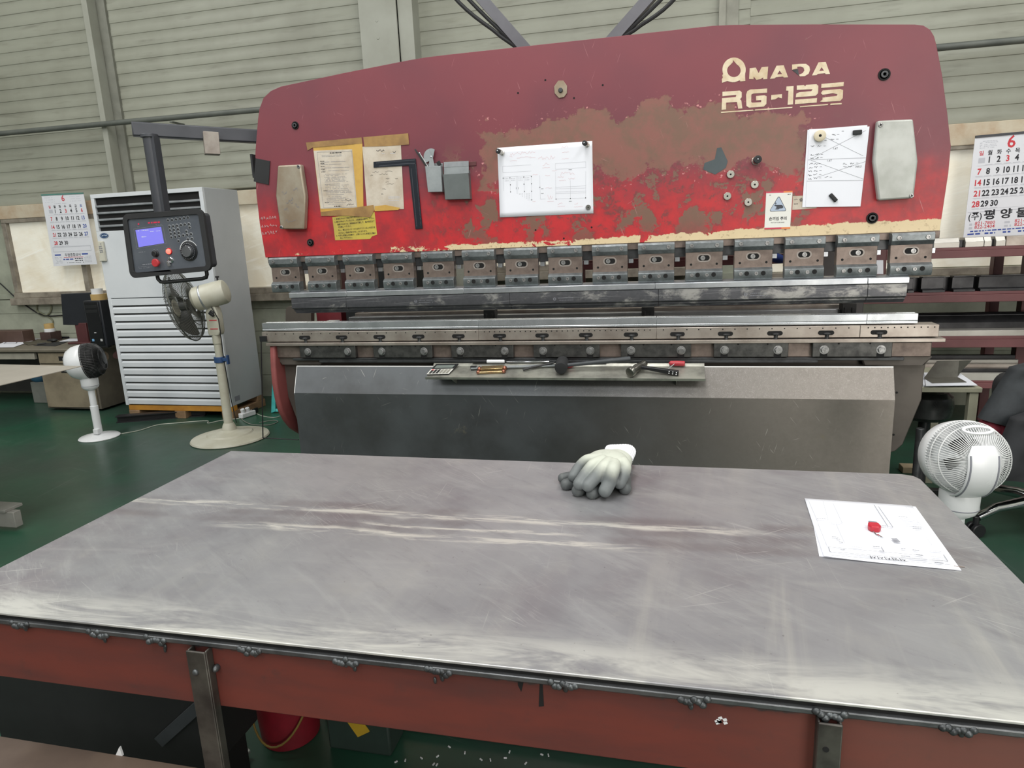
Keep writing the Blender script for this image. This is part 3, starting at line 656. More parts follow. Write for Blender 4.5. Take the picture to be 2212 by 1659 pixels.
def nl(b, x0, y0, x1, y1, w=.0009): a, c = cu(x0, y0), cu(x1, y1); S.line(b, *a, *c, w, .0014)
for x0, y0, x1, y1 in ((240, 800, 775, 770), (240, 800, 248, 1243), (248, 1243, 790, 1222), (775, 770, 790, 1222), (370, 793, 384, 1235), (490, 787, 505, 1230), (515, 786, 522, 1230), (640, 778, 655, 1226), (935, 762, 955, 1205), (1228, 545, 1785, 510), (1785, 510, 1790, 612), (1790, 612, 1230, 650), (1230, 650, 1228, 545), (225, 600, 770, 570), (230, 715, 775, 685), (225, 600, 230, 715), (1235, 980, 1800, 945), (1235, 1010, 1800, 985), (1235, 1070, 1800, 1040), (1235, 1100, 1800, 1070), (1245, 1198, 1800, 1168), (1510, 850, 1520, 1190), (1232, 700, 1245, 1198), (1790, 680, 1800, 1168), (955, 1205, 1050, 1200)):
    nl(ng, x0, y0, x1, y1)
for x, y in ((300, 830), (430, 825), (570, 815), (700, 810), (305, 870), (435, 860), (572, 853), (702, 846), (312, 1125), (312, 1162), (312, 1198), (448, 1120), (448, 1158), (448, 1195), (582, 1115), (585, 1155), (588, 1192), (715, 1112), (716, 1150), (718, 1188)):
    for k in (-28, 0, 28): u, v = cu(x + k, y - k * .06); S.rect(ng, u - .004, v - .006, u + .004, v + .006, .0014)
nb = MB()
for x, y in ((238, 822), (370, 815), (378, 945), (382, 1078), (650, 1065), (635, 798), (778, 785), (640, 930), (782, 920), (785, 1060), (790, 1222), (518, 1236), (250, 1243), (1250, 1200), (1518, 1185), (1798, 1168), (942, 985)): u, v = cu(x, y); S.rect(nb, u - .004, v - .007, u + .004, v + .007, .0015)
for x0, y0, x1, y1 in ((962, 1012, 1010, 1010), (965, 1100, 1014, 1098), (1475, 657, 1535, 654), (1490, 1238, 1545, 1235), (492, 990, 492, 1025), (535, 988, 536, 1025)): nl(nb, x0, y0, x1, y1, .0013)
for x, y, dx, dy in ((370, 340, 480, 60), (360, 400, 60, 60), (500, 430, 260, 20), (745, 435, 110, 12), (375, 495, 130, 10), (900, 415, 320, 70), (990, 530, 120, 60), (985, 620, 145, 14), (1335, 230, 120, 60), (1350, 335, 130, 12), (1340, 455, 130, 12), (1165, 670, 95, 14), (800, 745, 100, 18), (1040, 760, 90, 12), (1325, 700, 260, 70), (1300, 850, 130, 12), (1475, 800, 120, 40), (1090, 1120, 90, 90), (1085, 1245, 120, 8), (1280, 1270, 90, 50), (1280, 1335, 140, 8), (1590, 1250, 70, 50), (1590, 1335, 160, 8), (1050, 990, 120, 12), (660, 1265, 90, 14), (805, 1250, 60, 12), (1270, 785, 120, 24)):
    u, v = cu(x, y); S.scribble(nr, u, v, dx / 1775, dy / 1310, max(5, dx // 22), .0007, .0014)
ng.build('faint_lines', ink_light, draw, smooth=False); nb.build('dimension_marks', ink_black, draw, smooth=False); nr.build('red_handwriting', ink_pink, draw, smooth=False)
knob_magnet(1086, 331, 'silver knob magnet with black cap at the left corner of the landscape drawing', (-.5, -1, .25), .0105, YS - .002)
knob_magnet(1269, 313, 'silver knob magnet with black cap at the top right of the landscape drawing', (-.28, -1, .15), .0105, YS - .002)
magnet('ring_magnet', 1271, 448, 12, 'dull grey round magnet at the bottom right of the landscape drawing', None, .008, dull, YS - .0015)
# right hand note with crosses
NP = z2([(690, 186), (1520, 148), (1395, 1250), (640, 1258)], 1640, 250, 6.38)
S2 = Sheet(*[at_y(px, py, YS - .003) for px, py in z2([(665, 195), (1490, 128), (1372, 1246), (592, 1262)], 1640, 250, 6.38)], CAM); m = MB(); S2.slab(m, .0008)
tag(m.build('note_sheet', paper), 'white sheet lying under the crossed note, only its edges showing', 'paper')
S = Sheet(*[at_y(px, py, YS - .0046) for px, py in NP], CAM); m = MB(); S.slab(m, .0008)
note = tag(m.build('note_sheet', paper), 'white portrait note crossed out in pencil, held by magnets at the right of the ram', 'paper')
a, b = MB(), MB()
def nu(x, y): v = (y - 186 + (x - 690) * .040) / 1075.; u = (x - (690 - 48 * v)) / (830 - 76 * v); return u, v
def nl2(mb, x0, y0, x1, y1, w=.0012): S.line(mb, *nu(x0, y0), *nu(x1, y1), w)
for q in ((920, 300, 1435, 545), (700, 595, 1470, 205), (675, 605, 1470, 570), (715, 610, 1437, 858), (795, 845, 1465, 620), (655, 898, 1432, 876)): nl2(a, *q)
for x, y in ((708, 420), (805, 415), (1005, 262), (985, 330), (710, 540), (775, 530), (710, 585), (775, 575), (690, 660), (755, 658), (685, 712), (760, 705), (675, 765), (755, 757), (672, 820), (750, 805), (675, 868), (750, 855), (905, 842), (1160, 655), (1258, 650), (1160, 698), (1225, 692)): u, v = nu(x, y); S.scribble(b, u, v - .012, .065, .022, 7, .0012)
for x, y in ((890, 415), (1075, 258), (1065, 322), (850, 527), (845, 570), (820, 657), (838, 700), (832, 750), (828, 805), (826, 852), (975, 840), (1335, 643), (900, 340), (1140, 215)): nl2(b, x, y, x + 32, y - 2, .0013)
for x, y, tx in ((1015, 460, '1.6T'), (935, 625, '1.6T'), (1325, 702, '360.5')): S.text(b, tx, *nu(x, y), .0105, 0)
a.build('pencil_crosses', ink_gray, note, smooth=False); b.build('handwriting', ink_black, note, smooth=False)
magnet('round_magnet', 1770, 294, 24, 'big cream round magnet at the top left of the crossed note', None, .017, creamm, YS - .0055)
def bar_magnet(px, py, a, L, w, lab):
    c = at_y(px, py, YS - .011); d = V((math.cos(a), 0, math.sin(a))); m = MB(); m.obox(c, d * L, V((0, .0055, 0)), V((-d.z, 0, d.x)) * w)
    tag(m.build('bar_magnet', black_rubber, bevel=.003), lab, 'magnet')
bar_magnet(1852, 286, 0, .0165, .009, 'short black bar magnet at the top right of the crossed note')
bar_magnet(1800, 427, -.85, .019, .0075, 'short black bar magnet slanting low on the crossed note')
# WATCH YOUR HAND label and the small tag beside it
S = Sheet(*[at_y(px, py, YS) for px, py in z2([(97, 1047), (460, 1035), (425, 1558), (70, 1568)], 1640, 250, 6.38)], CAM); m = MB(); S.slab(m, .0008)
warn = tag(m.build('warning_sign', plain('white sign film', (226, 226, 220), .45, var=.02)), 'small white hand hazard sign with a triangle, low on the right of the ram', 'sign')
bm_, rm_, om_, gm_ = MB(), MB(), MB(), MB()
for v0, v1 in ((0, .04), (.955, 1)): S.rect(rm_, 0, v0, .66, v1); S.rect(om_, .66, v0, 1, v1)
S.shape(bm_, [(.46, .145), (.52, .145), (.80, .49), (.775, .525), (.20, .525), (.175, .49)], .0010)
S.shape(gm_, [(.47, .160), (.51, .160), (.78, .49), (.76, .515), (.215, .515), (.19, .49)], .0013)
hm = MB()
S.shape(hm, [(.34, .355), (.62, .36), (.68, .39), (.68, .44), (.62, .455), (.42, .455), (.40, .43), (.43, .42), (.43, .405), (.34, .375)], .0016); S.shape(hm, [(.36, .46), (.55, .455), (.50, .475), (.40, .475)], .0016)
S.line(hm, .385, .28, .385, .33, .0022, .0016); S.shape(hm, [(.34, .315), (.43, .315), (.385, .345)], .0016)
S.text(bm_, '손끼임 주의', .5, .755, .0158, .02, True, sx=.92); S.text(bm_, 'WATCH YOUR HAND', .5, .835, .0055, .01, True, sx=.98)
S.greek(bm_, .12, .095, .2, .003); S.greek(bm_, .82, .085, .93, .004)
bm_.build('black_print', ink_black, warn, smooth=False); rm_.build('red_band', plain('crimson band', (196, 62, 86), .5, var=0), warn, smooth=False); om_.build('orange_band', plain('orange band', (226, 132, 76), .5, var=0), warn, smooth=False)
gm_.build('triangle_panel', plain('grey blue triangle', (172, 186, 204), .5, var=0), warn, smooth=False); hm.build('hand_symbol', plain('dark symbol', (58, 62, 70), .5, var=0), warn, smooth=False)
S = Sheet(*[at_y(px, py, YS) for px, py in z2([(462, 1107), (790, 1093), (790, 1275), (455, 1297)], 1640, 250, 6.38)], CAM); m = MB(); S.slab(m, .0007)
o = tag(m.build('paper_tag', paper_old), 'soiled white tag half hidden behind the crossed note', 'tag'); m = MB(); S.text(m, '승', .28, .40, .016, .02); S.scribble(m, .06, .2, .16, .1, 6, .001); S.greek(m, .06, .58, .22, .004); m.build('print', ink_black, o, smooth=False)
# taped documents
tape_m = plain('old brown packing tape', (168, 134, 84), .3, c2=(128, 98, 66), scale=12, world=True)
tape_y = plain('yellowed tape', (206, 166, 84), .35, c2=(186, 146, 74), scale=10, world=True)
def ZP(pts, y): return [at_y(px, py, y) for px, py in z2(pts, 650, 280, 5.53)]
def zsheet(pts, y): return Sheet(*ZP(pts, y), CAM)
backs = zsheet([(145, 200), (735, 160), (742, 975), (236, 990)], YS); m = MB(); backs.slab(m, .0007)
d1 = tag(m.build('taped_document', tape_y), 'typed instruction sheet taped at the left of the ram, yellow border', 'document')
S = zsheet([(152, 252), (612, 234), (672, 932), (236, 945)], YS - .0009); m = MB(); S.slab(m, .0006); m.build('sheet', paper_old, d1)
m, g = MB(), MB(); S.frame(g, .085, .03, .985, .985, .0011)
m = MB(); S.greek(m, .42, .05, .72, .006, .0012, 1)
for k, v in enumerate((.085, .105, .20, .24, .30, .35, .41, .43, .46, .48, .50, .52, .54, .58, .60, .63, .66, .69, .71, .73, .76, .79, .82, .84, .87, .90, .93)): S.greek(g, .16 if v in (.20, .24, .30, .35) else .2, v, random.uniform(.6, .92), .0026, .0011, .85)
for v in (.185, .225, .275, .32, .365, .69, .895): S.greek(m, .14, v, .25, .0038, .0013, 1)
S.scribble(m, .70, .85, .18, .03, 8, .0014); S.scribble(m, .72, .925, .2, .04, 9, .0014); S.greek(m, .38, .965, .58, .006, .0013, 1)
m.build('bold_print', ink_black, d1, smooth=False); g.build('fine_print', ink_gray, d1, smooth=False)
m = MB(); m.prism(ZP([(640, 165), (735, 158), (748, 960), (690, 965)], YS - .0012), (0, -.0005, 0)); m.build('tape_strip', tape_y, d1)
m = MB(); m.prism(ZP([(60, 155), (725, 92), (735, 165), (140, 215), (80, 250)], YS - .0019), (0, -.0005, 0)); m.build('tape_strip', tape_m, d1)
m = MB(); m.prism(ZP([(235, 985), (868, 900), (878, 960), (830, 1048), (560, 1030), (240, 1032)], YS - .0021), (0, -.0005, 0)); m.build('tape_strip', tape_m, d1)
S = zsheet([(735, 205), (1195, 186), (1232, 948), (792, 962)], YS - .0010); m = MB(); S.slab(m, .0008)
d2 = tag(m.build('taped_document', paper_old), 'crumpled handwritten sheet taped beside the typed one', 'document')
m, g = MB(), MB(); S.scribble(m, .36, .055, .2, .035, 9, .0022); S.scribble(m, .78, .085, .09, .03, 6, .0018); S.greek(g, .5, .12, .85, .004)
for u, v, du in ((.22, .39, .16), (.55, .39, .2), (.4, .43, .22), (.15, .44, .08), (.56, .50, .1), (.8, .50, .08), (.55, .55, .08), (.58, .59, .2), (.45, .66, .1), (.42, .74, .05), (.4, .93, .05)): S.scribble(m, u, v, du, .022, 7, .0011)
for v in (.8, .82, .86): S.greek(g, .6, v, .9, .004)
m.build('handwriting', ink_black, d2, smooth=False); g.build('fine_print', ink_light, d2, smooth=False)
m = MB(); m.prism(ZP([(745, 90), (1282, 44), (1292, 178), (1010, 200), (760, 205)], YS - .0021), (0, -.0005, 0)); m.build('tape_strip', tape_m, d2)
m = MB(); m.prism(ZP([(880, 915), (1010, 900), (1190, 935), (1160, 960), (880, 975)], YS - .0021), (0, -.0005, 0)); m.build('tape_strip', tape_y, d2)
# yellow sticker with rows of characters
yel = plain('yellow sticker', (196, 178, 74), .6, c2=(172, 154, 76), scale=8, world=True)
m = MB(); m.prism(ZP([(375, 1045), (880, 985), (905, 1205), (912, 1255), (850, 1275), (828, 1306), (410, 1322)], YS + .0002), (0, -.0004, 0))
o = tag(m.build('caution_sticker', yel), 'torn yellow caution sticker with rows of small characters, below the taped papers', 'sticker')
S = zsheet([(375, 1045), (885, 985), (915, 1290), (410, 1322)], YS - .0004); m = MB()
for tx, u0, u1, v in (('1. 定格圧力以上で曲げ加工を行なわないで下さい。', .04, .9, .13), ('2. 稼働が停止しているとき、上型部品は絶対に下さい。', .04, .97, .25), ('要素する圧力は、許容加圧を確認して、最大耐圧以下', .10, .97, .37), ('で作業して下さい。', .10, .42, .48), ('なし、重心とセンターから左右で５トン以上の圧力を', .10, .97, .61), ('かけると、機械を傷つけることになります。', .10, .78, .73), ('3. ペダルを踏んだ状態で、上型ハンドルを前方に動か', .04, .97, .84), ('ないで下さい。', .12, .42, .95)): S.fit(m, tx, u0, u1, v, .0088, .012)
m.build('print', ink_black, o, smooth=False)
# black rubber magnet flap at the left edge
m = MB(); m.prism([at_y(px, py, YF - .001) for px, py in ((553, 342), (584, 348), (581, 399), (549, 392))], (0, -.004, 0)); m.box(-.128, -.118, YF - .004, YF + .07, 1.665, 1.775)
tag(m.build('rubber_flap', black_rubber), 'black rubber magnet sheet wrapped round the left edge of the ram', 'rubber sheet')
# black try square
sq = plain('black anodised square', (30, 36, 46), .4, .3)
q = ZP([(868, 385), (1372, 345), (1455, 1182), (1370, 1190), (1290, 428), (870, 455)], YS - .0035); m = MB(); m.prism(q, (0, -.0022, 0))
o = tag(m.build('carpenter_square', sq, bevel=.0006), 'black steel square hanging beside the taped papers', 'square')
m = MB()
S = Sheet(q[0], q[1], q[2], q[3] + (q[0] - q[1]), CAM)
def tick(p, d):
    p = at_y(*z2([p], 650, 280, 5.53)[0], YS - .0059); m.obox(p, (d[0], 0, d[1]), (0, .0002, 0), (.0006, 0, .0006))
for k in range(40): t_ = k / 39; tick((935 + 420 * t_, 435 - 38 * t_ if t_ < .83 else 405), (.0004, .0016)); tick((905 + 450 * t_, 398 - 36 * t_), (.0004, .0016))
for k in range(56): t_ = k / 55; tick((1318 + 66 * t_, 470 + 690 * t_), (.0016, .0004))
for k in range(46): t_ = k / 45; tick((1372 + 62 * t_, 420 + 720 * t_), (.0016, .0004))
m.build('graduation_marks', ink_gray, o)
# two pockets with tools
def pocket(pts, depth, label, mat):
    f = ZP(pts, YF - depth); m = MB(); n_ = len(f); back = [p + V((0, depth, 0)) for p in f]
    m.prism(f, (0, .0015, 0)); m.prism([f[0], f[3], back[3], back[0]], (.0015, 0, 0)); m.prism([f[1], f[2], back[2], back[1]], (-.0015, 0, 0)); m.prism([f[3], f[2], back[2], back[3]], (0, 0, .0015))
    top = [back[0] + V((0, 0, .014)), back[1] + V((0, 0, .014)), back[2], back[3]]; m.prism(top, (0, -.0012, 0))
    return tag(m.build('tool_pocket', mat, bevel=.0006), label, 'tool holder')
pocket([(1483, 437), (1668, 432), (1688, 742), (1518, 746)], .034, 'narrow bent sheet steel pocket holding a protractor on the ram', galv)
pk = plain('grey sheet steel', (118, 124, 124), .42, .5, c2=(98, 104, 104), scale=6)
pocket([(1698, 536), (2000, 516), (2022, 828), (1722, 836)], .03, 'wide grey steel pocket to the right of the protractor', pk)
m = MB(); m.prism(ZP([(1707, 388), (2003, 374), (2006, 700), (1712, 710)], YF - .014), (0, .003, 0)); o = tag(m.build('steel_rule_plate', galv, bevel=.0006), 'bright steel plate standing in the wide grey pocket', 'plate')
m = MB(); m.prism(ZP([(1707, 388), (2003, 374), (2004, 436), (1708, 450)], YF - .0145), (0, -.0006, 0)); m.build('bright_edge', bright_steel, o)
m = MB(); m.box(at_y(1005, 350, YF).x, at_y(1029, 350, YF).x, YF - .004, YF - .0005, at_y(1010, 359, YF).z, at_y(1010, 350, YF).z); tag(m.build('mounting_strap', dred, bevel=.0008), 'small red painted strap behind the wide pocket', 'strap')
# protractor head and blade
pc = at_y(*z2([(1556, 325)], 650, 280, 5.53)[0], YF - .016); m = MB(); R_ = .036
arcp = [pc + V((R_ * math.cos(math.radians(a)), 0, R_ * math.sin(math.radians(a)))) for a in range(58, 186, 8)]
m.prism(arcp + [pc + V((-.030, 0, -.024)), pc + V((.006, 0, -.012))], (0, .0014, 0)); m.prism([pc + V((-.006, -.0012, .008)), pc + V((.006, -.0012, .008)), pc + V((.016, -.0012, -.055)), pc + V((-.016, -.0012, -.055))], (0, .001, 0))
o = tag(m.build('protractor', galv), 'steel protractor head sticking out of the narrow pocket', 'protractor'); m = MB(); m.lathe([(.004, 0), (.004, .003), (.002, .004)], pc + V((0, -.001, 0)), (0, -1, 0), 14); m.build('pivot_screw', bright_steel, o)
m = MB(); m.obox(pc + V((.0, -.0014, .018)), (.0008, 0, .0), (0, .0003, 0), (-.008, 0, .016)); m.build('pointer', bright_steel, o)
p0 = at_y(*z2([(1418, 282)], 650, 280, 5.53)[0], YF - .02); p1 = at_y(*z2([(1515, 440)], 650, 280, 5.53)[0], YF - .012); d = (p1 - p0)
m = MB(); m.tube([p0, p1 + d * .5], .0035, 12); o = tag(m.build('scriber', chrome), 'thin bright scriber leaning out of the narrow pocket', 'scriber'); m = MB(); m.ball(p0, .0045, .0045, .0045, 12, 8); m.build('tip', bright_steel, o)
p0 = at_y(*z2([(1358, 228)], 650, 280, 5.53)[0], YF - .012); p1 = at_y(*z2([(1490, 425)], 650, 280, 5.53)[0], YF - .008); d = p1 - p0; n_ = V((-d.z, 0, d.x)).normalized()
m = MB(); m.obox((p0 + p1 + d * .3) / 2, d * .62, V((0, .0005, 0)), n_ * .0035); tag(m.build('thin_ruler', dark_steel), 'thin dark steel ruler behind the scriber', 'ruler')
p0 = at_y(*z2([(1648, 405)], 650, 280, 5.53)[0], YF - .018); m = MB(); m.obox(p0, (.0075, 0, .004), (0, .004, 0), (-.004, 0, .009)); m.obox(p0 + V((-.002, 0, -.03)), (.004, 0, 0), (0, .002, 0), (0, 0, .03)); tag(m.build('black_clip', black_plastic, bevel=.001), 'black clip standing at the right of the narrow pocket', 'clip')
# grey struts with hoses rising behind the ram
strut_m = plain('grey painted channel', (104, 104, 110), .5, c2=(88, 88, 94), scale=4)
def strut(p0, p1, side, label):
    d = (p1 - p0); far = p0 + d * 7; near = p0 - d * .35; dd = d.normalized(); n_ = V((dd.z, 0, -dd.x)); m = MB()
    m.obox((far + near) / 2, (far - near) / 2, n_ * .0235, V((0, .003, 0))); m.obox((far + near) / 2 + n_ * .022 + V((0, .02, 0)), (far - near) / 2, n_ * .002, V((0, .02, 0))); m.obox((far + near) / 2 - n_ * .022 + V((0, .02, 0)), (far - near) / 2, n_ * .002, V((0, .02, 0)))
    m.obox(near + V((0, -.018, -.03)), V((.04, 0, 0)), V((0, .046, 0)), V((0, 0, .05)))
    o = tag(m.build('steel_strut', strut_m, bevel=.001), label, 'strut')
    for k in (0, 1):
        h = MB(); off = n_ * side * (.032 + .018 * k); sag = n_ * side * (.012 + .022 * k)
        path = [near.lerp(far, t_) + off * min(1, t_ * 9) + sag * max(0, math.sin(PI * min(1, max(0, (t_ - .12) / .24)))) + V((0, .01, 0)) for t_ in [i / 40 for i in range(41)]]
        h.tube(path, .0085, 8); h.build('hose', black_rubber, o)
strut(at_y(1128, 97, .17), at_y(1043, 0, .17) + V((.0, 0, 0)), -1, 'grey steel strut leaning left above the ram, hoses strapped beneath')
strut(at_y(1328, 77, .17), at_y(1396, 0, .17), 1, 'grey steel strut leaning right above the ram, hoses strapped beneath')
plain_key = plain('grey calculator key', (150, 148, 138), .5)
# ================================================================ TOOL TRAY ON THE FRONT COVER
ty0, ty1 = -.155, -.031
TL_, TR_ = at_y(918, 810, ty0), at_y(1524, 821, ty0)
tray_m = plain('worn tray sheet', (172, 172, 162), .34, .45, c2=(120, 120, 114), scale=10, world=True)
zb, zf = .7505, .714
m = MB(); xa, xb = TL_.x, TR_.x
pr = [(-.026, zb + .004), (-.028, zb + .002), (-.031, zb), (-.036, zb - .008), (-.150, .7055), (-.1545, .7135), (-.1565, .7135), (-.1515, .7025), (-.036, zb - .0115), (-.027, zb)]
m.prism([(xa, y, z) for y, z in pr], (xb - xa, 0, 0))
for x in (xa + .12, xb - .12): m.prism([(x, -.05, .734), (x, -.146, .7035), (x, -.066, .664)], (.004, 0, 0))
tray = tag(m.build('tool_tray', tray_m), 'long shallow sheet steel tray of tools hooked over the front cover', 'tray')
TZ = .7055
TN = V((0, -.0370, .114)).normalized()
def on_tray(px, py, h=0):
    d = ray(px, py); p0 = V((0, -.150, .7058)) + TN * h
    return CAM + d * ((p0 - CAM).dot(TN) / d.dot(TN))
# calculator: leans against the back of the tray
c0 = at_y(951, 800, -.10); m = MB()
S = Sheet(on_tray(942, 785, .018), on_tray(991, 784, .018), on_tray(969, 807, .008), on_tray(921, 808, .008), CAM)
S.slab(m, .006, h=-.008); calc = tag(m.build('calculator', black_plastic, bevel=.002), 'desk calculator with a dark display leaning at the left end of the tray', 'calculator')
m = MB(); S.slab(m, .0007, .0, .52, 1, 1.0, h=-.002); m.build('key_panel', plain('pale key panel', (206, 206, 200), .45, var=.02), calc)
m = MB(); S.slab(m, .0007, .1, .16, .9, .42, h=-.002); m.build('display', plain('grey display', (116, 124, 120), .2), calc)
for r in range(4):
    for k in range(6):
        m = MB(); S.slab(m, .0016, .07 + .15 * k, .57 + .10 * r, .07 + .15 * k + .11, .57 + .10 * r + .07, h=-.0013)
        m.build('key', ink_red if (r == 0 and k == 0) else black_plastic if k < 3 else plain_key, calc)
# copper ended clamp piece
copper = plain('copper', (176, 122, 100), .3, .9, c2=(140, 92, 76), scale=20); brass = plain('brass plate', (206, 186, 140), .25, .9, c2=(160, 120, 90), scale=14)
a, b = on_tray(1033, 805, .007), on_tray(1088, 803, .007); d = (b - a).normalized()
o = thing('copper_block', 'brass and copper vice jaw piece lying in the tray right of the calculator', 'copper piece', (a + b) / 2)
m = MB(); m.tube([a, b], .0065, 12); m.build('rod', brass, o)
m = MB(); m.tube([a + V((0, .024, .010)), b + V((0, .024, .010))], .0075, 12); m.build('rod', brass, o)
m = MB(); m.obox((a + b) / 2 + V((0, .026, .016)), d * .052, V((0, .014, .005)), V((0, -.001, .003))); m.build('plate', brass, o, bevel=.001)
for p in (a, b):
    m = MB(); m.ball(p + V((0, .002, .002)), .0095, .012, .0095); m.ball(p + V((0, .024, .012)), .010, .013, .012); m.build('copper_end', copper, o)
# caliper / clamp bar
a, b = on_tray(1018, 795, .010), on_tray(1200, 789, .010); m = MB(); d = (b - a).normalized()
m.obox((a + b) / 2, (b - a) / 2, V((0, .008, .002)), V((0, -.001, .003))); o = tag(m.build('steel_bar', galv, bevel=.0008), 'long flat steel bar with a hooked jaw lying along the back of the tray', 'bar')
m = MB(); m.prism([a + V((-.004, -.003, .010)), a + V((.026, -.003, .010)), a + V((.018, -.003, -.006)), a + V((.006, -.003, -.015)), a + V((-.002, -.003, -.012))], (0, .012, 0)); m.build('jaw', dark_steel, o, bevel=.001)
# marker pen: white cap, dark barrel
def at_b(px, py): return at_y(px, py, -.032)
a, b, c = at_b(1020, 781.5), at_b(1052, 779.5), at_b(1090, 779); a.z = b.z = c.z = zb + .0135
o = thing('marker_pen', 'fat marker pen with a white cap at the back of the tray', 'pen', b)
m = MB(); m.tube([a, b], .0075, 14); m.build('barrel', black_plastic, o, bevel=.001)
m = MB(); m.tube([b, c - (c - b) * .06, c], [.0085, .0085, .007], 14); m.build('cap', white_plastic, o, bevel=.001)
a, b = at_b(1094, 784.5), at_b(1186, 781); a.z = b.z = zb + .0115
m = MB(); m.tube([a, a.lerp(b, .06), b], [.001, .0042, .0042], 10); o = tag(m.build('ball_pen', chrome), 'slim silver pen behind the bar in the tray', 'pen'); m = MB(); q = a.lerp(b, .45); r = a.lerp(b, .78); m.obox((q + r) / 2 + V((0, -.001, .0048)), (r - q) / 2, V((0, .0015, 0)), V((0, 0, .0006))); m.build('clip', chrome, o)
# black pick bar
p = [on_tray(1130, 799, .010), on_tray(1150, 793, .012), on_tray(1172, 789, .014), on_tray(1198, 783, .022)]
m = MB(); m.tube(p, [.006, .0055, .005, .0045], 10); tag(m.build('pry_bar', black_plastic), 'short black bent bar with a forked tip left of the mallet', 'pry bar')
# rubber mallet: head points at the camera, handle to the right
hc = on_tray(1213, 790, .030); mal = thing('rubber_mallet', 'black rubber mallet lying in the middle of the tray', 'mallet', hc)
ax = V((.05, -1, -.16)).normalized(); m = MB(); m.lathe([(.018, -.062), (.026, -.058), (.029, -.045), (.029, .024), (.026, .035), (.016, .037)], hc, ax, 28); m.build('head', black_rubber, mal)
hb = at_y(1362, 775, -.07); m = MB(); m.tube([hc, hc.lerp(hb, .2), hc.lerp(hb, .55), hc.lerp(hb, .98), hb], [.009, .0085, .0105, .012, .010], 14); m.build('handle', plain('grey fibre handle', (62, 66, 70), .5), mal)
# steel hammer: head points at the camera, handle toward the lower right
hc = on_tray(1376, 795, .024); ham = thing('hammer', 'steel hammer with a dark handle at the right of the tray', 'hammer', hc); hs = plain('polished hammer steel', (134, 134, 128), .28, .9, c2=(92, 90, 84), scale=20)
ax = V((-.55, -.83, -.22)).normalized(); m = MB(); m.lathe([(.012, -.062), (.0155, -.058), (.017, -.045), (.013, -.035), (.0165, -.02), (.019, 0), (.0165, .02), (.016, .026), (.0215, .032), (.0225, .05), (.020, .055)], hc, ax, 28); m.build('head', hs, ham)
ha, hb = hc + V((.01, .0, .003)), on_tray(1466, 808, .012); m = MB(); d = hb - ha; u = V((0, 1, .15)).normalized(); w = d.normalized().cross(u)
m.prism([ha - w * .006, ha + w * .006, hb + w * .0125, hb - w * .0105], u * .017); o = m.build('handle', black_plastic, ham, bevel=.003)
m = MB()
for i in range(3):
    for j in range(2): q = ha.lerp(hb, .76 + .09 * i) + w * (-.004 + .0085 * j); m.ball(q - u * .0005, .0026, .0012, .0026, 10, 6)
m.build('grip_dots', white_plastic, o)
# two red-handled screwdrivers
redp = plain('red plastic handle', (186, 62, 70), .4, c2=(160, 48, 58))
hc = on_tray(1461, 785, .016); o = thing('screwdriver', 'red handled screwdriver pointing at the camera, right end of the tray', 'screwdriver', hc)
m = MB(); m.tube([hc + V((-.030, .006, -.002)), hc + V((-.024, .004, .0)), hc, hc + V((.030, -.004, .0)), hc + V((.036, -.005, 0))], [.006, .0105, .012, .0115, .010], 14); m.build('handle', redp, o)
m = MB(); m.tube([hc + V((-.008, -.008, 0)), on_tray(1439, 801, .008)], .0022, 10); m.build('shaft', chrome, o)
hc = on_tray(1233, 790, .012); o = thing('screwdriver', 'red handled screwdriver mostly hidden behind the mallet', 'screwdriver', hc); m = MB(); m.tube([hc + V((-.04, 0, .0)), hc, hc + V((.018, 0, .002))], [.010, .0095, .004], 12); m.build('handle', redp, o); m = MB(); m.tube([hc + V((.015, 0, .002)), hc + V((.16, .006, .006))], .0022, 8); m.build('shaft', chrome, o)

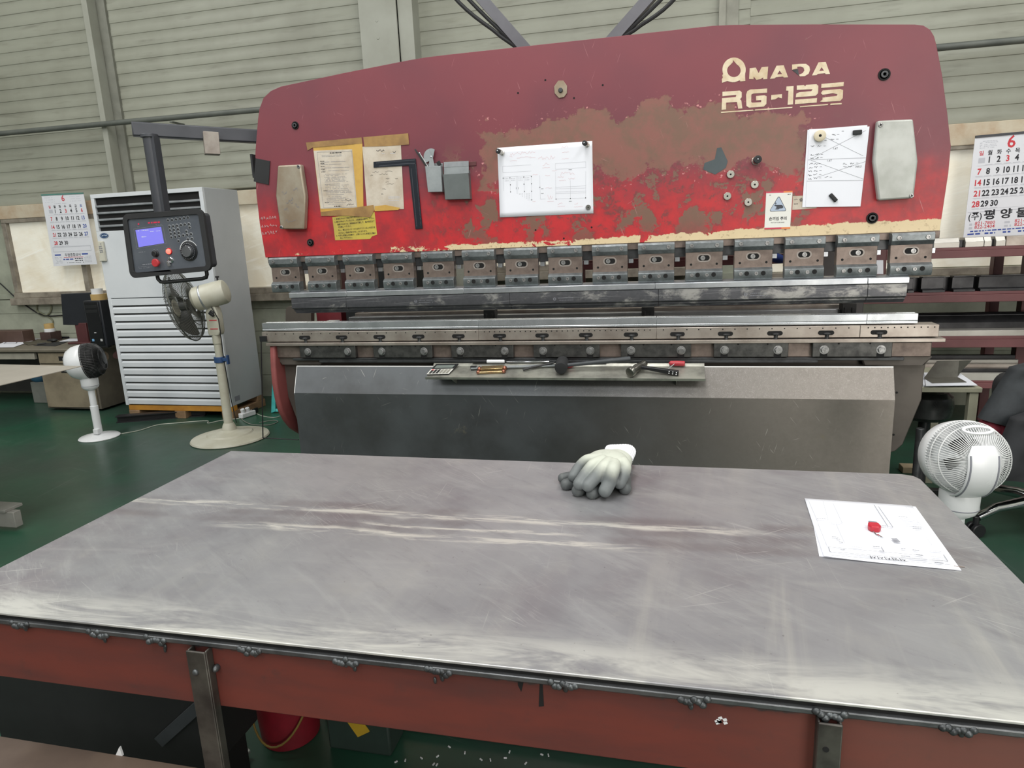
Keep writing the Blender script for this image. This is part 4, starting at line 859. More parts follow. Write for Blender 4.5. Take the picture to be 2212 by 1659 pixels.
# ================================================================ WORK TABLE
def table_mat():
    t = NT('scuffed table plate'); p = t.pos(); x, y, z = t.xyz(p)
    n = t.noise(p, 2.6, 5, .6, .2); sX = t.noise(t.mapping(p, scale=(1.6, 9, 1)), 2.0, 5, .7, .6); sY = t.noise(t.mapping(p, rot=(0, 0, .06), scale=(9, 1.1, 1)), 1.3, 5, .62, .5); f = t.noise(p, 70, 4, .75)
    c = t.mix(t.step(n, .3, .7), lin((160, 160, 163)), lin((140, 140, 144)))
    c = t.mix(t.math('MULTIPLY', t.step(n, .5, .72), .4), c, lin((134, 123, 130)))
    c = t.mix(t.math('MULTIPLY', t.step(sX, .48, .76), .28), c, lin((182, 181, 178)))
    dg = t.noise(t.mapping(p, rot=(0, 0, .62), scale=(3, 16, 1)), 1.6, 5, .7, .4); c = t.mix(t.math('MULTIPLY', t.step(dg, .5, .72), .38), c, lin((176, 177, 178))); c = t.mix(t.math('MULTIPLY', t.step(dg, .48, .28), .35), c, lin((122, 121, 126)))
    mo = t.noise(p, 9, 6, .7); c = t.mix(t.math('MULTIPLY', t.step(mo, .52, .75), .3), c, lin((170, 168, 164)))
    right = t.step(x, 1.5, 2.1); front = t.step(y, -1.8, -2.15)
    c = t.mix(t.math('MULTIPLY', t.math('MULTIPLY', t.step(sY, .46, .70), t.math('MAXIMUM', t.math('MULTIPLY', right, .5), .12)), t.math('ADD', t.math('MULTIPLY', front, .6), .4)), c, lin((198, 196, 188)))
    # the two pale scuffed bands along the table
    wv = t.math('MULTIPLY', t.math('SUBTRACT', t.noise(p, 4, 4, .6), .5), .05)
    rag = t.noise(t.mapping(p, scale=(3, 24, 1)), 2.4, 5, .7, .4)
    for yc, w, x0, x1 in ((-1.742, .024, .5, 2.05), (-1.842, .021, .9, 1.85), (-1.80, .010, 1.2, 1.7)):
        d = t.math('ABSOLUTE', t.math('SUBTRACT', t.math('ADD', y, wv), yc)); k = t.math('MULTIPLY', t.step(d, w, w * .3), t.math('MULTIPLY', t.step(x, x0 - .05, x0 + .1), t.step(x, x1 + .05, x1 - .1)))
        c = t.mix(t.math('MULTIPLY', k, t.step(rag, .42, .60)), c, lin((206, 204, 198)))
        k2 = t.math('MULTIPLY', t.step(t.math('ABSOLUTE', t.math('SUBTRACT', t.math('ADD', y, wv), yc + .028)), .03, .005), t.step(n, .42, .6)); c = t.mix(t.math('MULTIPLY', k2, .35), c, lin((104, 90, 92)))
    edge = t.step(y, -2.12, -2.21); c = t.mix(t.math('MULTIPLY', edge, t.step(sX, .35, .6)), c, lin((205, 205, 200)))  # reflection along the front edge painted into the plate colour
    sc = t.math('MAXIMUM', t.scratches(p, (.5, .9, 2.5, 2.8, 1.5), 6, 240, .72), t.math('MULTIPLY', t.scratches(p, (.62, .75), 18, 260, .64), .35))
    sc = t.math('MULTIPLY', sc, t.step(t.noise(p, 3.3, 3, .5), .46, .66)); c = t.mix(t.math('MULTIPLY', sc, .36), c, lin((222, 222, 218)))
    spk = t.step(t.noise(p, 120, 2, .5), .72, .76); c = t.mix(t.math('MULTIPLY', spk, .4), c, lin((90, 84, 82)))
    t.bump(t.math('ADD', t.math('MULTIPLY', sX, .7), t.math('MULTIPLY', f, .2)), .06, .003)
    return t.out(c, t.math('ADD', t.mixf(n, .34, .46), t.math('MULTIPLY', t.math('SUBTRACT', sX, .5), .15)), .45)
TX0, TX1, TY0, TY1 = .612, 2.425, -2.226, -1.368
TX0 = .60
bench = thing('work_table', 'low work table with a scuffed steel top and red brown apron in the foreground', 'table', ((TX0 + TX1) / 2, (TY0 + TY1) / 2, 0))
corner = .02
pts = [(TX0, TY1, .7455), (TX1 - .03, TY1, .7455), (TX1 - .008, TY1 - .01, .7455), (TX1, TY1 - .03, .7455), (TX1, TY0, .7455), (TX0, TY0, .7455)]
m = MB(); m.prism(pts, (0, 0, .0045)); m.build('table_top', table_mat(), bench, bevel=.0012)
lipm = plain('raw plate edge', (112, 114, 116), .4, .7, c2=(76, 78, 80), scale=14, bump=.2, bscale=90, world=True)
m = MB(); m.box(TX0, TX1, TY0 - .003, TY1, .7305, .7385); m.build('under_plate', lipm, bench, bevel=.0015)
m = MB(); m.box(TX0 + .02, TX1 - .02, TY0 + .004, TY1 - .02, .7384, .7457); m.build('gap_strip', black_hole, bench)
def apron_mat():
    t = NT('red oxide primer'); p = t.pos(); n = t.noise(t.mapping(p, scale=(1, 1, 5)), 3, 5, .6); f = t.noise(p, 24, 5, .7); x, y, z = t.xyz(p)
    c = t.mix(t.step(n, .3, .7), lin((104, 48, 39)), lin((82, 44, 40))); c = t.mix(t.math('MULTIPLY', t.step(f, .58, .75), .45), c, lin((66, 46, 43)))
    c = t.mix(t.math('MULTIPLY', t.step(x, 1.85, 2.3), .55), c, lin((116, 78, 68)))
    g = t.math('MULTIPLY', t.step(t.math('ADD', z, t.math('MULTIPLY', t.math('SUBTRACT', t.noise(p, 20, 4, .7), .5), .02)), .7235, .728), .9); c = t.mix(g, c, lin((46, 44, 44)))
    return t.out(c, t.mixf(f, .5, .65), 0)
apron = apron_mat()
m = MB(); m.box(TX0 + .01, TX1 - .01, -2.222, -2.214, .620, .730); m.box(TX0 + .01, TX1 - .01, TY1 - .03, TY1 - .022, .62, .730); m.box(TX0 + .01, TX0 + .018, -2.214, TY1 - .03, .62, .73); m.box(TX1 - .018, TX1 - .01, -2.214, TY1 - .03, .62, .73)
m.build('apron', apron, bench, bevel=.002)
# weld beads along the front edge
weld = plain('weld bead', (92, 96, 98), .4, .6, c2=(56, 58, 60), scale=40, bump=.4, bscale=120)
for i, px in enumerate((40, 208, 332, 537, 745, 945, 1215, 1500, 1795, 2073)):
    yy = (1330, 1345, 1357, 1381, 1401, 1421, 1445, 1473, 1508, 1536)[i]; q = at_y(px, yy + 6, -2.228); m = MB(); r = random.Random(i)
    for k in range(7): m.ball((q.x + (k - 3) * .0055, -2.2285 + r.uniform(-.001, .001), .7335 + r.uniform(-.003, .003) - .002 * (k % 3)), .0055, .0042, .0050, 10, 6)
    for k in range(1 + i % 3): m.ball((q.x + r.uniform(-.008, .012), -2.2235, .7235 - .005 * k), .004 - .0008 * k, .0022, .0055, 10, 6)
    m.build('weld_bead', weld, bench)
# drips and a splash on the apron
m = MB()
for pts in ([(1118, 1462), (1134, 1464), (1130, 1478), (1126, 1494), (1119, 1480)], [(1160, 1463), (1182, 1466), (1172, 1474), (1175, 1525), (1164, 1526), (1166, 1474)], [(1655, 1500), (1672, 1508), (1664, 1518)]):
    m.prism([at_y(px, py, -2.2222) for px, py in pts], (0, -.0005, 0))
m.build('black_drip', black_hole, bench)
m = MB()
for k in range(9): q = at_y(1555 + 13 * math.cos(k * 2.4) * (k % 3) / 2, 1559 + 8 * math.sin(k * 2.4) * (k % 3) / 2, -2.2222); m.obox(q, (.0022, 0, .001), (0, .0004, 0), (-.0008, 0, .0016))
m.build('white_splash', white_plastic, bench)
# channel posts welded to the apron
postm = plain('dark channel post', (96, 94, 88), .42, .6, c2=(56, 52, 50), scale=12, world=True)
for px0, px1, pyt, opening in ((400, 440, 1386, 1), (1768, 1822, 1547, -1)):
    a, b = at_y(px0, pyt, -2.238), at_y(px1, pyt, -2.238); m = MB()
    zt = .7285; zl = .0
    m.box(a.x, b.x, -2.241, -2.237, zl, zt); m.box(a.x, a.x + .003, -2.237, -2.2222, zl, zt); m.box(b.x - .003, b.x, -2.237, -2.2222, zl, zt)
    o = m.build('post', postm, bench, bevel=.002)
    c = V(((a.x + b.x) / 2 - .004, -2.2415, zt - .036)); s = MB()
    if opening > 0: s.ball(c, .0055, .004, .0055, 12, 8); s.build('weld_blob', weld, o); s = MB(); s.ball(c + V((.026, .016, .0)), .005, .008, .006, 12, 8); s.build('weld_blob', weld, o)
    else: s.cyl(c + V((0, .002, 0)), c + V((0, -.0004, 0)), .0038, 12); s.build('bolt_hole', black_hole, o)
for x in (TX0 + .05, TX1 - .09):
    m = MB(); m.box(x, x + .04, TY1 - .075, TY1 - .035, 0, .73); m.build('leg', postm, bench, bevel=.003)
# lower shelf plate in front, cross rail and diagonal strap underneath
shelfm = plain('brown shelf plate', (104, 88, 76), .6, c2=(82, 68, 60), scale=5, world=True)
za = .46
A, B = at_z(0, 1590, za), at_z(430, 1655, za)
m = MB(); m.box(A.x - .5, 1.9, A.y - .5, A.y, za - .006, za)
m.box(A.x - .5, 1.9, A.y - .012, A.y, za - .05, za - .006)
lp = m.build('lower_shelf', shelfm, bench, bevel=.001)
for x in (A.x - .45, 1.84):
    m = MB(); m.box(x, x + .04, A.y - .45, A.y - .41, 0, za - .006); m.build('leg', postm, bench, bevel=.002)
m = MB(); m.box(.22, .84, -1.90, -1.72, .15, .47)
db = tag(m.build('dark_chest', plain('black painted chest', (30, 29, 30), .6), bevel=.006), 'long black chest under the left part of the work table', 'chest')
m = MB(); m.box(.25, .81, -1.87, -1.74, 0, .15); m.build('plinth', black_hole, db)
m = MB(); q0, q1 = at_y(345, 1602, -1.904), at_y(418, 1536, -1.904); d = (q1 - q0); m.obox((q0 + q1) / 2 + d * .1, d * .62, V((0, .003, 0)), V((-d.z, 0, d.x)).normalized() * .014); m.build('grey_strap', plain('grey strap', (70, 72, 76), .5, .3), db, bevel=.001)
m = MB(); m.box(TX0 + .3, TX1 - .05, -1.515, -1.475, .0, .045); m.build('rear_rail', dark_steel, bench, bevel=.003)
# things under the table
q = at_z(612, 1642, 0); buck = thing('red_bucket', 'red plastic bucket standing on the floor under the table', 'bucket', (q.x - .035, q.y + .10, 0)); bc = V((q.x - .035, q.y + .10, 0))
m = MB(); m.lathe([(.075, 0), (.078, .003), (.092, .20), (.094, .22), (.088, .22), (.072, .006), (.001, .006)], bc, n=36); m.build('body', plain('red bucket plastic', (140, 26, 42), .5, c2=(110, 22, 34)), buck)
m = MB(); m.tube([bc + V((.095 * math.cos(a), .095 * math.sin(a), .20 - .17 * math.cos((a + PI / 2)))) for a in [(-PI + PI * i / 20) for i in range(21)]], .003, 8); m.build('handle', plain('yellow wire', (140, 116, 56), .5), buck)
q = at_z(770, 1625, 0); m = MB(); m.box(q.x - .08, q.x + .10, q.y + .0, q.y + .09, 0, .10)
gb = tag(m.build('green_case', plain('dark green case', (48, 62, 56), .5), bevel=.006), 'dark green box under the table beside the bucket', 'box')
m = MB(); c = at_y(772, 1566, q.y - .003); m.obox(c, (.016, 0, -.026), (0, .0012, 0), (.018, 0, .011)); m.build('yellow_tape', plain('yellow tape', (196, 160, 48), .5), gb)
m = MB(); a, b = at_z(505, 1656, .02), at_z(530, 1625, .02); m.tube([a - (b - a) * 1.5, a, b, b + (b - a) * .1], [.007, .007, .007, .012], 10)
tag(m.build('steel_rod', plain('pale rod', (150, 156, 152), .4, .4)), 'pale rod with a knob lying under the table by the bucket', 'rod')
m = MB(); q = at_z(256, 1632, za); m.prism([q + V((-.006, 0, 0)), q + V((.008, 0, 0)), q + V((.005, 0, .018))], (0, .004, 0)); tag(m.build('white_chip', white_plastic), 'small white triangular scrap on the edge of the lower shelf', 'scrap')
m = MB(); r = random.Random(3)
for k in range(16): q = at_z(r.uniform(850, 1250), r.uniform(1612, 1652), .002); a = r.uniform(0, 3); m.obox(q, (.004 * math.cos(a), .004 * math.sin(a), 0), (-.0015 * math.sin(a), .0015 * math.cos(a), 0), (0, 0, .0015))
tag(m.build('floor_debris', white_plastic), 'white scraps scattered on the green floor under the table', 'debris', kind='stuff')

# ---- drawing on the table and the red tape measure
TT = .7502
A4 = [at_z(px, py, TT) for px, py in ((1738, 1078), (1970, 1094), (2066, 1233), (1779, 1206))]
S0 = Sheet(A4[0] + V((.008, .001, 0)), A4[1] + V((.006, -.002, 0)), A4[2] + V((.008, .002, 0)), A4[3] + V((-.006, .006, 0)), CAM); m = MB(); S0.slab(m, .0008)
tag(m.build('drawing_sheet', paper), 'white sheet under the drawing on the table, only its corners showing', 'paper')
S = Sheet(*[p + V((0, 0, .001)) for p in A4], CAM)
sh = tag(curled(S, 'drawing_sheet', paper, t=.0006, lift=.003, corner=(0, 1)), 'white printed drawing lying on the steel table under the red tag', 'paper')
a, b, g = MB(), MB(), MB(); hh = .0045
def pq(x, y):
    # crop pixels (5.267x, origin 1700,1050) to sheet uv
    q = at_z(1700 + x / 5.267, 1050 + y / 5.267, TT + .004)
    e1, e2 = S.c[1] - S.c[0], S.c[3] - S.c[0]
    u, v = .5, .5
    for _ in range(12):
        r = q - S.P(u, v, .002); J1 = (S.c[1] - S.c[0]).lerp(S.c[2] - S.c[3], v); J2 = (S.c[3] - S.c[0]).lerp(S.c[2] - S.c[1], u)
        det = J1.x * J2.y - J1.y * J2.x; u += (r.x * J2.y - r.y * J2.x) / det; v += (J1.x * r.y - J1.y * r.x) / det
    return u, v
def pl(mb, x0, y0, x1, y1, w=.0012): S.line(mb, *pq(x0, y0), *pq(x1, y1), w, hh)
for q in ((990, 220, 1150, 470), (1150, 470, 1205, 475), (1040, 240, 1205, 475), (470, 700, 1560, 800), (470, 700, 490, 755), (490, 755, 1830, 865), (500, 795, 1860, 905), (1780, 790, 1830, 865), (1070, 700, 1105, 755)): pl(a, *q)
for q in ((245, 170, 350, 410), (520, 195, 630, 430), (410, 180, 470, 400), (350, 425, 460, 700), (560, 440, 655, 655), (365, 425, 1210, 480), (1220, 560, 1580, 585), (1580, 585, 1650, 680), (1270, 645, 1650, 680), (430, 655, 1760, 745), (1350, 240, 1560, 500)): pl(g, *q, .001)
for x, y, n in ((480, 420, 6), (350, 375, 4), (520, 585, 3), (570, 610, 2), (600, 645, 2), (1280, 355, 4), (1310, 385, 6), (1330, 415, 7), (1340, 445, 6), (1440, 470, 4), (1440, 490, 4), (740, 700, 5), (990, 695, 3), (1310, 720, 2), (1440, 735, 3), (1640, 745, 5), (1060, 745, 2), (620, 728, 2), (1480, 790, 3), (1400, 825, 8), (1640, 810, 5), (1660, 850, 5), (1690, 880, 4), (1310, 805, 4), (620, 780, 14), (1040, 455, 4)):
    for k in range(n): u, v = pq(x + 26 * k, y + 2 * k); S.rect(g if n > 4 else a, u - .008, v - .004, u + .008, v + .004, hh)
for k in range(4):
    for j in range(4): u, v = pq(1195 + 17 * k + 11 * j, 607 + 11 * j); S.rect(a, u - .006, v - .006, u + .006, v + .006, hh)
u, v = pq(1378, 862); 
rows = MB(); e = Sheet(S.P(*pq(1380, 868), hh), S.P(*pq(1010, 835), hh), S.P(*pq(990, 805), hh), S.P(*pq(1345, 835), hh), CAM)
e.text(rows, '작업지시서', .02, .92, .0125, .01, h=.0002); rows.build('title_print', ink_black, sh, smooth=False)
a.build('print', ink_gray, sh, smooth=False); g.build('faint_print', ink_light, sh, smooth=False)
q = at_z(1888, 1140, TT + .006); tp = thing('red_key_tag', 'small red tag with a metal clip lying on the printed drawing', 'tag', q)
rm = plain('red tag plastic', (190, 40, 58), .35, c2=(170, 30, 46)); m = MB(); d = V((.1, 1, 0)).normalized(); w = V((1, -.1, 0)).normalized()
m.prism([q + w * a_ + d * b_ + V((0, 0, -.004)) for a_, b_ in ((-.0095, .010), (.0095, .010), (.0115, -.004), (.008, -.013), (-.007, -.014), (-.0115, -.005))], (0, 0, .012)); m.build('body', rm, tp, bevel=.003, seg=3)
m = MB(); m.obox(q + d * .0135 + V((0, 0, .003)), w * .0075, d * .005, V((0, 0, .003))); m.build('grey_end', ink_gray, tp, bevel=.001)
m = MB(); m.tube([q + d * -.012 + w * -.004 + V((0, 0, -.001)), q + d * -.024 + w * .0 + V((0, 0, -.003)), q + d * -.036 + w * .007 + V((0, 0, -.004))], .0011, 8); m.obox(q + d * -.031 + w * .005 + V((0, 0, -.003)), d * .006 - w * .003, w * .002, V((0, 0, .0012))); m.build('metal_clip', chrome, tp)
m = MB(); m.tube([at_z(2060, 1223, .7508), at_z(2084, 1225, .7508)], .0008, 6); tag(m.build('wire_offcut', brown_steel), 'tiny wire offcut beside the corner of the printed drawing', 'wire')

# ---- gloves
def glove_mat(base, tip, pts):
    t = NT('coated glove'); p = t.pos(); n = t.noise(p, 30, 4, .6); f = t.noise(p, 9, 4, .6)
    # coating wears pale over the knuckles and stays dark at the fingertips
    d = None
    for q in pts:
        vm = t.n.new('ShaderNodeVectorMath'); vm.operation = 'DISTANCE'; t.t.links.new(p, vm.inputs[0]); vm.inputs[1].default_value = q
        d = vm.outputs['Value'] if d is None else t.math('MINIMUM', d, vm.outputs['Value'])
    k = t.step(t.math('ADD', d, t.math('MULTIPLY', t.math('SUBTRACT', f, .5), .05)), .022, .062)
    c = t.mix(k, lin(tip), lin(base)); c = t.mix(t.math('MULTIPLY', t.step(n, .55, .75), .25), c, lin((150, 156, 146)))
    t.bump(t.noise(p, 260, 2), .15, .001); return t.out(c, .55)
def glove(name, fingers, palm, thumb_r, label, base, tip):
    m = MB(); tips = []
    for path, r in fingers:
        pts = []
        for i in range(len(path) - 1):
            for k in range(6): pts.append(path[i].lerp(path[i + 1], k / 6))
        pts.append(path[-1]); n_ = len(pts)
        sm = pts[:]
        for _ in range(5): sm = [sm[0]] + [(sm[i - 1] + sm[i] * 2 + sm[i + 1]) / 4 for i in range(1, n_ - 1)] + [sm[-1]]
        r *= 1.27; rs = [r * (1.0 - .06 * i / n_) for i in range(n_)]
        m.tube(sm, rs, 14); m.ball(sm[-1], rs[-1], rs[-1], rs[-1], 14, 10); m.ball(sm[0], rs[0], rs[0], rs[0], 14, 10); tips.append(sm[-1])
    for c, rx, ry, rz, rot in palm: m.ball(c, rx, ry, rz, 24, 16, rot)
    o = m.build(name, glove_mat(base, tip, tips), recenter=False)
    md = o.modifiers.new('remesh', 'REMESH'); md.mode = 'VOXEL'; md.voxel_size = .0022; md.use_smooth_shade = True
    sm_ = o.modifiers.new('smooth', 'SMOOTH'); sm_.iterations = 7; sm_.factor = .5
    return tag(o, label, 'glove')
Z0 = .7505
def G(px, py, h): return at_z(px, py, Z0 + h)
rl = Matrix.Rotation(math.radians(-22), 3, 'Z')
low_f = [([G(1300, 1012, .016), G(1262, 1024, .016), G(1216, 1033, .0115)], .0108), ([G(1305, 1018, .016), G(1272, 1034, .016), G(1223, 1046.5, .0115)], .0118), ([G(1312, 1026, .016), G(1288, 1040, .015), G(1248, 1060, .0115)], .0122), ([G(1325, 1032, .016), G(1308, 1046, .014), G(1279, 1066, .0110)], .0118), ([G(1338, 1010, .020), G(1349, 1030, .018), G(1350, 1055, .0125)], .0125)]
glove('work_glove', low_f, [(G(1318, 1010, .020), .052, .058, .0175, rl), (G(1338, 992, .022), .036, .040, .018, rl)], 0, 'lower of the two work gloves, only its dark grey fingertips showing', (96, 100, 100), (84, 88, 89))
top_f = [([G(1296, 992, .066), G(1268, 992, .064), G(1250, 1010, .046), G(1239, 1029, .032)], .0112), ([G(1302, 996, .070), G(1282, 1003, .066), G(1264, 1026, .046), G(1251, 1045, .033)], .0120), ([G(1316, 1000, .071), G(1304, 1009, .068), G(1286, 1032, .046), G(1270, 1049, .032)], .0122), ([G(1326, 1004, .070), G(1324, 1016, .066), G(1318, 1040, .040), G(1307, 1060, .022)], .0128), ([G(1346, 1000, .062), G(1351, 1010, .056), G(1345, 1028, .042), G(1338, 1043, .030)], .0122)]
rt = Matrix.Rotation(math.radians(-18), 3, 'Z') @ Matrix.Rotation(math.radians(8), 3, 'X')
tg = glove('work_glove', top_f, [(G(1312, 994, .062), .050, .040, .021, rt), (G(1330, 996, .046), .040, .040, .026, rt), (G(1336, 990, .036), .032, .030, .020, rt)], 0, 'upper of the two work gloves, pale grey with darker fingers and white knit cuff', (190, 194, 182), (104, 109, 110))
knit = plain('white knit cuff', (226, 228, 232), .9, var=.03, bump=.3, bscale=200)
cc = G(1336, 988, .050); ax = (G(1335, 974, .078) - cc).normalized(); ax = V((.10, .80, .34)).normalized(); u = V((1, -.15, 0)).normalized(); w = ax.cross(u).normalized(); m = MB(); n_ = 64; vs = []; prof = [(.96, -.004), (1.0, .006), (1.04, .018), (1.05, .026), (1.0, .031), (.9, .030), (.84, .022), (.8, .004)]
for r, h in prof:
    for i in range(n_):
        a_ = 2 * PI * i / n_; k = r * (1 + .022 * (-1 if i % 2 else 1)); vs.append(cc + ax * h + u * (.036 * k * math.cos(a_)) + w * (.0195 * k * math.sin(a_)) * (1 + .25 * math.cos(2 * a_ + .6)))
m.add(vs, [(j * n_ + i, j * n_ + (i + 1) % n_, (j + 1) * n_ + (i + 1) % n_, (j + 1) * n_ + i) for j in range(len(prof) - 1) for i in range(n_)])
bpy.context.view_layer.update()
cf = m.build('cuff', knit, tg)
# loose steel sheet whose corner points in from the left, on a trestle
sm2 = plain('pale rolled sheet', (186, 180, 170), .4, .3, c2=(168, 162, 152), scale=3, world=True)
zS = .78
p0, p1, p2 = at_z(178, 790.5, zS), at_z(0, 787, zS), at_z(0, 832, zS); e1, e2 = (p1 - p0).normalized(), (p2 - p0).normalized()
m = MB(); m.prism([p0, p0 + e1 * 1.6, p0 + e1 * 1.6 + e2 * 1.2, p0 + e2 * 1.2], (0, 0, -.003))
tag(m.build('steel_sheet', sm2, recenter=False), 'pale steel sheet whose pointed corner juts in from the left', 'steel sheet')
ct = p0 + e1 * 1.15 + e2 * .45; o = thing('trestle', 'dark trestle holding the pale steel sheet at the left edge', 'trestle', (ct.x, ct.y, 0)); m = MB(); m.box(ct.x - .25, ct.x + .2, ct.y - .2, ct.y + .25, zS - .05, zS - .003); m.build('top_frame', dark_steel, o, bevel=.003)
for sx, sy in ((-.24, -.19), (.16, -.19), (-.24, .21), (.16, .21)): m = MB(); m.box(ct.x + sx, ct.x + sx + .04, ct.y + sy, ct.y + sy + .04, 0, zS - .05); m.build('leg', dark_steel, o, bevel=.003)
# ================================================================ CONTROL PENDANT (left of the ram)
PY_ = .0
pend = thing('control_pendant', 'grey control panel hanging from a swing arm at the left of the ram', 'control panel', at_y(345, 455, PY_))
pend_m = plain('dark grey powder coat', (70, 72, 78), .45, .2, c2=(56, 58, 64), scale=4)
armA, armB = at_y(300, 280, -.02), at_y(565, 296, .35)
d = (armB - armA); dn = d.normalized(); hz = V((0, 0, 1)); sd = dn.cross(hz).normalized(); upv = sd.cross(dn).normalized()
m = MB(); e0 = armA - dn * .03; e1 = armB + d * .25
m.obox((e0 + e1) / 2, (e1 - e0) / 2, sd * .028, upv * .033); m.build('arm', pend_m, pend, bevel=.006)
m = MB(); q = at_y(456, 305, .16); m.obox(q + V((0, 0, -.012)), dn * .036, sd * .033, upv * .054); m.build('tape_wrap', plain('grey masking tape', (164, 156, 148), .6, c2=(140, 130, 122), scale=14), pend, bevel=.002)
pt, pb = at_y(322, 292, PY_ - .02), at_y(345, 462, PY_ - .02)
pb = V((pt.x, pt.y, pb.z)); pt = pt + V((0, 0, .0))
m = MB(); m.cyl(pt + V((0, 0, -.012)), pt + V((0, 0, .004)), .040, 28); m.build('collar', pend_m, pend, bevel=.002)
m = MB(); m.cyl(pb, pt, .031, 28); m.box(pt.x + .012, pt.x + .040, pt.y - .02, pt.y + .022, pb.z, pt.z - .01); m.build('pole', pend_m, pend)
# housing: quad in space
S = Sheet(at_y(270, 468, PY_ - .05), at_y(434, 456, PY_ - .05), at_y(453, 580, PY_ - .05), at_y(287, 596, PY_ - .05), CAM)
U = (S.c[1] - S.c[0]) / S.w; 
def rrect(S, u0, v0, u1, v1, r, h, n=6):
    ru, rv = r / S.w, r / S.h; out = []
    for cu_, cv_, a0 in ((u1 - ru, v0 + rv, 90), (u1 - ru, v1 - rv, 0), (u0 + ru, v1 - rv, -90), (u0 + ru, v0 + rv, -180)):
        for i in range(n + 1): a = math.radians(a0 - 90 * i / n); out.append(S.P(cu_ + ru * math.cos(a), cv_ - rv * math.sin(a), h))
    return out
m = MB(); m.prism(rrect(S, .02, .02, .98, .98, .02, -.075), S.n * .066); m.build('housing', pend_m, pend, bevel=.003)
m = MB(); m.prism_hole(rrect(S, -.03, -.04, 1.03, 1.04, .035, -.012), rrect(S, .032, .048, .968, .952, .012, -.012), S.n * .018); m.build('rubber_frame', black_rubber, pend, bevel=.0025)
face_m = plain('glossy grey face plate', (104, 109, 117), .16, .2, c2=(88, 93, 102), scale=5)
S2 = Sheet(S.P(.028, .042, -.002), S.P(.972, .042, -.002), S.P(.972, .958, -.002), S.P(.028, .958, -.002), CAM)
m = MB(); S2.slab(m, .002, h=-.002); fp = m.build('face_plate', face_m, pend)
def F2(x, y):   # crop (9.757x, origin 260,450) -> uv on the face plate
    q = at_y(260 + x / 9.757, 450 + y / 9.757, PY_ - .05); e1_, e2_ = S2.c[1] - S2.c[0], S2.c[3] - S2.c[0]; r = q - S2.c[0]
    return r.dot(e1_) / e1_.length_squared, r.dot(e2_) / e2_.length_squared
m = MB(); q = [F2(*p) for p in ((325, 468), (865, 436), (940, 790), (408, 832))]
m.prism([S2.P(u, v, .0006) for u, v in q], S2.n * .0008)
scr = NT('blue screen'); scr.out(lin((120, 118, 214)), .2); scr.b.inputs['Emission Color'].default_value = lin((128, 124, 226)); scr.b.inputs['Emission Strength'].default_value = .55
sc_o = m.build('screen', scr.m, pend)
m = MB()
for x0, y0, x1, y1 in ((285, 440, 900, 402), (900, 402, 985, 800), (985, 800, 372, 855), (372, 855, 285, 440)): S2.line(m, *F2(x0, y0), *F2(x1, y1), .0012, .0004)
m.build('screen_outline', ink_gray, fp, smooth=False)
m = MB(); S2.greek(m, *F2(375, 488), F2(600, 480)[0], .006, .0016); S2.greek(m, *F2(460, 622), F2(560, 612)[0], .007, .0016); S2.greek(m, *F2(640, 520), F2(850, 500)[0], .004, .0016, .5)
m.build('screen_text', plain('pale screen text', (206, 210, 240), .5, var=0), sc_o, smooth=False)
m = MB()
for x, y, x1, sz in ((360, 405, 420, .003), (750, 382, 870, .004), (410, 940, 545, .004), (700, 915, 815, .004), (980, 890, 1080, .003), (1265, 215, 1440, .005), (400, 1205, 690, .007), (420, 1250, 700, .003), (430, 1278, 680, .003)): S2.greek(m, *F2(x, y), F2(x1, y)[0], sz, .0006, .8)
m.build('panel_print', ink_gray, fp, smooth=False)
m = MB(); S2.greek(m, *F2(585, 335), F2(835, 320)[0], .010, .0008, .95); u, v = F2(385, 345); m.cyl(S2.P(u, v, 0), S2.P(u, v, .001), .0045, 14)
m.build('red_lettering', plain('red panel lettering', (220, 50, 84), .4, var=0), fp, smooth=False)
key_m = plain('dark dome key', (54, 56, 60), .15, c2=(44, 46, 50)); key_rim = plain('pale key rim', (186, 190, 194), .4)
kp = [(1010, 305), (1095, 300), (1180, 293), (1265, 285), (1350, 278), (1430, 270), (1042, 440), (1122, 436), (1205, 430), (1288, 424), (1370, 418), (1455, 412), (1058, 520), (1140, 515), (1225, 508), (1470, 490), (1075, 598), (1158, 590), (1242, 585), (1405, 572), (1090, 675), (1172, 668), (1255, 660), (1340, 652), (1422, 645), (1502, 638), (1240, 765), (1440, 745), (1522, 738)]
for i, (x, y) in enumerate(kp):
    u, v = F2(x, y); m = MB(); m.lathe([(.0068, 0), (.0064, .0018), (.0042, .0032), (.0008, .0036)], S2.P(u, v, .0002), S2.n, 14); m.cur = 1; m.lathe([(.0082, 0), (.0082, .0006), (.0066, .0006)], S2.P(u, v, .0001), S2.n, 16); m.build('key', [key_m, key_rim], pend)
def roundp(x, y, prof, name, mat, parent=None): u, v = F2(x, y); q = MB(); q.lathe(prof, S2.P(u, v, .0002), S2.n, 32); return q.build(name, mat, parent or pend)
roundp(775, 1000, [(.017, 0), (.017, .004), (.014, .006), (.014, .016), (.012, .018), (.0008, .018)], 'selector_knob', black_plastic)
lo = roundp(1052, 975, [(.0165, 0), (.0165, .003), (.015, .005), (.0008, .005)], 'lamp_bezel', plain('red bezel', (190, 40, 50), .3), None)
roundp(1052, 975, [(.0135, .004), (.0125, .010), (.008, .013), (.0008, .0135)], 'lamp_lens', emit('lit red lamp', (255, 92, 78), 3.2), lo)
roundp(822, 1195, [(.012, 0), (.012, .012), (.0205, .014), (.0205, .021), (.018, .024), (.0008, .025)], 'stop_button', plain('red stop button', (190, 56, 62), .4))
ks = roundp(1088, 1165, [(.0155, 0), (.0155, .004), (.011, .006), (.0105, .0055), (.0008, .0055)], 'key_switch', chrome)
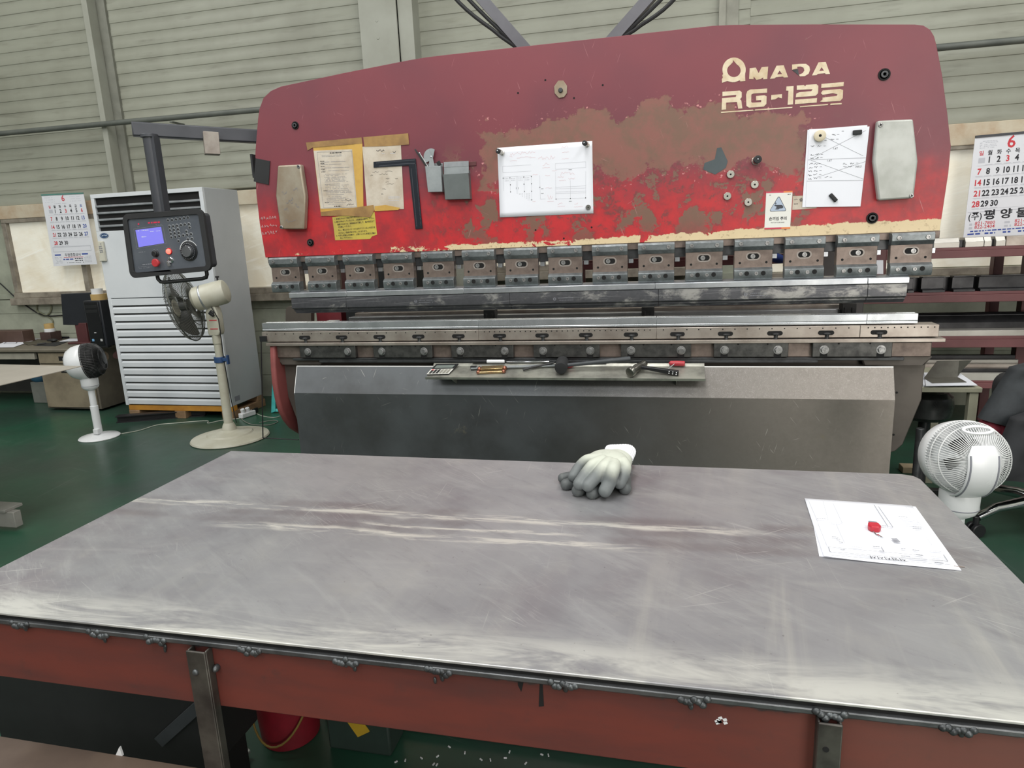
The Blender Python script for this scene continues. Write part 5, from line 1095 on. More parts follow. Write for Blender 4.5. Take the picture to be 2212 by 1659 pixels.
m = MB(); u, v = F2(1075, 1240); m.obox(S2.P(u, v, .012), (.003, 0, -.012), S2.n * .006, (.0045, 0, .001)); m.build('switch_key', bolt_steel, ks, bevel=.0008)
hw = roundp(1468, 1010, [(.048, 0), (.048, .004), (.045, .005)], 'handwheel', black_plastic)
roundp(1468, 1010, [(.042, .004), (.041, .010), (.036, .011), (.0355, .009)], 'scale_ring', plain('dark scale ring', (44, 46, 50), .25), hw)
roundp(1468, 1010, [(.029, .009), (.028, .022), (.0262, .024), (.0255, .0225), (.0008, .0225)], 'wheel_rim', plain('bright wheel rim', (130, 132, 136), .22, .6), hw)
u, v = F2(1395, 1080); m = MB(); m.lathe([(.0045, 0), (.0042, .004), (.0006, .0045)], S2.P(u, v, .0225), S2.n, 14); m.build('finger_dimple', black_plastic, hw)
m = MB()
for k in range(24): a = 2 * PI * k / 24; u, v = F2(1468, 1010); c = S2.P(u, v, .0112); e = (S2.c[1] - S2.c[0]).normalized(); g_ = S2.n.cross(e); dd = e * math.cos(a) + g_ * math.sin(a); m.obox(c + dd * .0385, dd * .0022, S2.n * .0003, S2.n.cross(dd) * .0004)
m.build('scale_marks', ink_light, hw)
m = MB(); u, v = F2(1468, 1010); c = S2.P(u, v, .0006); e = (S2.c[1] - S2.c[0]).normalized(); g_ = e.cross(S2.n) * -1
g_ = S2.n.cross(e)
if g_.z < 0: g_ = -g_
pa = [c + e * (.054 * math.cos(a)) + g_ * (.054 * math.sin(a)) for a in [math.radians(28 + 140 * i / 24) for i in range(25)]]; pb_ = [c + e * (.0505 * math.cos(a)) + g_ * (.0505 * math.sin(a)) for a in [math.radians(28 + 140 * i / 24) for i in range(25)]]
m.add(pa + pb_, [(i, i + 1, 26 + i, 25 + i) for i in range(24)]); m.build('direction_arc', white_plastic, fp)
hp = [S.P(.26, .97, -.03), S.P(.27, 1.10, -.03), S.P(.30, 1.15, -.03), S.P(.35, 1.165, -.03), S.P(.84, 1.165, -.03), S.P(.89, 1.15, -.03), S.P(.905, 1.10, -.03), S.P(.905, .97, -.03)]
m = MB(); m.tube(hp, .0095, 12); m.build('handle', black_plastic, pend)
# ================================================================ AIR CONDITIONER on a timber base
AX0, AX1, AY0, AY1, AZ0, AZ1 = -2.52, -1.522, 1.5, 1.93, .105, 1.785
acm = plain('white appliance paint', (214, 218, 222), .4, c2=(202, 207, 212), scale=2.5, world=True)
acs = plain('grey side panel', (180, 184, 188), .45, c2=(170, 174, 178), scale=2, world=True)
ac = thing('air_conditioner', 'tall white floor standing air conditioner with a black top grille', 'air conditioner', ((AX0 + AX1) / 2, (AY0 + AY1) / 2, AZ0))
m = MB(); m.box(AX0, AX1, AY0 + .02, AY1, AZ0, AZ1); m.build('cabinet', acs, ac, bevel=.004)
m = MB(); m.box(AX0, AX1, AY0, AY0 + .022, .985, 1.505); m.box(AX0, AX1, AY0, AY0 + .022, 1.755, AZ1); m.box(AX0, AX0 + .03, AY0, AY0 + .022, 1.505, 1.755); m.box(AX0, AX0 + .03, AY0, AY0 + .022, AZ0, .985); m.box(AX1 - .032, AX1, AY0, AY0 + .022, 1.505, 1.755); m.box(AX1 - .032, AX1, AY0, AY0 + .022, AZ0, .985); m.build('front_panel', acm, ac, bevel=.002)
m = MB(); m.box(AX0 + .03, AX1 - .032, AY0 + .017, AY0 + .0215, 1.505, 1.755); m.build('grille_opening', black_hole, ac)
sl = plain('grey slat', (150, 154, 158), .4, c2=(120, 124, 128))
for z in (1.695, 1.644, 1.594, 1.546):
    m = MB(); m.prism([(AX0 + .032, AY0 + .001, z + .006), (AX0 + .032, AY0 + .001, z - .008), (AX0 + .032, AY0 + .018, z - .013), (AX0 + .032, AY0 + .018, z + .001)], (AX1 - AX0 - .066, 0, 0)); m.build('grille_slat', sl, ac)
m = MB(); m.box(AX0 + .03, AX1 - .034, AY0 + .012, AY0 + .0215, AZ0 + .004, .975); m.build('louver_back', plain('dark louver gap', (70, 70, 70), .6), ac)
m = MB(); m.box(AX0 + .03, AX1 - .034, AY0 + .001, AY0 + .02, .925, .978); lp_ = m.build('intake_panel', acm, ac, bevel=.002)
n_ = 13; z0_, z1_ = AZ0 + .006, .922; dz = (z1_ - z0_) / n_
for k in range(n_):
    z = z0_ + dz * k; m = MB(); m.prism([(AX0 + .032, AY0 + .010, z + dz - .010), (AX0 + .032, AY0 - .002, z + dz * .62), (AX0 + .032, AY0 - .002, z + .004), (AX0 + .032, AY0 + .010, z + .001)], (AX1 - AX0 - .068, 0, 0)); m.build('louver_slat', acm, ac, bevel=.001)
def ap(px, py, y=AY0 - .001): return at_y(px, py, y)
m = MB(); c = ap(225, 509); m.prism([c + V((.041 * math.cos(a), 0, .0205 * math.sin(a))) for a in [2 * PI * i / 28 for i in range(28)]], (0, -.002, 0)); bd = m.build('badge', plain('navy badge', (34, 66, 110), .3), ac)
S = Sheet(c + V((-.03, -.003, .015)), c + V((.03, -.003, .015)), c + V((.03, -.003, -.015)), c + V((-.03, -.003, -.015)), CAM); m = MB(); S.text(m, 'Carrier', .5, .66, .022, .01, True, h=.0003); m.prism_hole([c + V((.0392 * math.cos(a), -.0024, .0188 * math.sin(a))) for a in [2 * PI * i / 28 for i in range(28)]], [c + V((.0378 * math.cos(a), -.0024, .0175 * math.sin(a))) for a in [2 * PI * i / 28 for i in range(28)]], (0, -.0004, 0)); m.build('badge_lettering', plain('pale blue lettering', (196, 212, 228), .4, var=0), bd, smooth=False)
rc = [ap(215, 521, AY0 - .002), ap(223, 521, AY0 - .002), ap(232, 564, AY0 - .002), ap(219, 565, AY0 - .002)]; m = MB(); m.prism([rc[0], rc[1] + V((.008, 0, 0)), rc[2], rc[3]], (0, -.018, 0)); o = tag(m.build('remote_control', plain('ivory plastic', (206, 204, 190), .45), bevel=.004), 'ivory remote control hanging on the left of the white air conditioner', 'remote control')
S = Sheet(rc[0] + V((0, -.0182, 0)), rc[1] + V((.008, -.0182, 0)), rc[2] + V((0, -.0182, 0)), rc[3] + V((0, -.0182, 0)), CAM)
for i, (u, v) in enumerate(((.6, .13), (.3, .27), (.6, .25), (.3, .36), (.65, .35), (.35, .46), (.65, .45), (.4, .54), (.7, .53))): m = MB(); S.slab(m, .0015, u - .11, v - .022, u + .11, v + .022); m.build('button', ink_gray, o)
m = MB(); m.lathe([(.012, 0), (.012, .002), (.006, .003), (.001, .003)], V((AX1 - .0, AY0 + .045, 1.422)), (1, 0, 0), 16); m.cyl(V((-1.99 + .02, AY0 + .001, .952)), V((-1.99 + .02, AY0 - .002, .952)), .007, 12); m.build('panel_lock', bolt_steel, ac)
m = MB(); m.box(AX1, AX1 + .0012, AY0 + .05, AY0 + .115, .135, .175); m.build('rating_plate', ink_gray, ac)
timber = plain('yellow painted timber', (196, 140, 52), .6, c2=(172, 116, 44), scale=8, world=True); wood = plain('raw timber', (150, 122, 92), .75, c2=(122, 96, 70), scale=8, world=True)
base = thing('timber_pallet', 'yellow timber beams under the white air conditioner', 'timber base', (-2.0, 1.7, 0))
m = MB(); m.box(AX0 + .02, AX1 + .0, AY0 + .005, AY0 + .07, .062, AZ0); m.build('front_beam', timber, base, bevel=.003)
m = MB(); m.box(AX0 + .02, AX1, AY1 - .08, AY1, .062, AZ0); m.build('rear_beam', wood, base, bevel=.003)
for x in (AX0 + .02, -2.06, AX1 - .10): m = MB(); m.box(x, x + .10, AY0 + .0, AY1 + .02, 0, .062); m.build('block', wood, base, bevel=.003)
steel_b = plain('black steel section', (44, 44, 46), .5, .3)
def rail(p, q, w, h, label): 
    d = (q - p); s_ = V((-d.y, d.x, 0)).normalized(); m = MB(); a, b = p, q
    m.prism([a - s_ * w, a + s_ * w, a + s_ * w + V((0, 0, .008)), a + s_ * .006 + V((0, 0, .008)), a + s_ * .006 + V((0, 0, h - .008)), a + s_ * w + V((0, 0, h - .008)), a + s_ * w + V((0, 0, h)), a - s_ * w + V((0, 0, h)), a - s_ * w + V((0, 0, h - .008)), a - s_ * .006 + V((0, 0, h - .008)), a - s_ * .006 + V((0, 0, .008)), a - s_ * w + V((0, 0, .008))], d)
    return tag(m.build('steel_beam', steel_b), label, 'steel beam')
rail(at_z(255, 912, 0), at_z(255, 912, 0) + V((.62, .26, 0)), .035, .055, 'black steel beam lying on the floor in front of the air conditioner')
rail(V((-1.10, 1.95, 0)), V((-.35, 2.15, 0)), .035, .07, 'black steel beam on the floor right of the air conditioner, by the wall')
# teal frame leaning on the wall
teal = plain('teal paint', (64, 170, 166), .5, c2=(50, 150, 148))
q = V((-1.30, 1.715, .005)); tdir = V((-.13, .33, .46)).normalized(); m = MB()
for ox, oy in ((0, 0), (.36, .0)): m.obox(q + tdir * .29 + V((ox, oy, 0)), V((.019, 0, .006)), tdir * .29, V((0, .006, -.004)))
for k in (.02, .30, .56): m.obox(q + tdir * k + V((.18, 0, 0)), V((.165, 0, 0)), tdir * .014, V((0, .005, -.003)))
tag(m.build('teal_frame', teal, bevel=.002), 'teal painted frame leaning on the wall behind the press', 'frame')
# ================================================================ PEDESTAL FAN
fb = V((-1.215, 1.03, 0)); fan = thing('pedestal_fan', 'old cream pedestal fan with a wire cage, in front of the air conditioner', 'fan', fb)
m = MB(); m.lathe([(.262, 0), (.268, .006), (.262, .016), (.20, .030), (.16, .036), (.15, .046), (.07, .058), (.052, .066), (.042, .10), (.034, .115), (.001, .115)], fb, n=56); m.build('base', cream_paint, fan)
m = MB(); m.cyl(fb + V((0, 0, .10)), fb + V((0, 0, .58)), .031, 24); m.build('outer_pole', cream_paint, fan)
m = MB(); m.cyl(fb + V((0, 0, .56)), fb + V((0, 0, .78)), .025, 24); m.cyl(fb + V((0, 0, .69)), fb + V((0, 0, .755)), .030, 20); m.build('inner_pole', cream_paint, fan)
bl = plain('blue plastic', (54, 84, 130), .45); m = MB(); m.cyl(fb + V((0, 0, .555)), fb + V((0, 0, .595)), .038, 24); m.obox(fb + V((.055, -.015, .578)), (.02, -.004, 0), (0, .01, 0), (0, 0, .012)); m.obox(fb + V((.08, -.02, .578)), (.006, 0, 0), (0, .012, 0), (0, 0, .032)); m.build('clamp_collar', bl, fan, bevel=.003)
m = MB(); m.prism([fb + V((x, -.030, z)) for x, z in ((-.040, .750), (.040, .750), (.052, .775), (.052, .90), (.040, .945), (.01, .96), (-.026, .945), (-.044, .905), (-.044, .775))], (0, .06, 0)); nk = m.build('neck', cream_paint, fan, bevel=.008, seg=3)
m = MB(); m.ball(fb + V((.012, -.034, .905)), .018, .008, .020, 14, 8); m.obox(fb + V((.018, -.045, .898)), (.016, 0, -.012), (0, .008, 0), (.005, 0, .007)); m.build('tilt_knob', black_plastic, nk, bevel=.002)
m = MB()
for z in (.855, .795): m.obox(fb + V((.012, -.0306, z)), (.030, 0, 0), (0, .0006, 0), (0, 0, .003))
m.build('red_stripes', ink_red, nk)
hx = V((.91, .33, .22)).normalized()      # motor axis, pointing to the motor's back
mc = fb + V((.005, .0, 1.025))
m = MB(); m.lathe([(.030, -.13), (.065, -.125), (.082, -.105), (.085, -.05), (.083, .085), (.076, .102), (.058, .112), (.02, .114), (.001, .114)], mc, hx, 36)
mo = m.build('motor_housing', cream_paint, fan); m = MB(); pk_ = mc + hx * .055 + V((0, 0, .078)); m.cyl(pk_, pk_ + V((0, 0, .028)), .006, 10); m.cyl(pk_ + V((0, 0, .026)), pk_ + V((0, 0, .036)), .013, 12); m.build('swing_knob', black_plastic, mo)
m = MB(); m.lathe([(.0852, -.06), (.0862, -.058), (.0862, -.05), (.0852, -.048)], mc, hx, 36); m.build('seam_band', bright_steel, mo)
gc = mc - hx * .19 + V((0, 0, -.02)); wire = plain('grey cage wire', (96, 98, 92), .4, .4)
ex = hx; eu = V((0, 0, 1)); eu = (eu - ex * eu.dot(ex)).normalized(); ew = ex.cross(eu); RG = .25
def gp(r, a, h): return gc + (eu * math.cos(a) + ew * math.sin(a)) * r + ex * h
for nm, sgn in (('rear_cage', 1), ('front_cage', -1)):
    m = MB(); pr = [(.06, .062), (.12, .060), (.19, .050), (.235, .025), (RG, 0)]
    for k in range(80): m.tube([gp(r, 2 * PI * k / 80 + (.35 * (1 - r / RG)) * sgn, h * sgn) for r, h in pr], .0013, 4)
    for r, h in ((.06, .062), (.15, .057), (RG, .002)): m.tube([gp(r, 2 * PI * k / 40, h * sgn) for k in range(41)], .0026, 6)
    o = m.build(nm, wire, fan)
    if sgn < 0: s_ = MB(); s_.lathe([(.001, -.068), (.055, -.066), (.06, -.06), (.055, -.056)], gc, ex, 28); s_.build('cage_badge', cream_paint, o)
blade = plain('grey fan blade', (66, 68, 66), .45)
m = MB(); m.lathe([(.001, -.03), (.035, -.028), (.04, .03), (.001, .032)], gc, ex, 24)
for k in range(3):
    a0 = 2 * PI * k / 3 + .5; vs = []
    for i in range(9):
        for j in range(6):
            r = .038 + (RG - .035 - .038) * j / 5; w_ = (.35 + .75 * math.sin(PI * .5 * j / 5)); a = a0 + w_ * (i / 8 - .4); vs.append(gp(r, a, .028 * (i / 8 - .5) * 2 * (1 - .3 * j / 5)))
    m.add(vs, [(i * 6 + j, i * 6 + j + 1, (i + 1) * 6 + j + 1, (i + 1) * 6 + j) for i in range(8) for j in range(5)])
m.build('blades', blade, fan)
m = MB(); m.tube([mc + hx * .02 + V((0, -.05, -.08)), fb + V((.058, -.03, .86)), fb + V((.05, -.02, .70)), fb + V((.04, -.01, .62)), fb + V((.045, 0, .3)), fb + V((.05, .02, .11))], .0032, 6); m.build('power_cord', black_plastic, fan)
# ================================================================ circulator fans
wh_g = plain('white gloss plastic', (226, 228, 230), .25, var=.01)
def circulator(loc, head_z, axis, R, body, grille, label, n_wire, cap, scale=1.0):
    f = thing('circulator_fan', label, 'fan', loc); loc = V(loc)
    m = MB(); m.lathe([(.135, 0), (.138, .006), (.13, .014), (.07, .026), (.03, .034), (.001, .034)], loc, n=48); m.build('base', wh_g, f)
    zt = head_z - R * 1.02; m = MB(); m.cyl(loc + V((0, 0, .03)), loc + V((0, 0, zt * .55)), .027, 24); m.build('lower_pole', wh_g, f, bevel=.002)
    m = MB(); m.cyl(loc + V((0, 0, zt * .5)), loc + V((0, 0, zt - .07)), .022, 24); m.build('upper_pole', wh_g, f, bevel=.002)
    m = MB(); m.box(loc.x - .005, loc.x + .036, loc.y - .045, loc.y - .015, .035, .075); m.build('height_clip', white_plastic, f, bevel=.004)
    m = MB(); m.lathe([(.022, zt - .085), (.05, zt - .065), (.057, zt - .05), (.058, zt + .0), (.052, zt + .022), (.001, zt + .03)], loc, n=36); nk = m.build('neck', wh_g, f)
    m = MB(); m.lathe([(.0585, zt - .048), (.0588, zt - .0465), (.0585, zt - .045)], loc, n=36); m.build('seam', ink_gray, nk)
    hc = loc + V((0, 0, head_z)); ax = V(axis).normalized()
    m = MB(); prof = [(R * .55, -R * .95), (R * .78, -R * .80), (R * .95, -R * .5), (R * 1.0, -R * .15), (R * 1.0, R * .05), (R * .98, R * .08)]
    m.lathe(prof[:], hc, ax, 48); sh = m.build('shell', body, f)
    eu = V((0, 0, 1)); eu = (eu - ax * eu.dot(ax)).normalized(); ew = ax.cross(eu)
    def hp_(r, a, h): return hc + (eu * math.cos(a) + ew * math.sin(a)) * r + ax * h
    return f, hc, ax, hp_, R
# left one: white shell, black grille facing right
f, hc, ax, hp_, R = circulator(tuple(V((-2.275, .955, 0))), .575, (.86, .46, .12), .128, wh_g, None, 'small white and black circulator fan standing in front of the desk', 60, None)
bg = plain('black grille plastic', (34, 35, 36), .4)
m = MB()
prg = [(R * 1.0, R * .05), (R * .99, R * .35), (R * .88, R * .68), (R * .62, R * .88), (R * .3, R * .94)]
for k in range(64): m.tube([hp_(r, 2 * PI * k / 64 + .5 * (1 - r / R), h) for r, h in prg], .0022, 5)
for r, h in prg: m.tube([hp_(r, 2 * PI * k / 40, h) for k in range(41)], .0026, 6)
o = m.build('grille', bg, f); m = MB(); m.lathe([(R * .33, R * .90), (R * .33, R * .97), (R * .25, R * 1.0), (.001, R * 1.0)], hc, ax, 28); m.build('grille_cap', bg, o)
m = MB(); m.lathe([(R * .97, R * .0), (R * .93, R * .3), (R * .80, R * .60), (R * .5, R * .8), (.001, R * .82)], hc, ax, 36); m.build('fan_disc', plain('dark fan interior', (22, 22, 23), .6), f)
# right one: all white, wire front with a wide smooth centre strap, seen three quarter from behind
f, hc, ax, hp_, R = circulator((2.775, -.72, 0), .585, (.10, -.93, .20), .117, wh_g, None, 'round white circulator fan beyond the right end of the table', 0, None)
ringm = plain('dark interior', (40, 41, 42), .6); gw = plain('white grille wire', (216, 218, 218), .35, var=.01)
m = MB(); m.lathe([(R * .985, -R * .1), (R * .93, R * .02), (R * .55, R * .08), (.001, R * .1)], hc, ax, 40); m.build('inner_dish', ringm, f)
m = MB()
for k in range(5):
    a0 = 2 * PI * k / 5
    vs = []
    for i in range(7):
        for j in range(5): r = .02 + R * .78 * j / 4; a = a0 + (.25 + .6 * j / 4) * (i / 6 - .5); vs.append(hp_(r, a, R * (.28 + .24 * (i / 6 - .5))))
    m.add(vs, [(i * 5 + j, i * 5 + j + 1, (i + 1) * 5 + j + 1, (i + 1) * 5 + j) for i in range(6) for j in range(4)])
m.build('blades', plain('pale translucent blade', (190, 194, 196), .3), f)
m = MB(); prg = [(R * 1.0, R * .04), (R * .985, R * .28), (R * .90, R * .55), (R * .74, R * .76), (R * .50, R * .91), (R * .26, R * .97)]
for k in range(84):
    a = 2 * PI * k / 84; m.tube([hp_(r, a + .10 * math.sin((1 - r / R) * 2), h) for r, h in prg], .0014, 5)
for r, h in (prg[0], prg[2], (R * .985, R * .28)): m.tube([hp_(r, 2 * PI * k / 48, h) for k in range(49)], .0019, 6)
gr = m.build('grille', gw, f)
# centre strap: a smooth wide band from the middle down over the front
m = MB(); vs = []; nn = 16
for i in range(nn + 1):
    th = math.radians(22) - math.radians(112) * i / nn
    for j in range(9):
        w_ = (j / 8 - .5) * (R * (.80 if i > 2 else .55 + .12 * i)); rr = R * 1.10; cz = math.cos(th) * rr; sz = math.sin(th) * rr
        k = math.sqrt(max(0, 1 - (w_ / (R * 1.25)) ** 2)); vs.append(hc + ax * (cz * .97 * k) + (hp_(1, 0, 0) - hc) * (sz * k) + (hp_(1, PI / 2, 0) - hc) * w_)
m.add(vs, [(i * 9 + j, i * 9 + j + 1, (i + 1) * 9 + j + 1, (i + 1) * 9 + j) for i in range(nn) for j in range(8)])
st = m.build('centre_strap', wh_g, gr); md = st.modifiers.new('thick', 'SOLIDIFY'); md.thickness = .004; md.offset = -1
m = MB()
for sg in (-1, 1):
    path = []
    for i in range(2, nn - 1):
        th = math.radians(22) - math.radians(112) * i / nn; w_ = sg * R * .335; k = math.sqrt(1 - (w_ / (R * 1.25)) ** 2); rr = R * 1.105
        path.append(hc + ax * (math.cos(th) * rr * .97 * k) + (hp_(1, 0, 0) - hc) * (math.sin(th) * rr * k) + (hp_(1, PI / 2, 0) - hc) * w_)
    m.tube(path, .0024, 6)
m.build('dark_groove', ink_gray, st)
m = MB(); th0 = math.radians(48)
hcn = hc + ax * (R * .66) + (hp_(1, 0, 0) - hc) * (R * .74); e_ = (hp_(1, PI / 2, 0) - hc); t_ = (ax * -math.sin(th0) + (hp_(1, 0, 0) - hc) * math.cos(th0)).normalized(); nrm = t_.cross(e_).normalized()
if nrm.dot(ax) < 0: nrm = -nrm
m.prism_hole([hcn + e_ * (.045 * math.cos(a)) * (1 if abs(math.cos(a)) < .7 else 1) + t_ * (.019 * math.sin(a)) for a in [2 * PI * i / 24 for i in range(24)]], [hcn + e_ * (.036 * math.cos(a)) + t_ * (.011 * math.sin(a)) for a in [2 * PI * i / 24 for i in range(24)]], nrm * .010)
m.build('carry_handle', wh_g, gr, bevel=.002)
# cord on the floor and the power strip
cordm = plain('pale cord', (178, 182, 170), .6)
def cord(pts, r, mat, label, z=.004):
    P = [at_z(px, py, z) for px, py in pts]; sm = []
    for i in range(len(P) - 1):
        for k in range(8):
            t_ = k / 8; p0, p1, p2, p3 = P[max(i - 1, 0)], P[i], P[i + 1], P[min(i + 2, len(P) - 1)]
            sm.append(.5 * ((2 * p1) + (p2 - p0) * t_ + (2 * p0 - 5 * p1 + 4 * p2 - p3) * t_ ** 2 + (3 * p1 - p0 - 3 * p2 + p3) * t_ ** 3))
    sm.append(P[-1]); m = MB(); m.tube(sm, r, 8); return tag(m.build('power_cord', mat), label, 'cord')
cord([(262, 937), (300, 930), (340, 918), (380, 914), (445, 909), (450, 914), (480, 908), (520, 903), (538, 893)], .004, cordm, 'pale cord running over the floor from the left circulator to the socket strip')
cord([(518, 897), (525, 908), (545, 917), (580, 918), (600, 911), (590, 908), (560, 913)], .0035, plain('grey cord', (128, 130, 122), .6), 'grey cord looping over the floor behind the pedestal fan')
cord([(548, 890), (565, 898), (590, 902), (604, 899)], .0035, cordm, 'short pale cord running from the socket strip behind the press')
a, b = at_z(519, 897, .03), at_z(548, 888, .03); o = thing('socket_strip', 'white socket strip with plugs on the floor beside the timber base', 'power strip', ((a.x + b.x) / 2, (a.y + b.y) / 2, 0)); m = MB(); d = b - a; m.obox((a + b) / 2 + V((0, 0, -.008)), d / 2, V((-d.y, d.x, 0)).normalized() * .025, V((0, 0, .02))); m.build('strip', white_plastic, o, bevel=.006)
for k in (.25, .6): m = MB(); q = a.lerp(b, k); m.cyl(q + V((0, 0, .01)), q + V((0, -.01, .045)), .017, 14); m.build('plug', white_plastic, o, bevel=.003)
m = MB(); q = b + d * .12; m.obox(q + V((0, 0, .0)), d * .13, V((0, .02, 0)), V((0, 0, .022))); m.build('plug', black_plastic, o, bevel=.004)
# thin wire guard standing at the left end of the die rail
m = MB(); x = -.165; q0 = V((-.175, -.03, .842)); fl = at_z(566, 946, .004)
w0 = at_y(564, 738, -.02); w1 = at_y(568, 946, -.02); 
m.tube([w0, V((w1.x, w0.y, w1.z))], .003, 8); m.tube([V((w1.x, w0.y, w1.z)), at_y(645, 950, -.02)], .003, 8)
m.box(w0.x - .004, -.13, -.024, .04, w0.z + .0, w0.z + .028)
m.build('wire_guard', black_plastic, press)
# ================================================================ DESK corner at the left
dkx1, dky = -2.93, 1.66; dt = .55
deskm = plain('olive grey desk steel', (138, 128, 108), .5, c2=(112, 102, 86), scale=5, world=True); deskd = plain('dirty desk side', (104, 98, 86), .55, c2=(82, 76, 68), scale=4, world=True)
desk = thing('office_desk', 'old olive steel desk with drawers at the left, beside the air conditioner', 'desk', (-3.6, 1.9, 0))
m = MB(); m.prism([(-5.0, dky - .03, dt - .025), (dkx1 - .03, dky - .03, dt - .025), (dkx1 + .03, dky + .02, dt - .025), (dkx1 + .05, dky + .62, dt - .025), (-5.0, dky + .62, dt - .025)], (0, 0, .03)); m.build('desk_top', plain('grey brown desk top', (118, 112, 98), .5, c2=(100, 94, 84), scale=4, world=True), desk, bevel=.008)
m = MB(); m.box(-3.50, dkx1, dky + .0, dky + .58, .02, dt - .025); m.build('pedestal', deskd, desk, bevel=.004)
for z0_, z1_ in ((.425, .515), (.035, .415)):
    m = MB(); m.box(-3.485, dkx1 - .02, dky - .014, dky, z0_, z1_); o = m.build('drawer', deskm, desk, bevel=.004); zc = (z1_ - .045) if z1_ - z0_ < .2 else z1_ - .05
    m = MB(); m.box(-3.27, -3.13, dky - .0146, dky - .005, zc - .022, zc + .018); m.build('handle_recess', black_hole, o); m = MB(); m.box(-3.23, -3.15, dky - .02, dky - .012, zc - .014, zc + .002); m.build('handle', bolt_steel, o, bevel=.002)
m = MB(); m.box(-5.0, -3.53, dky - .01, dky + .02, .46, .515); o = m.build('drawer', plain('pale drawer front', (160, 156, 144), .5), desk, bevel=.004); m = MB(); m.box(-4.02, -3.97, dky - .016, dky - .008, .475, .505); m.build('handle', brown_steel, o, bevel=.002)
m = MB(); m.box(-5.0, -3.53, dky + .5, dky + .52, .05, .5); m.build('modesty_panel', plain('dark panel', (58, 58, 56), .6), desk)
for (yy, z, w, h, mt) in ((.12, .46, .10, .09, 'faded round sticker'), (.27, .45, .12, .07, 'pink sticker'), (.30, .30, .07, .11, 'small badge sticker')):
    m = MB(); c = V((dkx1 + .0008, dky + yy, z)); m.prism([c + V((0, w / 2 * math.cos(a), h / 2 * math.sin(a))) for a in [2 * PI * i / 16 for i in range(16)]], (.0008, 0, 0)); m.build('sticker', plain(mt, {'f': (168, 146, 126), 'p': (160, 118, 118), 's': (158, 128, 110)}[mt[0]], .6), desk)
m = MB(); q = at_y(80, 838, 1.9); m.box(q.x - .07, q.x + .09, 1.9, 2.05, .0, .20); o = tag(m.build('waste_bin', plain('grey waste bin', (122, 124, 118), .6), bevel=.006), 'small pale bin with a blue bag under the desk', 'bin'); m = MB(); m.ball(V((q.x, 1.96, .24)), .09, .08, .06, 14, 8); m.build('blue_bag', plain('blue bag', (44, 92, 120), .6), o)
# on the desk
dz_ = dt + .005
def on_desk(px, py, h=0):
    q = at_z(px, py, dz_ + h)
    if q.y > 2.19: q = at_y(px, py, 2.19); q.z = dz_ + h
    return q
pm = plain('black monitor', (38, 40, 46), .4); c = at_y(158, 670, 1.92)
mo = thing('monitor', 'black flat monitor seen from behind on the desk', 'monitor', (c.x, 1.92, dz_))
S = Sheet(at_y(131, 635, 1.9), at_y(196, 632, 1.96), at_y(199, 703, 1.96), at_y(136, 702, 1.9), CAM); m = MB(); S.slab(m, .03, h=-.03); m.build('housing', pm, mo, bevel=.004)
m = MB(); q = S.P(.62, 1, -.015); m.box(q.x - .06, q.x + .06, q.y - .02, q.y + .02, dz_, q.z + .02); m.box(q.x - .12, q.x + .12, q.y - .07, q.y + .07, dz_, dz_ + .015); m.build('foot', dred, mo, bevel=.004)
tw = thing('computer_tower', 'black computer tower at the right end of the desk', 'computer', (-2.93, 1.72, dz_)); x0, x1, zt = at_y(180, 655, 1.70).x, at_y(225, 650, 1.70).x, at_y(180, 650, 1.70).z
x1 = x0 + .17; m = MB(); m.box(x0, x1, 1.70, 2.08, dz_ + .01, zt); m.build('case', plain('black tower case', (40, 42, 48), .4), tw, bevel=.006)
m = MB(); m.box(x0 + .01, x1 - .02, 1.694, 1.702, dz_ + .02, zt - .012); fr = m.build('front_bezel', plain('glossy black bezel', (22, 23, 26), .2), tw, bevel=.003)
for z in (zt - .05, zt - .09): m = MB(); m.box(x0 + .02, x1 - .035, 1.692, 1.695, z - .012, z + .012); m.build('drive_bay', black_plastic, fr, bevel=.001)
for k, cx in ((.03, (120, 170, 210)), (.115, (190, 190, 190))): m = MB(); m.box(x0 + k, x0 + k + .022, 1.692, 1.695, dz_ + .055, dz_ + .075); m.build('case_sticker', plain('case sticker %d' % (k * 1000), cx, .4), fr)
m = MB(); m.box(x0 + .065, x0 + .085, 1.692, 1.695, dz_ + .125, dz_ + .131); m.build('power_light', white_plastic, fr)
m = MB(); m.box(x0 + .0, x1, 1.70, 1.74, dz_, dz_ + .012); m.build('feet', black_plastic, tw)
tan = plain('tan tape roll', (196, 166, 108), .5, c2=(176, 146, 92))
def roll(c, r, h, mat, label):
    m = MB(); m.lathe([(r * .6, 0), (r, 0), (r, h), (r * .6, h), (r * .6, .001)], c, n=32); return tag(m.build('tape_roll', mat), label, 'tape roll')
q = V((x0 + .10, 1.77, zt)); roll(q, .062, .05, tan, 'wide tan tape roll on top of the computer tower'); roll(q + V((-.01, 0, .05)), .045, .045, white_plastic, 'white tape roll stacked on the tan roll on the tower')
q = on_desk(109, 727, .022); roll(q, .055, .05, tan, 'tan tape roll standing on papers in the middle of the desk')
q = on_desk(133, 722); q.y = 2.12; q.x -= .05; m = MB(); m.box(q.x - .06, q.x + .06, q.y - .06, q.y + .06, dz_, dz_ + .085); tag(m.build('small_box', plain('dark small box', (70, 52, 48), .6), bevel=.003), 'dark red box under the stacked tape rolls beside the monitor', 'box'); q.z = dz_ + .085; roll(q, .045, .03, white_plastic, 'white tape roll beside the monitor'); roll(q + V((0, 0, .03)), .04, .045, tan, 'tan tape roll stacked beside the monitor')
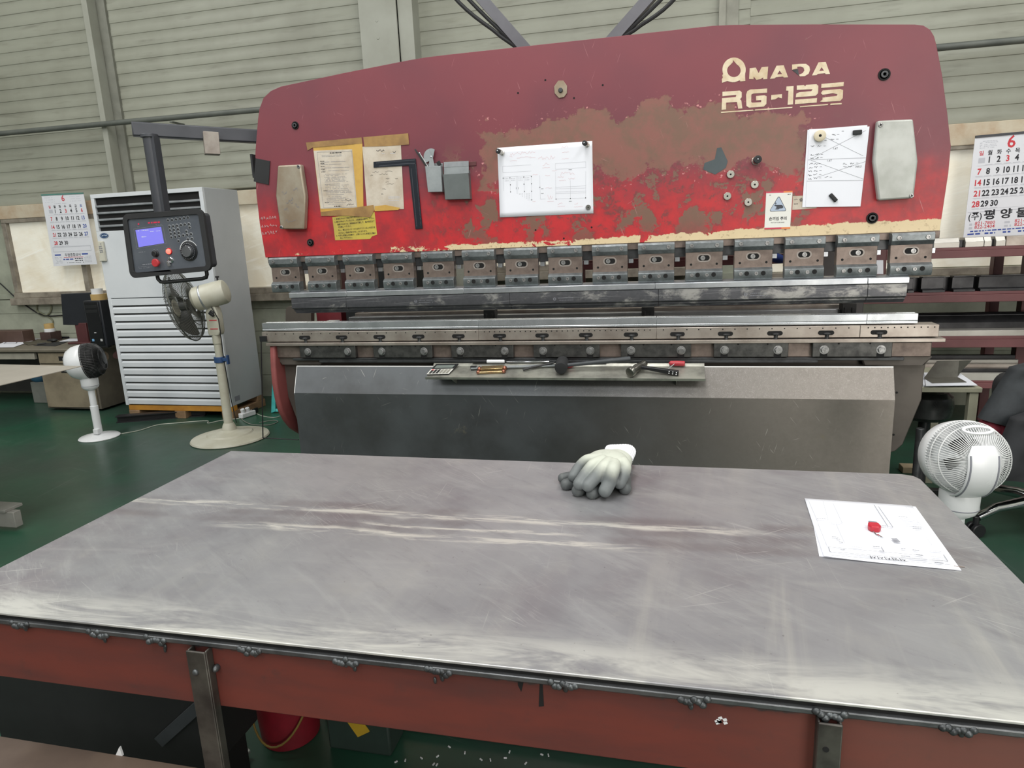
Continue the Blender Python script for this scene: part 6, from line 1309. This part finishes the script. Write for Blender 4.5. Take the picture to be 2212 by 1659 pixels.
def dpaper(pts, label, h=.001, mat=paper, marks=None):
    m = MB(); m.prism([on_desk(px, py, h) for px, py in pts], (0, 0, .002)); o = tag(m.build('paper_sheet', mat), label, 'paper')
    if marks: S = Sheet(*[on_desk(px, py, h + .003) for px, py in marks], CAM + V((0, 0, 9))); s = MB(); S.frame(s, 0, 0, 1, 1, .006, 0); s.build('printed_frame', ink_black, o)
    return o
dpaper(((24, 731), (80, 728), (30, 750), (-20, 751)), 'white printed sheet at the front edge of the desk', .003, marks=((22, 735), (42, 734), (34, 742), (8, 742)))
dpaper(((52, 723), (100, 720), (92, 726), (42, 733)), 'white sheets piled at the back of the desk by the tape roll', .008)
dpaper(((148, 722), (190, 714), (186, 736), (128, 738)), 'white sheet lying in front of the computer tower', .004)
m = MB(); m.prism([on_desk(px, py, .006) for px, py in ((95, 728), (148, 719), (128, 731), (100, 733))], (0, 0, .02)); tag(m.build('black_binder', black_plastic, bevel=.003), 'black binder lying by the tape roll on the desk', 'binder')
m = MB(); m.prism([on_desk(px, py, .001) for px, py in ((50, 742), (96, 736), (112, 741), (60, 746))], (0, 0, .012)); tag(m.build('keyboard_mat', plain('dark olive mat', (84, 80, 66), .6), bevel=.002), 'dark olive pad on the desk beside the mouse', 'pad')
q = on_desk(114, 739, .0); m = MB(); m.prism([on_desk(px, py, .0005) for px, py in ((72, 747), (100, 741), (148, 738), (120, 748))], (0, 0, .003)); tag(m.build('mouse_mat', black_rubber), 'thin dark mouse mat at the front of the desk', 'mat')
m = MB(); m.ball(q + V((0, 0, .018)), .055, .032, .016, 16, 10); tag(m.build('computer_mouse', black_plastic), 'black computer mouse on the dark mat', 'mouse')
m = MB(); m.tube([on_desk(80, 744, .012), on_desk(100, 741, .016)], .007, 8); tag(m.build('desk_pen', black_plastic), 'black pen lying left of the mouse', 'pen')
m = MB(); m.box(-4.6, -4.02, 2.0, 2.12, dz_, dz_ + .11); tag(m.build('brown_box', plain('brown box', (88, 68, 60), .6), bevel=.004), 'dark brown box at the far left of the desk', 'box')
# cables on the wall above the desk
def wcord(pts, y, r, mat, name, label):
    P = [at_y(px, py, y) for px, py in pts]; sm = []
    for i in range(len(P) - 1):
        for k in range(8):
            t_ = k / 8; p0, p1, p2, p3 = P[max(i - 1, 0)], P[i], P[i + 1], P[min(i + 2, len(P) - 1)]
            sm.append(.5 * ((2 * p1) + (p2 - p0) * t_ + (2 * p0 - 5 * p1 + 4 * p2 - p3) * t_ ** 2 + (3 * p1 - p0 - 3 * p2 + p3) * t_ ** 3))
    sm.append(P[-1]); m = MB(); m.tube(sm, r, 8); return tag(m.build(name, mat), label, 'cable')
wcord([(-30, 590), (0, 612), (40, 648), (90, 680), (134, 681)], 2.276, .006, black_plastic, 'sagging_cable', 'dark cable sagging under the left window toward the monitor')
lp2 = [(95 + 15 * math.cos(a) * (1 + .1 * k / 40), 665 + 17 * math.sin(a)) for k, a in [(k, 2 * PI * k / 16) for k in range(40)]]
wcord(lp2 + [(112, 690), (112, 704)], 2.278, .006, plain('olive cable', (118, 120, 98), .6), 'coiled_cable', 'olive cable coil hanging on the wall behind the desk')
# ================================================================ CALENDARS
def calendar(S, label, months, kind):
    m = MB(); S.slab(m, .004); cal = tag(m.build('wall_calendar', plain('calendar paper', (222, 224, 230), .6, var=.01)), label, 'calendar')
    K, Rd, Bl, G = MB(), MB(), MB(), MB(); h = .0046; sx = kind['sx']
    S.text(Rd, '6', kind['six'][0], kind['six'][1], kind['six'][2], .015, True, h=h)
    cols, rows = kind['cols'], kind['rows']; sz = kind['size']
    for i, ch in enumerate('일월화수목금토'): S.text(Rd if i == 0 else Bl if i == 6 else K, ch, cols[i], kind['wk'], sz * .62, .02, True, h=h)
    red = {3, 6, 7, 14, 21, 28}
    for n in range(1, 31):
        c, r = n % 7, n // 7; b = Rd if n in red else Bl if c == 6 else K
        S.text(b, str(n), cols[c], rows[r], sz, .03, True, h=h, sx=.86); S.line(G, cols[c] - .05, rows[r] + .018, cols[c] + .05, rows[r] + .018, .003, h)
    for r in rows: S.line(G, .08, r + .026, .95, r + .026, .0016, h)
    S.rect(G, cols[0] - .03, rows[0] - .05, cols[0] + .06, rows[0], h)
    kind['extra'](S, K, Rd, Bl, G, h)
    for b, nm, mt in ((K, 'black_print', ink_black), (Rd, 'red_print', ink_red), (Bl, 'blue_print', ink_blue), (G, 'grey_print', ink_light)):
        if b.v: b.build(nm, mt, cal, smooth=False)
    return cal
Sx = Sheet(*[at_y(px, py, 2.2) for px, py in z2([(258, 62), (517, 50), (602, 488), (335, 500)], 0, 400, 2.861)], CAM)
def exL(S, K, Rd, Bl, G, h):
    S.text(K, '두원종합상사', .49, .868, .032, .01, True, h=h, sx=1); S.rect(Bl, .07, .835, .21, .855, h); S.rect(Bl, .70, .835, .84, .855, h); S.line(Rd, .27, .885, .72, .885, .004, h)
    for v in (.88, .90, .92, .94, .96): S.greek(G, .06, v, .22, .008, h); S.greek(G, .74, v, .9, .008, h)
    S.greek(Bl, .25, .912, .5, .016, h, 1); S.greek(K, .52, .905, .7, .012, h, 1); S.greek(K, .52, .935, .7, .012, h, 1); S.greek(K, .3, .962, .72, .006, h)
    S.frame(G, .05, .735, .93, .80, .004, h); S.greek(G, .28, .125, .56, .006, h)
    for v in (.04, .07, .1): S.greek(G, .06, v, .30, .005, h, .6); S.greek(G, .66, v, .92, .005, h, .6)
calL = calendar(Sx, 'white wall calendar for June hanging left of the air conditioner', None, dict(sx=.8, six=(.50, .095, .075), cols=[.145, .265, .39, .515, .64, .765, .89], rows=[.255, .36, .475, .585, .70], wk=.185, size=.046, extra=exL))
m = MB(); Sx.slab(m, .008, .0, -.012, 1, .008); m.build('binding', plain('teal binding strip', (90, 140, 130), .5), calL)
Sy = Sheet(*[at_y(px, py, 2.12) for px, py in ((2106, 297), (2262, 283), (2244, 505), (2080, 516))], CAM)
def exR(S, K, Rd, Bl, G, h):
    S.text(K, '(주)', .03, .81, .058, .01, h=h, sx=.9); S.text(K, '평 양 물', .24, .81, .066, .03, h=h, sx=1.15); S.line(G, .02, .737, .98, .737, .004, h)
    for v, a, b in ((.868, '821-7800', '821-2404'), (.905, '822-2404', '822-2404')): S.text(Rd, a, .27, v, .030, .01, True, h=h, sx=1); S.text(Rd, b, .80, v, .030, .01, True, h=h, sx=1); S.greek(G, .06, v - .008, .13, .02, h, 1); S.greek(G, .53, v - .008, .62, .02, h, 1)
    S.greek(Bl, .05, .93, .97, .012, h, .9); S.greek(Bl, .05, .958, .22, .016, h, 1); S.greek(Bl, .28, .958, .42, .016, h, 1); S.greek(Bl, .52, .958, .64, .016, h, 1); S.greek(Bl, .72, .958, .95, .016, h, 1)
    for v in (.045, .06, .08, .095, .11): S.greek(G, .08, v, .33, .006, h, .8)
calR = calendar(Sy, 'large white wall calendar for June at the right edge above the rack', None, dict(sx=.9, six=(.52, .125, .105), cols=[.115, .235, .365, .49, .615, .745, .87], rows=[.255, .365, .475, .58, .685], wk=.178, size=.052, extra=exR))
m = MB(); Sy.slab(m, .01, .0, -.016, 1, .006); m.build('binding', plain('dark binding strip', (64, 66, 72), .5), calR)
# ================================================================ RIGHT: rack with long tooling, side table, chair
RY = 1.25
maroon = plain('maroon rack paint', (112, 66, 68), .5, c2=(92, 54, 56), scale=3, world=True)
def rz(py, y=RY): return at_y(2100, py, y).z
RXL, RXR = 1.2, 4.9
rack = thing('tool_rack', 'long maroon steel rack behind the right end of the press', 'rack', (3.0, 1.6, 0))
xp = at_y(2207, 655, RY + .215).x
for x in (xp, RXL):
    m = MB(); m.box(x, x + .055, RY + .215, RY + .275, 0, rz(534) - .013); m.build('post', maroon, rack, bevel=.003)
    m = MB(); m.box(x, x + .055, RY + .62, RY + .68, 0, rz(534)); m.build('post', maroon, rack, bevel=.003)
RXR = xp + 1.1
m = MB(); m.box(RXR, RXR + .055, RY + .215, RY + .275, 0, rz(534) - .013); m.build('post', maroon, rack, bevel=.003)
shelves = []
for t_, b_ in ((534, 556), (630, 652), (726, 750), (822, 838)):
    zt, zb_ = rz(t_), rz(b_); zm = zt - (zt - zb_) * .28; shelves.append(zt)
    m = MB(); m.box(RXL, RXR, RY - .012, RY + .0, zb_, zm); m.box(RXL, RXR, RY - .004, RY + .03, zm, zt); m.box(RXL, RXR, RY + .62, RY + .66, zb_, zt); o = m.build('beam', maroon, rack, bevel=.002)
    m = MB(); m.box(RXL, RXR, RY + .03, RY + .62, zt - .012, zt - .001); m.build('shelf_board', dred, rack)
dk = plain('dark tool steel', (58, 58, 60), .3, .7, c2=(38, 38, 40), scale=9, world=True); brt = plain('bright ground bar', (176, 174, 168), .34, .5, c2=(136, 132, 126), scale=2.2, world=True)
def bar(x0, x1, y, sec, mat, label, name='tool_bar', cat='steel bar', group=None):
    m = MB(); m.prism([(x0, y + a, b) for a, b in sec], (x1 - x0, 0, 0)); return tag(m.build(name, mat, bevel=.0012), label, cat, group)
z = shelves[0] + .0005; hh0 = rz(513) - z
for i, (px0, px1) in enumerate(((1990, 2076), (2089, 2129), (2130, 2146), (2155, 2176), (2177, 2260))):
    x0, x1 = at_y(px0, 525, RY).x, at_y(px1, 525, RY).x
    bar(x0, x1, RY + .02, [(0, z), (.09, z), (.09, z + hh0), (.02, z + hh0), (0, z + hh0 * .55)] if i != 4 else [(0, z), (.09, z), (.09, z + hh0), (0, z + hh0)], brt if i != 4 else rail_steel,
        ('long bright die block at the left of the rack top', 'bright die block in the middle of the rack top', 'narrow bright die block on the rack top', 'small bright die block on the rack top, right of the narrow one', 'dull grey die block at the right end of the rack top')[i], 'die_block', 'steel block')
bar(at_y(2076, 525, RY).x, at_y(2088, 525, RY).x, RY + .045, [(0, z), (.05, z), (.05, z + hh0 * .75), (0, z + hh0 * .75)], dk, 'dark block between the bright die blocks on the rack top', 'die_block', 'steel block')
bar(at_y(2147, 525, RY).x, at_y(2154, 525, RY).x, RY + .045, [(0, z), (.05, z), (.05, z + hh0 * .75), (0, z + hh0 * .75)], dk, 'small dark block by the last bright die blocks on the rack top', 'die_block', 'steel block')
z = shelves[1] + .0005; h_ = rz(596) - z
for i, (px0, px1) in enumerate(((1962, 1976), (1994, 2043), (2061, 2108), (2119, 2330))):
    x0, x1 = at_y(px0, 612, RY).x, at_y(px1, 612, RY).x
    bar(x0, x1, RY + .0, [(0, z), (.07, z), (.07, z + h_), (.012, z + h_), (.012, z + h_ * .94), (.03, z + h_ * .92), (.03, z + h_ * .22), (0, z + h_ * .14)], dk, ('short dark punch piece beside the end of the press on the rack', 'dark gooseneck punch, left one on the second rack shelf', 'dark gooseneck punch, middle one on the second rack shelf', 'long dark gooseneck punch at the right of the second rack shelf')[i], 'spare_punch', 'punch')
    m = MB()
x0 = at_y(1962, 620, RY).x
bar(x0, RXR - .1, RY + .08, [(0, z), (.05, z), (.05, z + h_ * .9), (0, z + h_ * .9)], dk, 'dark bar lying behind the punches on the second rack shelf')
z = shelves[2] + .0005
x0 = at_y(1900, 700, RY).x
bar(x0, RXR - .05, RY + .0, [(0, z), (.06, z), (.06, z + rz(712) - z), (0, z + (rz(714) - z))], brt, 'long pale ground bar at the front of the third rack shelf')
bar(x0 - .2, RXR - .05, RY + .065, [(0, z), (.03, z), (.03, rz(686)), (.0, rz(700)), (0, rz(702))], dk, 'long dark vee bar behind the pale bar on the third rack shelf')
bar(x0 - .2, RXR - .05, RY + .10, [(0, z), (.05, z), (.05, rz(681)), (.01, rz(681)), (0, rz(685))], dk, 'long dark bar at the back of the third rack shelf')
z = shelves[3] + .0005; x0 = at_y(2000, 800, RY).x
for i, (a_, b_, y_, mt) in enumerate(((820, 806, 0, brt), (806, 800, .05, dk), (799, 793, .09, rail_steel), (791, 786, .13, brt), (784, 779, .17, dk))):
    bar(x0, xp - .02, RY + y_, [(0, z), (.035, z), (.035, rz(b_)), (0, rz(b_))], mt, ('bright flat bar at the front of the lowest rack shelf', 'dark bar second from the front on the lowest rack shelf', 'grey bar third from the front on the lowest rack shelf', 'bright bar fourth from the front on the lowest rack shelf', 'dark bar at the back of the lowest rack shelf')[i])
x0 = at_y(2010, 770, RY).x
# bits seen between the clamps: blue rag, cardboard, paper
ragm = plain('blue cloth', (40, 66, 138), .85, c2=(30, 50, 110), scale=12)
m = MB(); c = at_y(1679, 558, .60); m.ball(c, .042, .03, .024, 16, 10, Matrix.Rotation(.3, 3, 'Y')); m.ball(c + V((-.03, 0, .004)), .025, .02, .016, 12, 8); tag(m.build('blue_rag', ragm), 'blue rag visible between two clamps behind the press', 'rag')
q = at_y(1640, 575, .55); m = MB(); m.box(q.x - .45, q.x + .35, .52, .74, 1.02, 1.06); m.box(q.x - .40, q.x - .36, .62, .7, 0, 1.02); m.box(q.x + .28, q.x + .32, .62, .7, 0, 1.02)
tag(m.build('rear_table', plain('brown board', (150, 118, 84), .6, c2=(120, 92, 66), scale=5), bevel=.004), 'brown board table behind the press holding the blue rag', 'table')
m = MB(); c = at_y(1902, 578, .55); m.prism([at_y(px, py, .55) for px, py in ((1880, 562), (1908, 562), (1908, 592), (1878, 592))], (0, .004, 0)); tag(m.build('white_card', paper), 'white card visible between the last two clamps', 'card')
m = MB(); m.box(2.60, 2.84, .80, .86, .0, 1.20); tag(m.build('control_box', plain('dark grey cabinet', (64, 60, 60), .5), bevel=.004), 'dark grey cabinet standing behind the right end of the press', 'cabinet')
# left gap: rounded brown chair back, maroon cabinet, black cabinet with a white hook, pale cabinet
cb = plain('brown padded vinyl', (96, 88, 80), .6, c2=(82, 76, 70), scale=6)
S = Sheet(at_y(617, 662, 1.4), at_y(672, 662, 1.4), at_y(672, 710, 1.4), at_y(617, 710, 1.4), CAM); m = MB(); m.prism(rrect(S, 0, 0, 1, 1.6, .03, 0), (0, .05, 0)); q = S.P(.5, 1.6, 0); m.cyl((q.x, q.y + .03, 0), (q.x, q.y + .03, q.z + .02), .025, 12); m.cyl((q.x, q.y + .03, 0), (q.x, q.y + .03, .03), .14, 20); tag(m.build('padded_chair', cb, bevel=.01), 'brown padded chair back seen through the die gap at the left', 'chair')
m = MB(); q0, q1 = at_y(684, 690, 1.55), at_y(738, 690, 1.55); m.box(q0.x, q1.x, 1.55, 1.9, 0, .93); tag(m.build('maroon_cabinet', plain('maroon cabinet', (126, 44, 52), .5), bevel=.005), 'maroon cabinet behind the press seen through the die gap', 'cabinet')
m = MB(); q = at_y(720, 692, .32); m.box(q.x - .035, q.x + .03, .3, .34, .895, .925); m.build('gauge_stop', white_plastic, press, bevel=.002)
q0, q1 = at_y(748, 690, 1.5), at_y(908, 690, 1.5); m = MB(); m.box(q0.x, q1.x, 1.5, 2.0, 0, 1.24); o = tag(m.build('black_cabinet', plain('black cabinet', (26, 27, 30), .5), bevel=.005), 'black cabinet behind the press with a white curved hose end', 'cabinet')
c = at_y(783, 678, 1.49); m = MB(); m.tube([c + V((-.02 + .03 * math.sin(a), -.005, .03 * math.cos(a))) for a in [PI * .5 * i / 8 for i in range(9)]], .008, 8); m.build('white_hook', white_plastic, o)
q0, q1 = at_y(912, 690, 1.9), at_y(1050, 690, 1.9); m = MB(); m.box(q0.x + .16, q1.x, 1.9, 2.2, 0, 1.3); o = tag(m.build('pale_cabinet', plain('pale green cabinet', (170, 172, 158), .5), bevel=.005), 'pale green cabinet behind the press with small fittings', 'cabinet'); m = MB()
for k in range(5): c = at_y(972 + 10 * k, 677 - 2 * (k % 2), 1.9); m.box(c.x - .006, c.x + .006, 1.885, 1.9, c.z - .02, c.z + .01)
c = at_y(990, 680, 1.9); m.box(c.x - .1, c.x + .08, 1.888, 1.9, c.z - .012, c.z - .004); m.build('fitting', dark_steel, o)
# side table with papers and bent bracket
stz = .60; stm = plain('pale table enamel', (168, 166, 146), .5, c2=(140, 138, 120), scale=6); T0 = at_z(2123, 838, stz); 
st = thing('side_table', 'small pale table with square legs right of the press', 'table', (T0.x - .3, T0.y + .25, 0))
tx0, tx1, ty0, ty1 = T0.x - .50, T0.x, T0.y, T0.y + .46
m = MB(); m.box(tx0, tx1, ty0, ty1, stz - .022, stz); m.build('table_top', stm, st, bevel=.002)
for x in (tx0 + .005, tx1 - .045):
    for y in (ty0 + .006, ty1 - .045): m = MB(); m.box(x, x + .035, y, y + .035, 0, stz - .022); m.build('leg', stm, st, bevel=.002)
def ot(px, py, h=0): return at_z(px, py, stz + h)
for k, pts in enumerate((((1985, 812), (2068, 806), (2110, 832), (1990, 835)), ((1988, 808), (2066, 804), (2105, 829), (1994, 833)), ((1996, 806), (2072, 806), (2111, 833), (2000, 834)))):
    m = MB(); m.prism([ot(px, py, .001 + .004 * k) for px, py in pts], (0, 0, .003)); tag(m.build('paper_sheet', paper), ('lowest sheet of the papers on the pale side table', 'middle sheet of the papers on the pale side table', 'top sheet of the papers on the pale side table, under the bent plate')[k], 'paper', 'papers on the side table')
brk = plain('brushed bent plate', (132, 130, 122), .38, .7, c2=(104, 100, 94), scale=7); h0 = .013
P = [ot(1996, 817, h0), ot(2068, 815, h0), ot(2088, 826, h0), ot(2014, 828, h0)]; bz = V((.10, .10, .135))
q = [at_y(1996, 817, P[0].y), at_y(2022, 779, P[0].y + .03), at_y(2078, 778, P[0].y + .03), at_y(2066, 814, P[1].y)]
m = MB(); m.prism([P[0], P[1], P[2], P[3]], (0, 0, .002)); m.prism([P[0], P[1], at_y(2072, 779, P[1].y + .02), at_y(2024, 780, P[0].y + .02)], (0, .002, 0)); m.prism([at_y(2072, 779, P[1].y + .02), at_y(2100, 778, P[1].y + .10), at_y(2078, 800, P[1].y + .04), P[1]], (0, .002, 0))
tag(m.build('bent_plate', brk, recenter=False), 'bent steel plate standing on papers on the pale side table', 'bent plate')
# black round stool below the side table
lea = plain('black vinyl', (70, 70, 70), .25, c2=(48, 48, 48), scale=12); c = at_y(2018, 872, .42)
stl = thing('stool', 'low stool with a shiny black padded seat under the side table', 'stool', (c.x, .42, 0)); m = MB(); m.lathe([(.001, -.07), (.085, -.07), (.108, -.05), (.115, 0), (.108, .042), (.085, .062), (.001, .066)], V((c.x - .035, .42, c.z)), n=40); m.build('seat', lea, stl)
m = MB(); m.cyl((c.x - .035, .42, .03), (c.x - .035, .42, c.z - .06), .025, 16); m.build('column', dark_steel, stl); m = MB()
for k in range(5): a = 2 * PI * k / 5; m.obox((c.x - .035 + .11 * math.cos(a), .42 + .11 * math.sin(a), .035), (.12 * math.cos(a), .12 * math.sin(a), 0), (-.018 * math.sin(a), .018 * math.cos(a), 0), (0, 0, .014))
for k in range(5): a = 2 * PI * k / 5; m.ball((c.x - .035 + .22 * math.cos(a), .42 + .22 * math.sin(a), .022), .024, .024, .022, 12, 8)
m.build('base', black_plastic, stl, bevel=.003)
m = MB(); q0 = at_y(1988, 925, .02); m.cyl((q0.x, .02, .0), (q0.x, .02, q0.z), .016, 14); m.box(q0.x - .018, q0.x + .10, -.04, .07, 0, .04); tag(m.build('pedal_post', dark_steel, bevel=.002), 'short grey post on a dark foot pedal beside the press', 'foot pedal')
q = at_z(1990, 1020, .0); m = MB(); m.box(q.x - .10, q.x + .12, q.y - .03, q.y + .04, 0, .035); tag(m.build('timber_offcut', plain('pale timber', (176, 160, 132), .7), bevel=.003), 'pale timber offcut on the floor behind the right table corner', 'timber')
# office chair with jackets on its back, at the right edge
ch = V((3.42, .10, 0)); chair = thing('office_chair', 'black office chair with chrome star base at the right edge', 'chair', ch)
m = MB(); m.cyl(ch + V((0, 0, .08)), ch + V((0, 0, .42)), .028, 16); m.build('gas_lift', black_plastic, chair)
for k in range(5):
    a = 2 * PI * k / 5 + math.radians(199); d = V((math.cos(a), math.sin(a), 0)); m = MB()
    m.tube([ch + V((0, 0, .13)), ch + d * .10 + V((0, 0, .135)), ch + d * .22 + V((0, 0, .12)), ch + d * .30 + V((0, 0, .085))], [.028, .024, .020, .017], 12); leg = m.build('star_leg', chrome, chair)
    m = MB(); e = ch + d * .305; n_ = V((-d.y, d.x, 0))
    for s_ in (-.016, .016): m.cyl(e + n_ * (s_ - .009) + V((0, 0, .030)), e + n_ * (s_ + .009) + V((0, 0, .030)), .030, 18)
    m.cyl(e + V((0, 0, .05)), e + V((0, 0, .09)), .012, 10); m.build('caster', black_plastic, leg, bevel=.003)
m = MB(); m.prism([ch + V((.25 * math.cos(a) * (1 if abs(math.cos(a)) < .8 else .95), .24 * math.sin(a), .42)) for a in [2 * PI * i / 28 for i in range(28)]], (0, 0, .09)); m.build('seat', plain('dark seat cloth', (36, 36, 38), .8), chair, bevel=.03, seg=4)
bx0 = ch + V((-.24, -.20, .50)); S = Sheet(at_y(2150, 800, -.12), at_y(2330, 800, -.05), at_y(2330, 985, -.05), at_y(2142, 985, -.12), CAM); m = MB(); m.prism(rrect(S, .05, .05, 1, .95, .06, 0), (0, .06, 0)); m.build('backrest', plain('black backrest', (34, 34, 36), .8), chair, bevel=.015, seg=3)
def cloth(pts, name, mat, label, cat, y0, bulge, n=22):
    # draped cloth: outline in the photo swept over a rounded, folded surface
    S = Sheet(*[at_y(px, py, y0) for px, py in pts], CAM); m = MB(); vs = []
    for s_ in (0, 1):
        for j in range(n + 1):
            for i in range(n + 1):
                u, v = i / n, j / n; b = math.sin(PI * min(1, max(0, u))) ** .5 * bulge * (.7 + .3 * math.sin(PI * v)); fold = .014 * math.sin(9 * u + 4 * v + 2 * math.sin(5 * v)) * math.sin(PI * u)
                vs.append(S.P(u, v, (b + fold) if s_ == 0 else -.03 - .02 * math.sin(PI * u)))
    k = (n + 1) ** 2; fs = []
    for s_ in (0, 1): fs += [(s_ * k + j * (n + 1) + i, s_ * k + j * (n + 1) + i + 1, s_ * k + (j + 1) * (n + 1) + i + 1, s_ * k + (j + 1) * (n + 1) + i) for j in range(n) for i in range(n)]
    rim = [i for i in range(n + 1)] + [j * (n + 1) + n for j in range(1, n + 1)] + [n * (n + 1) + i for i in range(n - 1, -1, -1)] + [j * (n + 1) for j in range(n - 1, 0, -1)]
    fs += [(rim[i], rim[(i + 1) % len(rim)], k + rim[(i + 1) % len(rim)], k + rim[i]) for i in range(len(rim))]
    m.add(vs, fs); return tag(m.build(name, mat, angle=70), label, cat)
jm = plain('black work jacket cloth', (38, 41, 44), .75, c2=(58, 62, 66), scale=9, bump=.3, bscale=22)
cloth(((2188, 795), (2330, 770), (2340, 960), (2118, 905)), 'work_jacket', jm, 'black work jacket draped over the top of the office chair', 'jacket', -.16, .05)
cloth(((2190, 905), (2330, 870), (2330, 1050), (2134, 1032)), 'work_jacket', plain('dark jacket cloth', (32, 33, 36), .8, c2=(46, 48, 52), scale=10, bump=.25, bscale=22), 'second dark jacket hanging lower off the office chair', 'jacket', -.24, .04)
c = at_y(2140, 925, -.13); m = MB(); m.ball(c, .05, .04, .042, 20, 12); m.ball(c + V((.03, 0, .0)), .045, .035, .05, 18, 10); tag(m.build('maroon_cloth', plain('maroon quilt', (128, 40, 56), .8, bump=.2)), 'maroon padded cloth bulging out between the jackets on the office chair', 'cloth')
# left edge stub of a cart at floor level
m = MB(); q = at_z(0, 1100, .12); m.box(q.x - .25, at_z(14, 1098, .12).x, q.y - .0, q.y + .10, .10, .115); m.box(q.x - .22, at_z(2, 1110, .12).x, q.y + .01, q.y + .05, .02, .10); m.ball((at_z(2, 1105, .05).x - .02, q.y - .0, .03), .03, .03, .03, 12, 8)
tag(m.build('low_trolley', plain('pale trolley deck', (150, 148, 142), .5), bevel=.002), 'corner of a low trolley on the floor at the left edge', 'trolley')
# ================================================================ LIGHT
w = bpy.data.worlds.new('World'); SC.world = w; w.use_nodes = True
bg_ = w.node_tree.nodes['Background']; bg_.inputs['Color'].default_value = (.93, .97, 1.0, 1); bg_.inputs['Strength'].default_value = .55
def aimed_light(name, loc, target, sx, sy, power, col):
    L = bpy.data.lights.new(name, 'AREA'); L.shape = 'RECTANGLE'; L.size = sx; L.size_y = sy; L.energy = power; L.color = col
    o = bpy.data.objects.new(name, L); COL.objects.link(o); o.location = loc
    o.rotation_euler = (V(target) - V(loc)).to_track_quat('-Z', 'Y').to_euler(); return o
aimed_light('door_daylight', (5.4, -6.97, 1.5), (5.4, 0, 1.5), 3.0, 2.9, 210, (1, .94, .87))
# added lamps behind the camera, for frontal light and sheen on the ram
for x in (-4.6, .5, 5.6): aimed_light('added_front_fill', (x, -6.95, 4.3), (x, 0, 3.2), 4.4, 1.5, 120, (.97, .98, 1))
SC.view_settings.view_transform = 'Standard'; SC.view_settings.look = 'None'; SC.view_settings.gamma = 1; SC.view_settings.exposure = -.4
SC.view_settings.use_curve_mapping = False
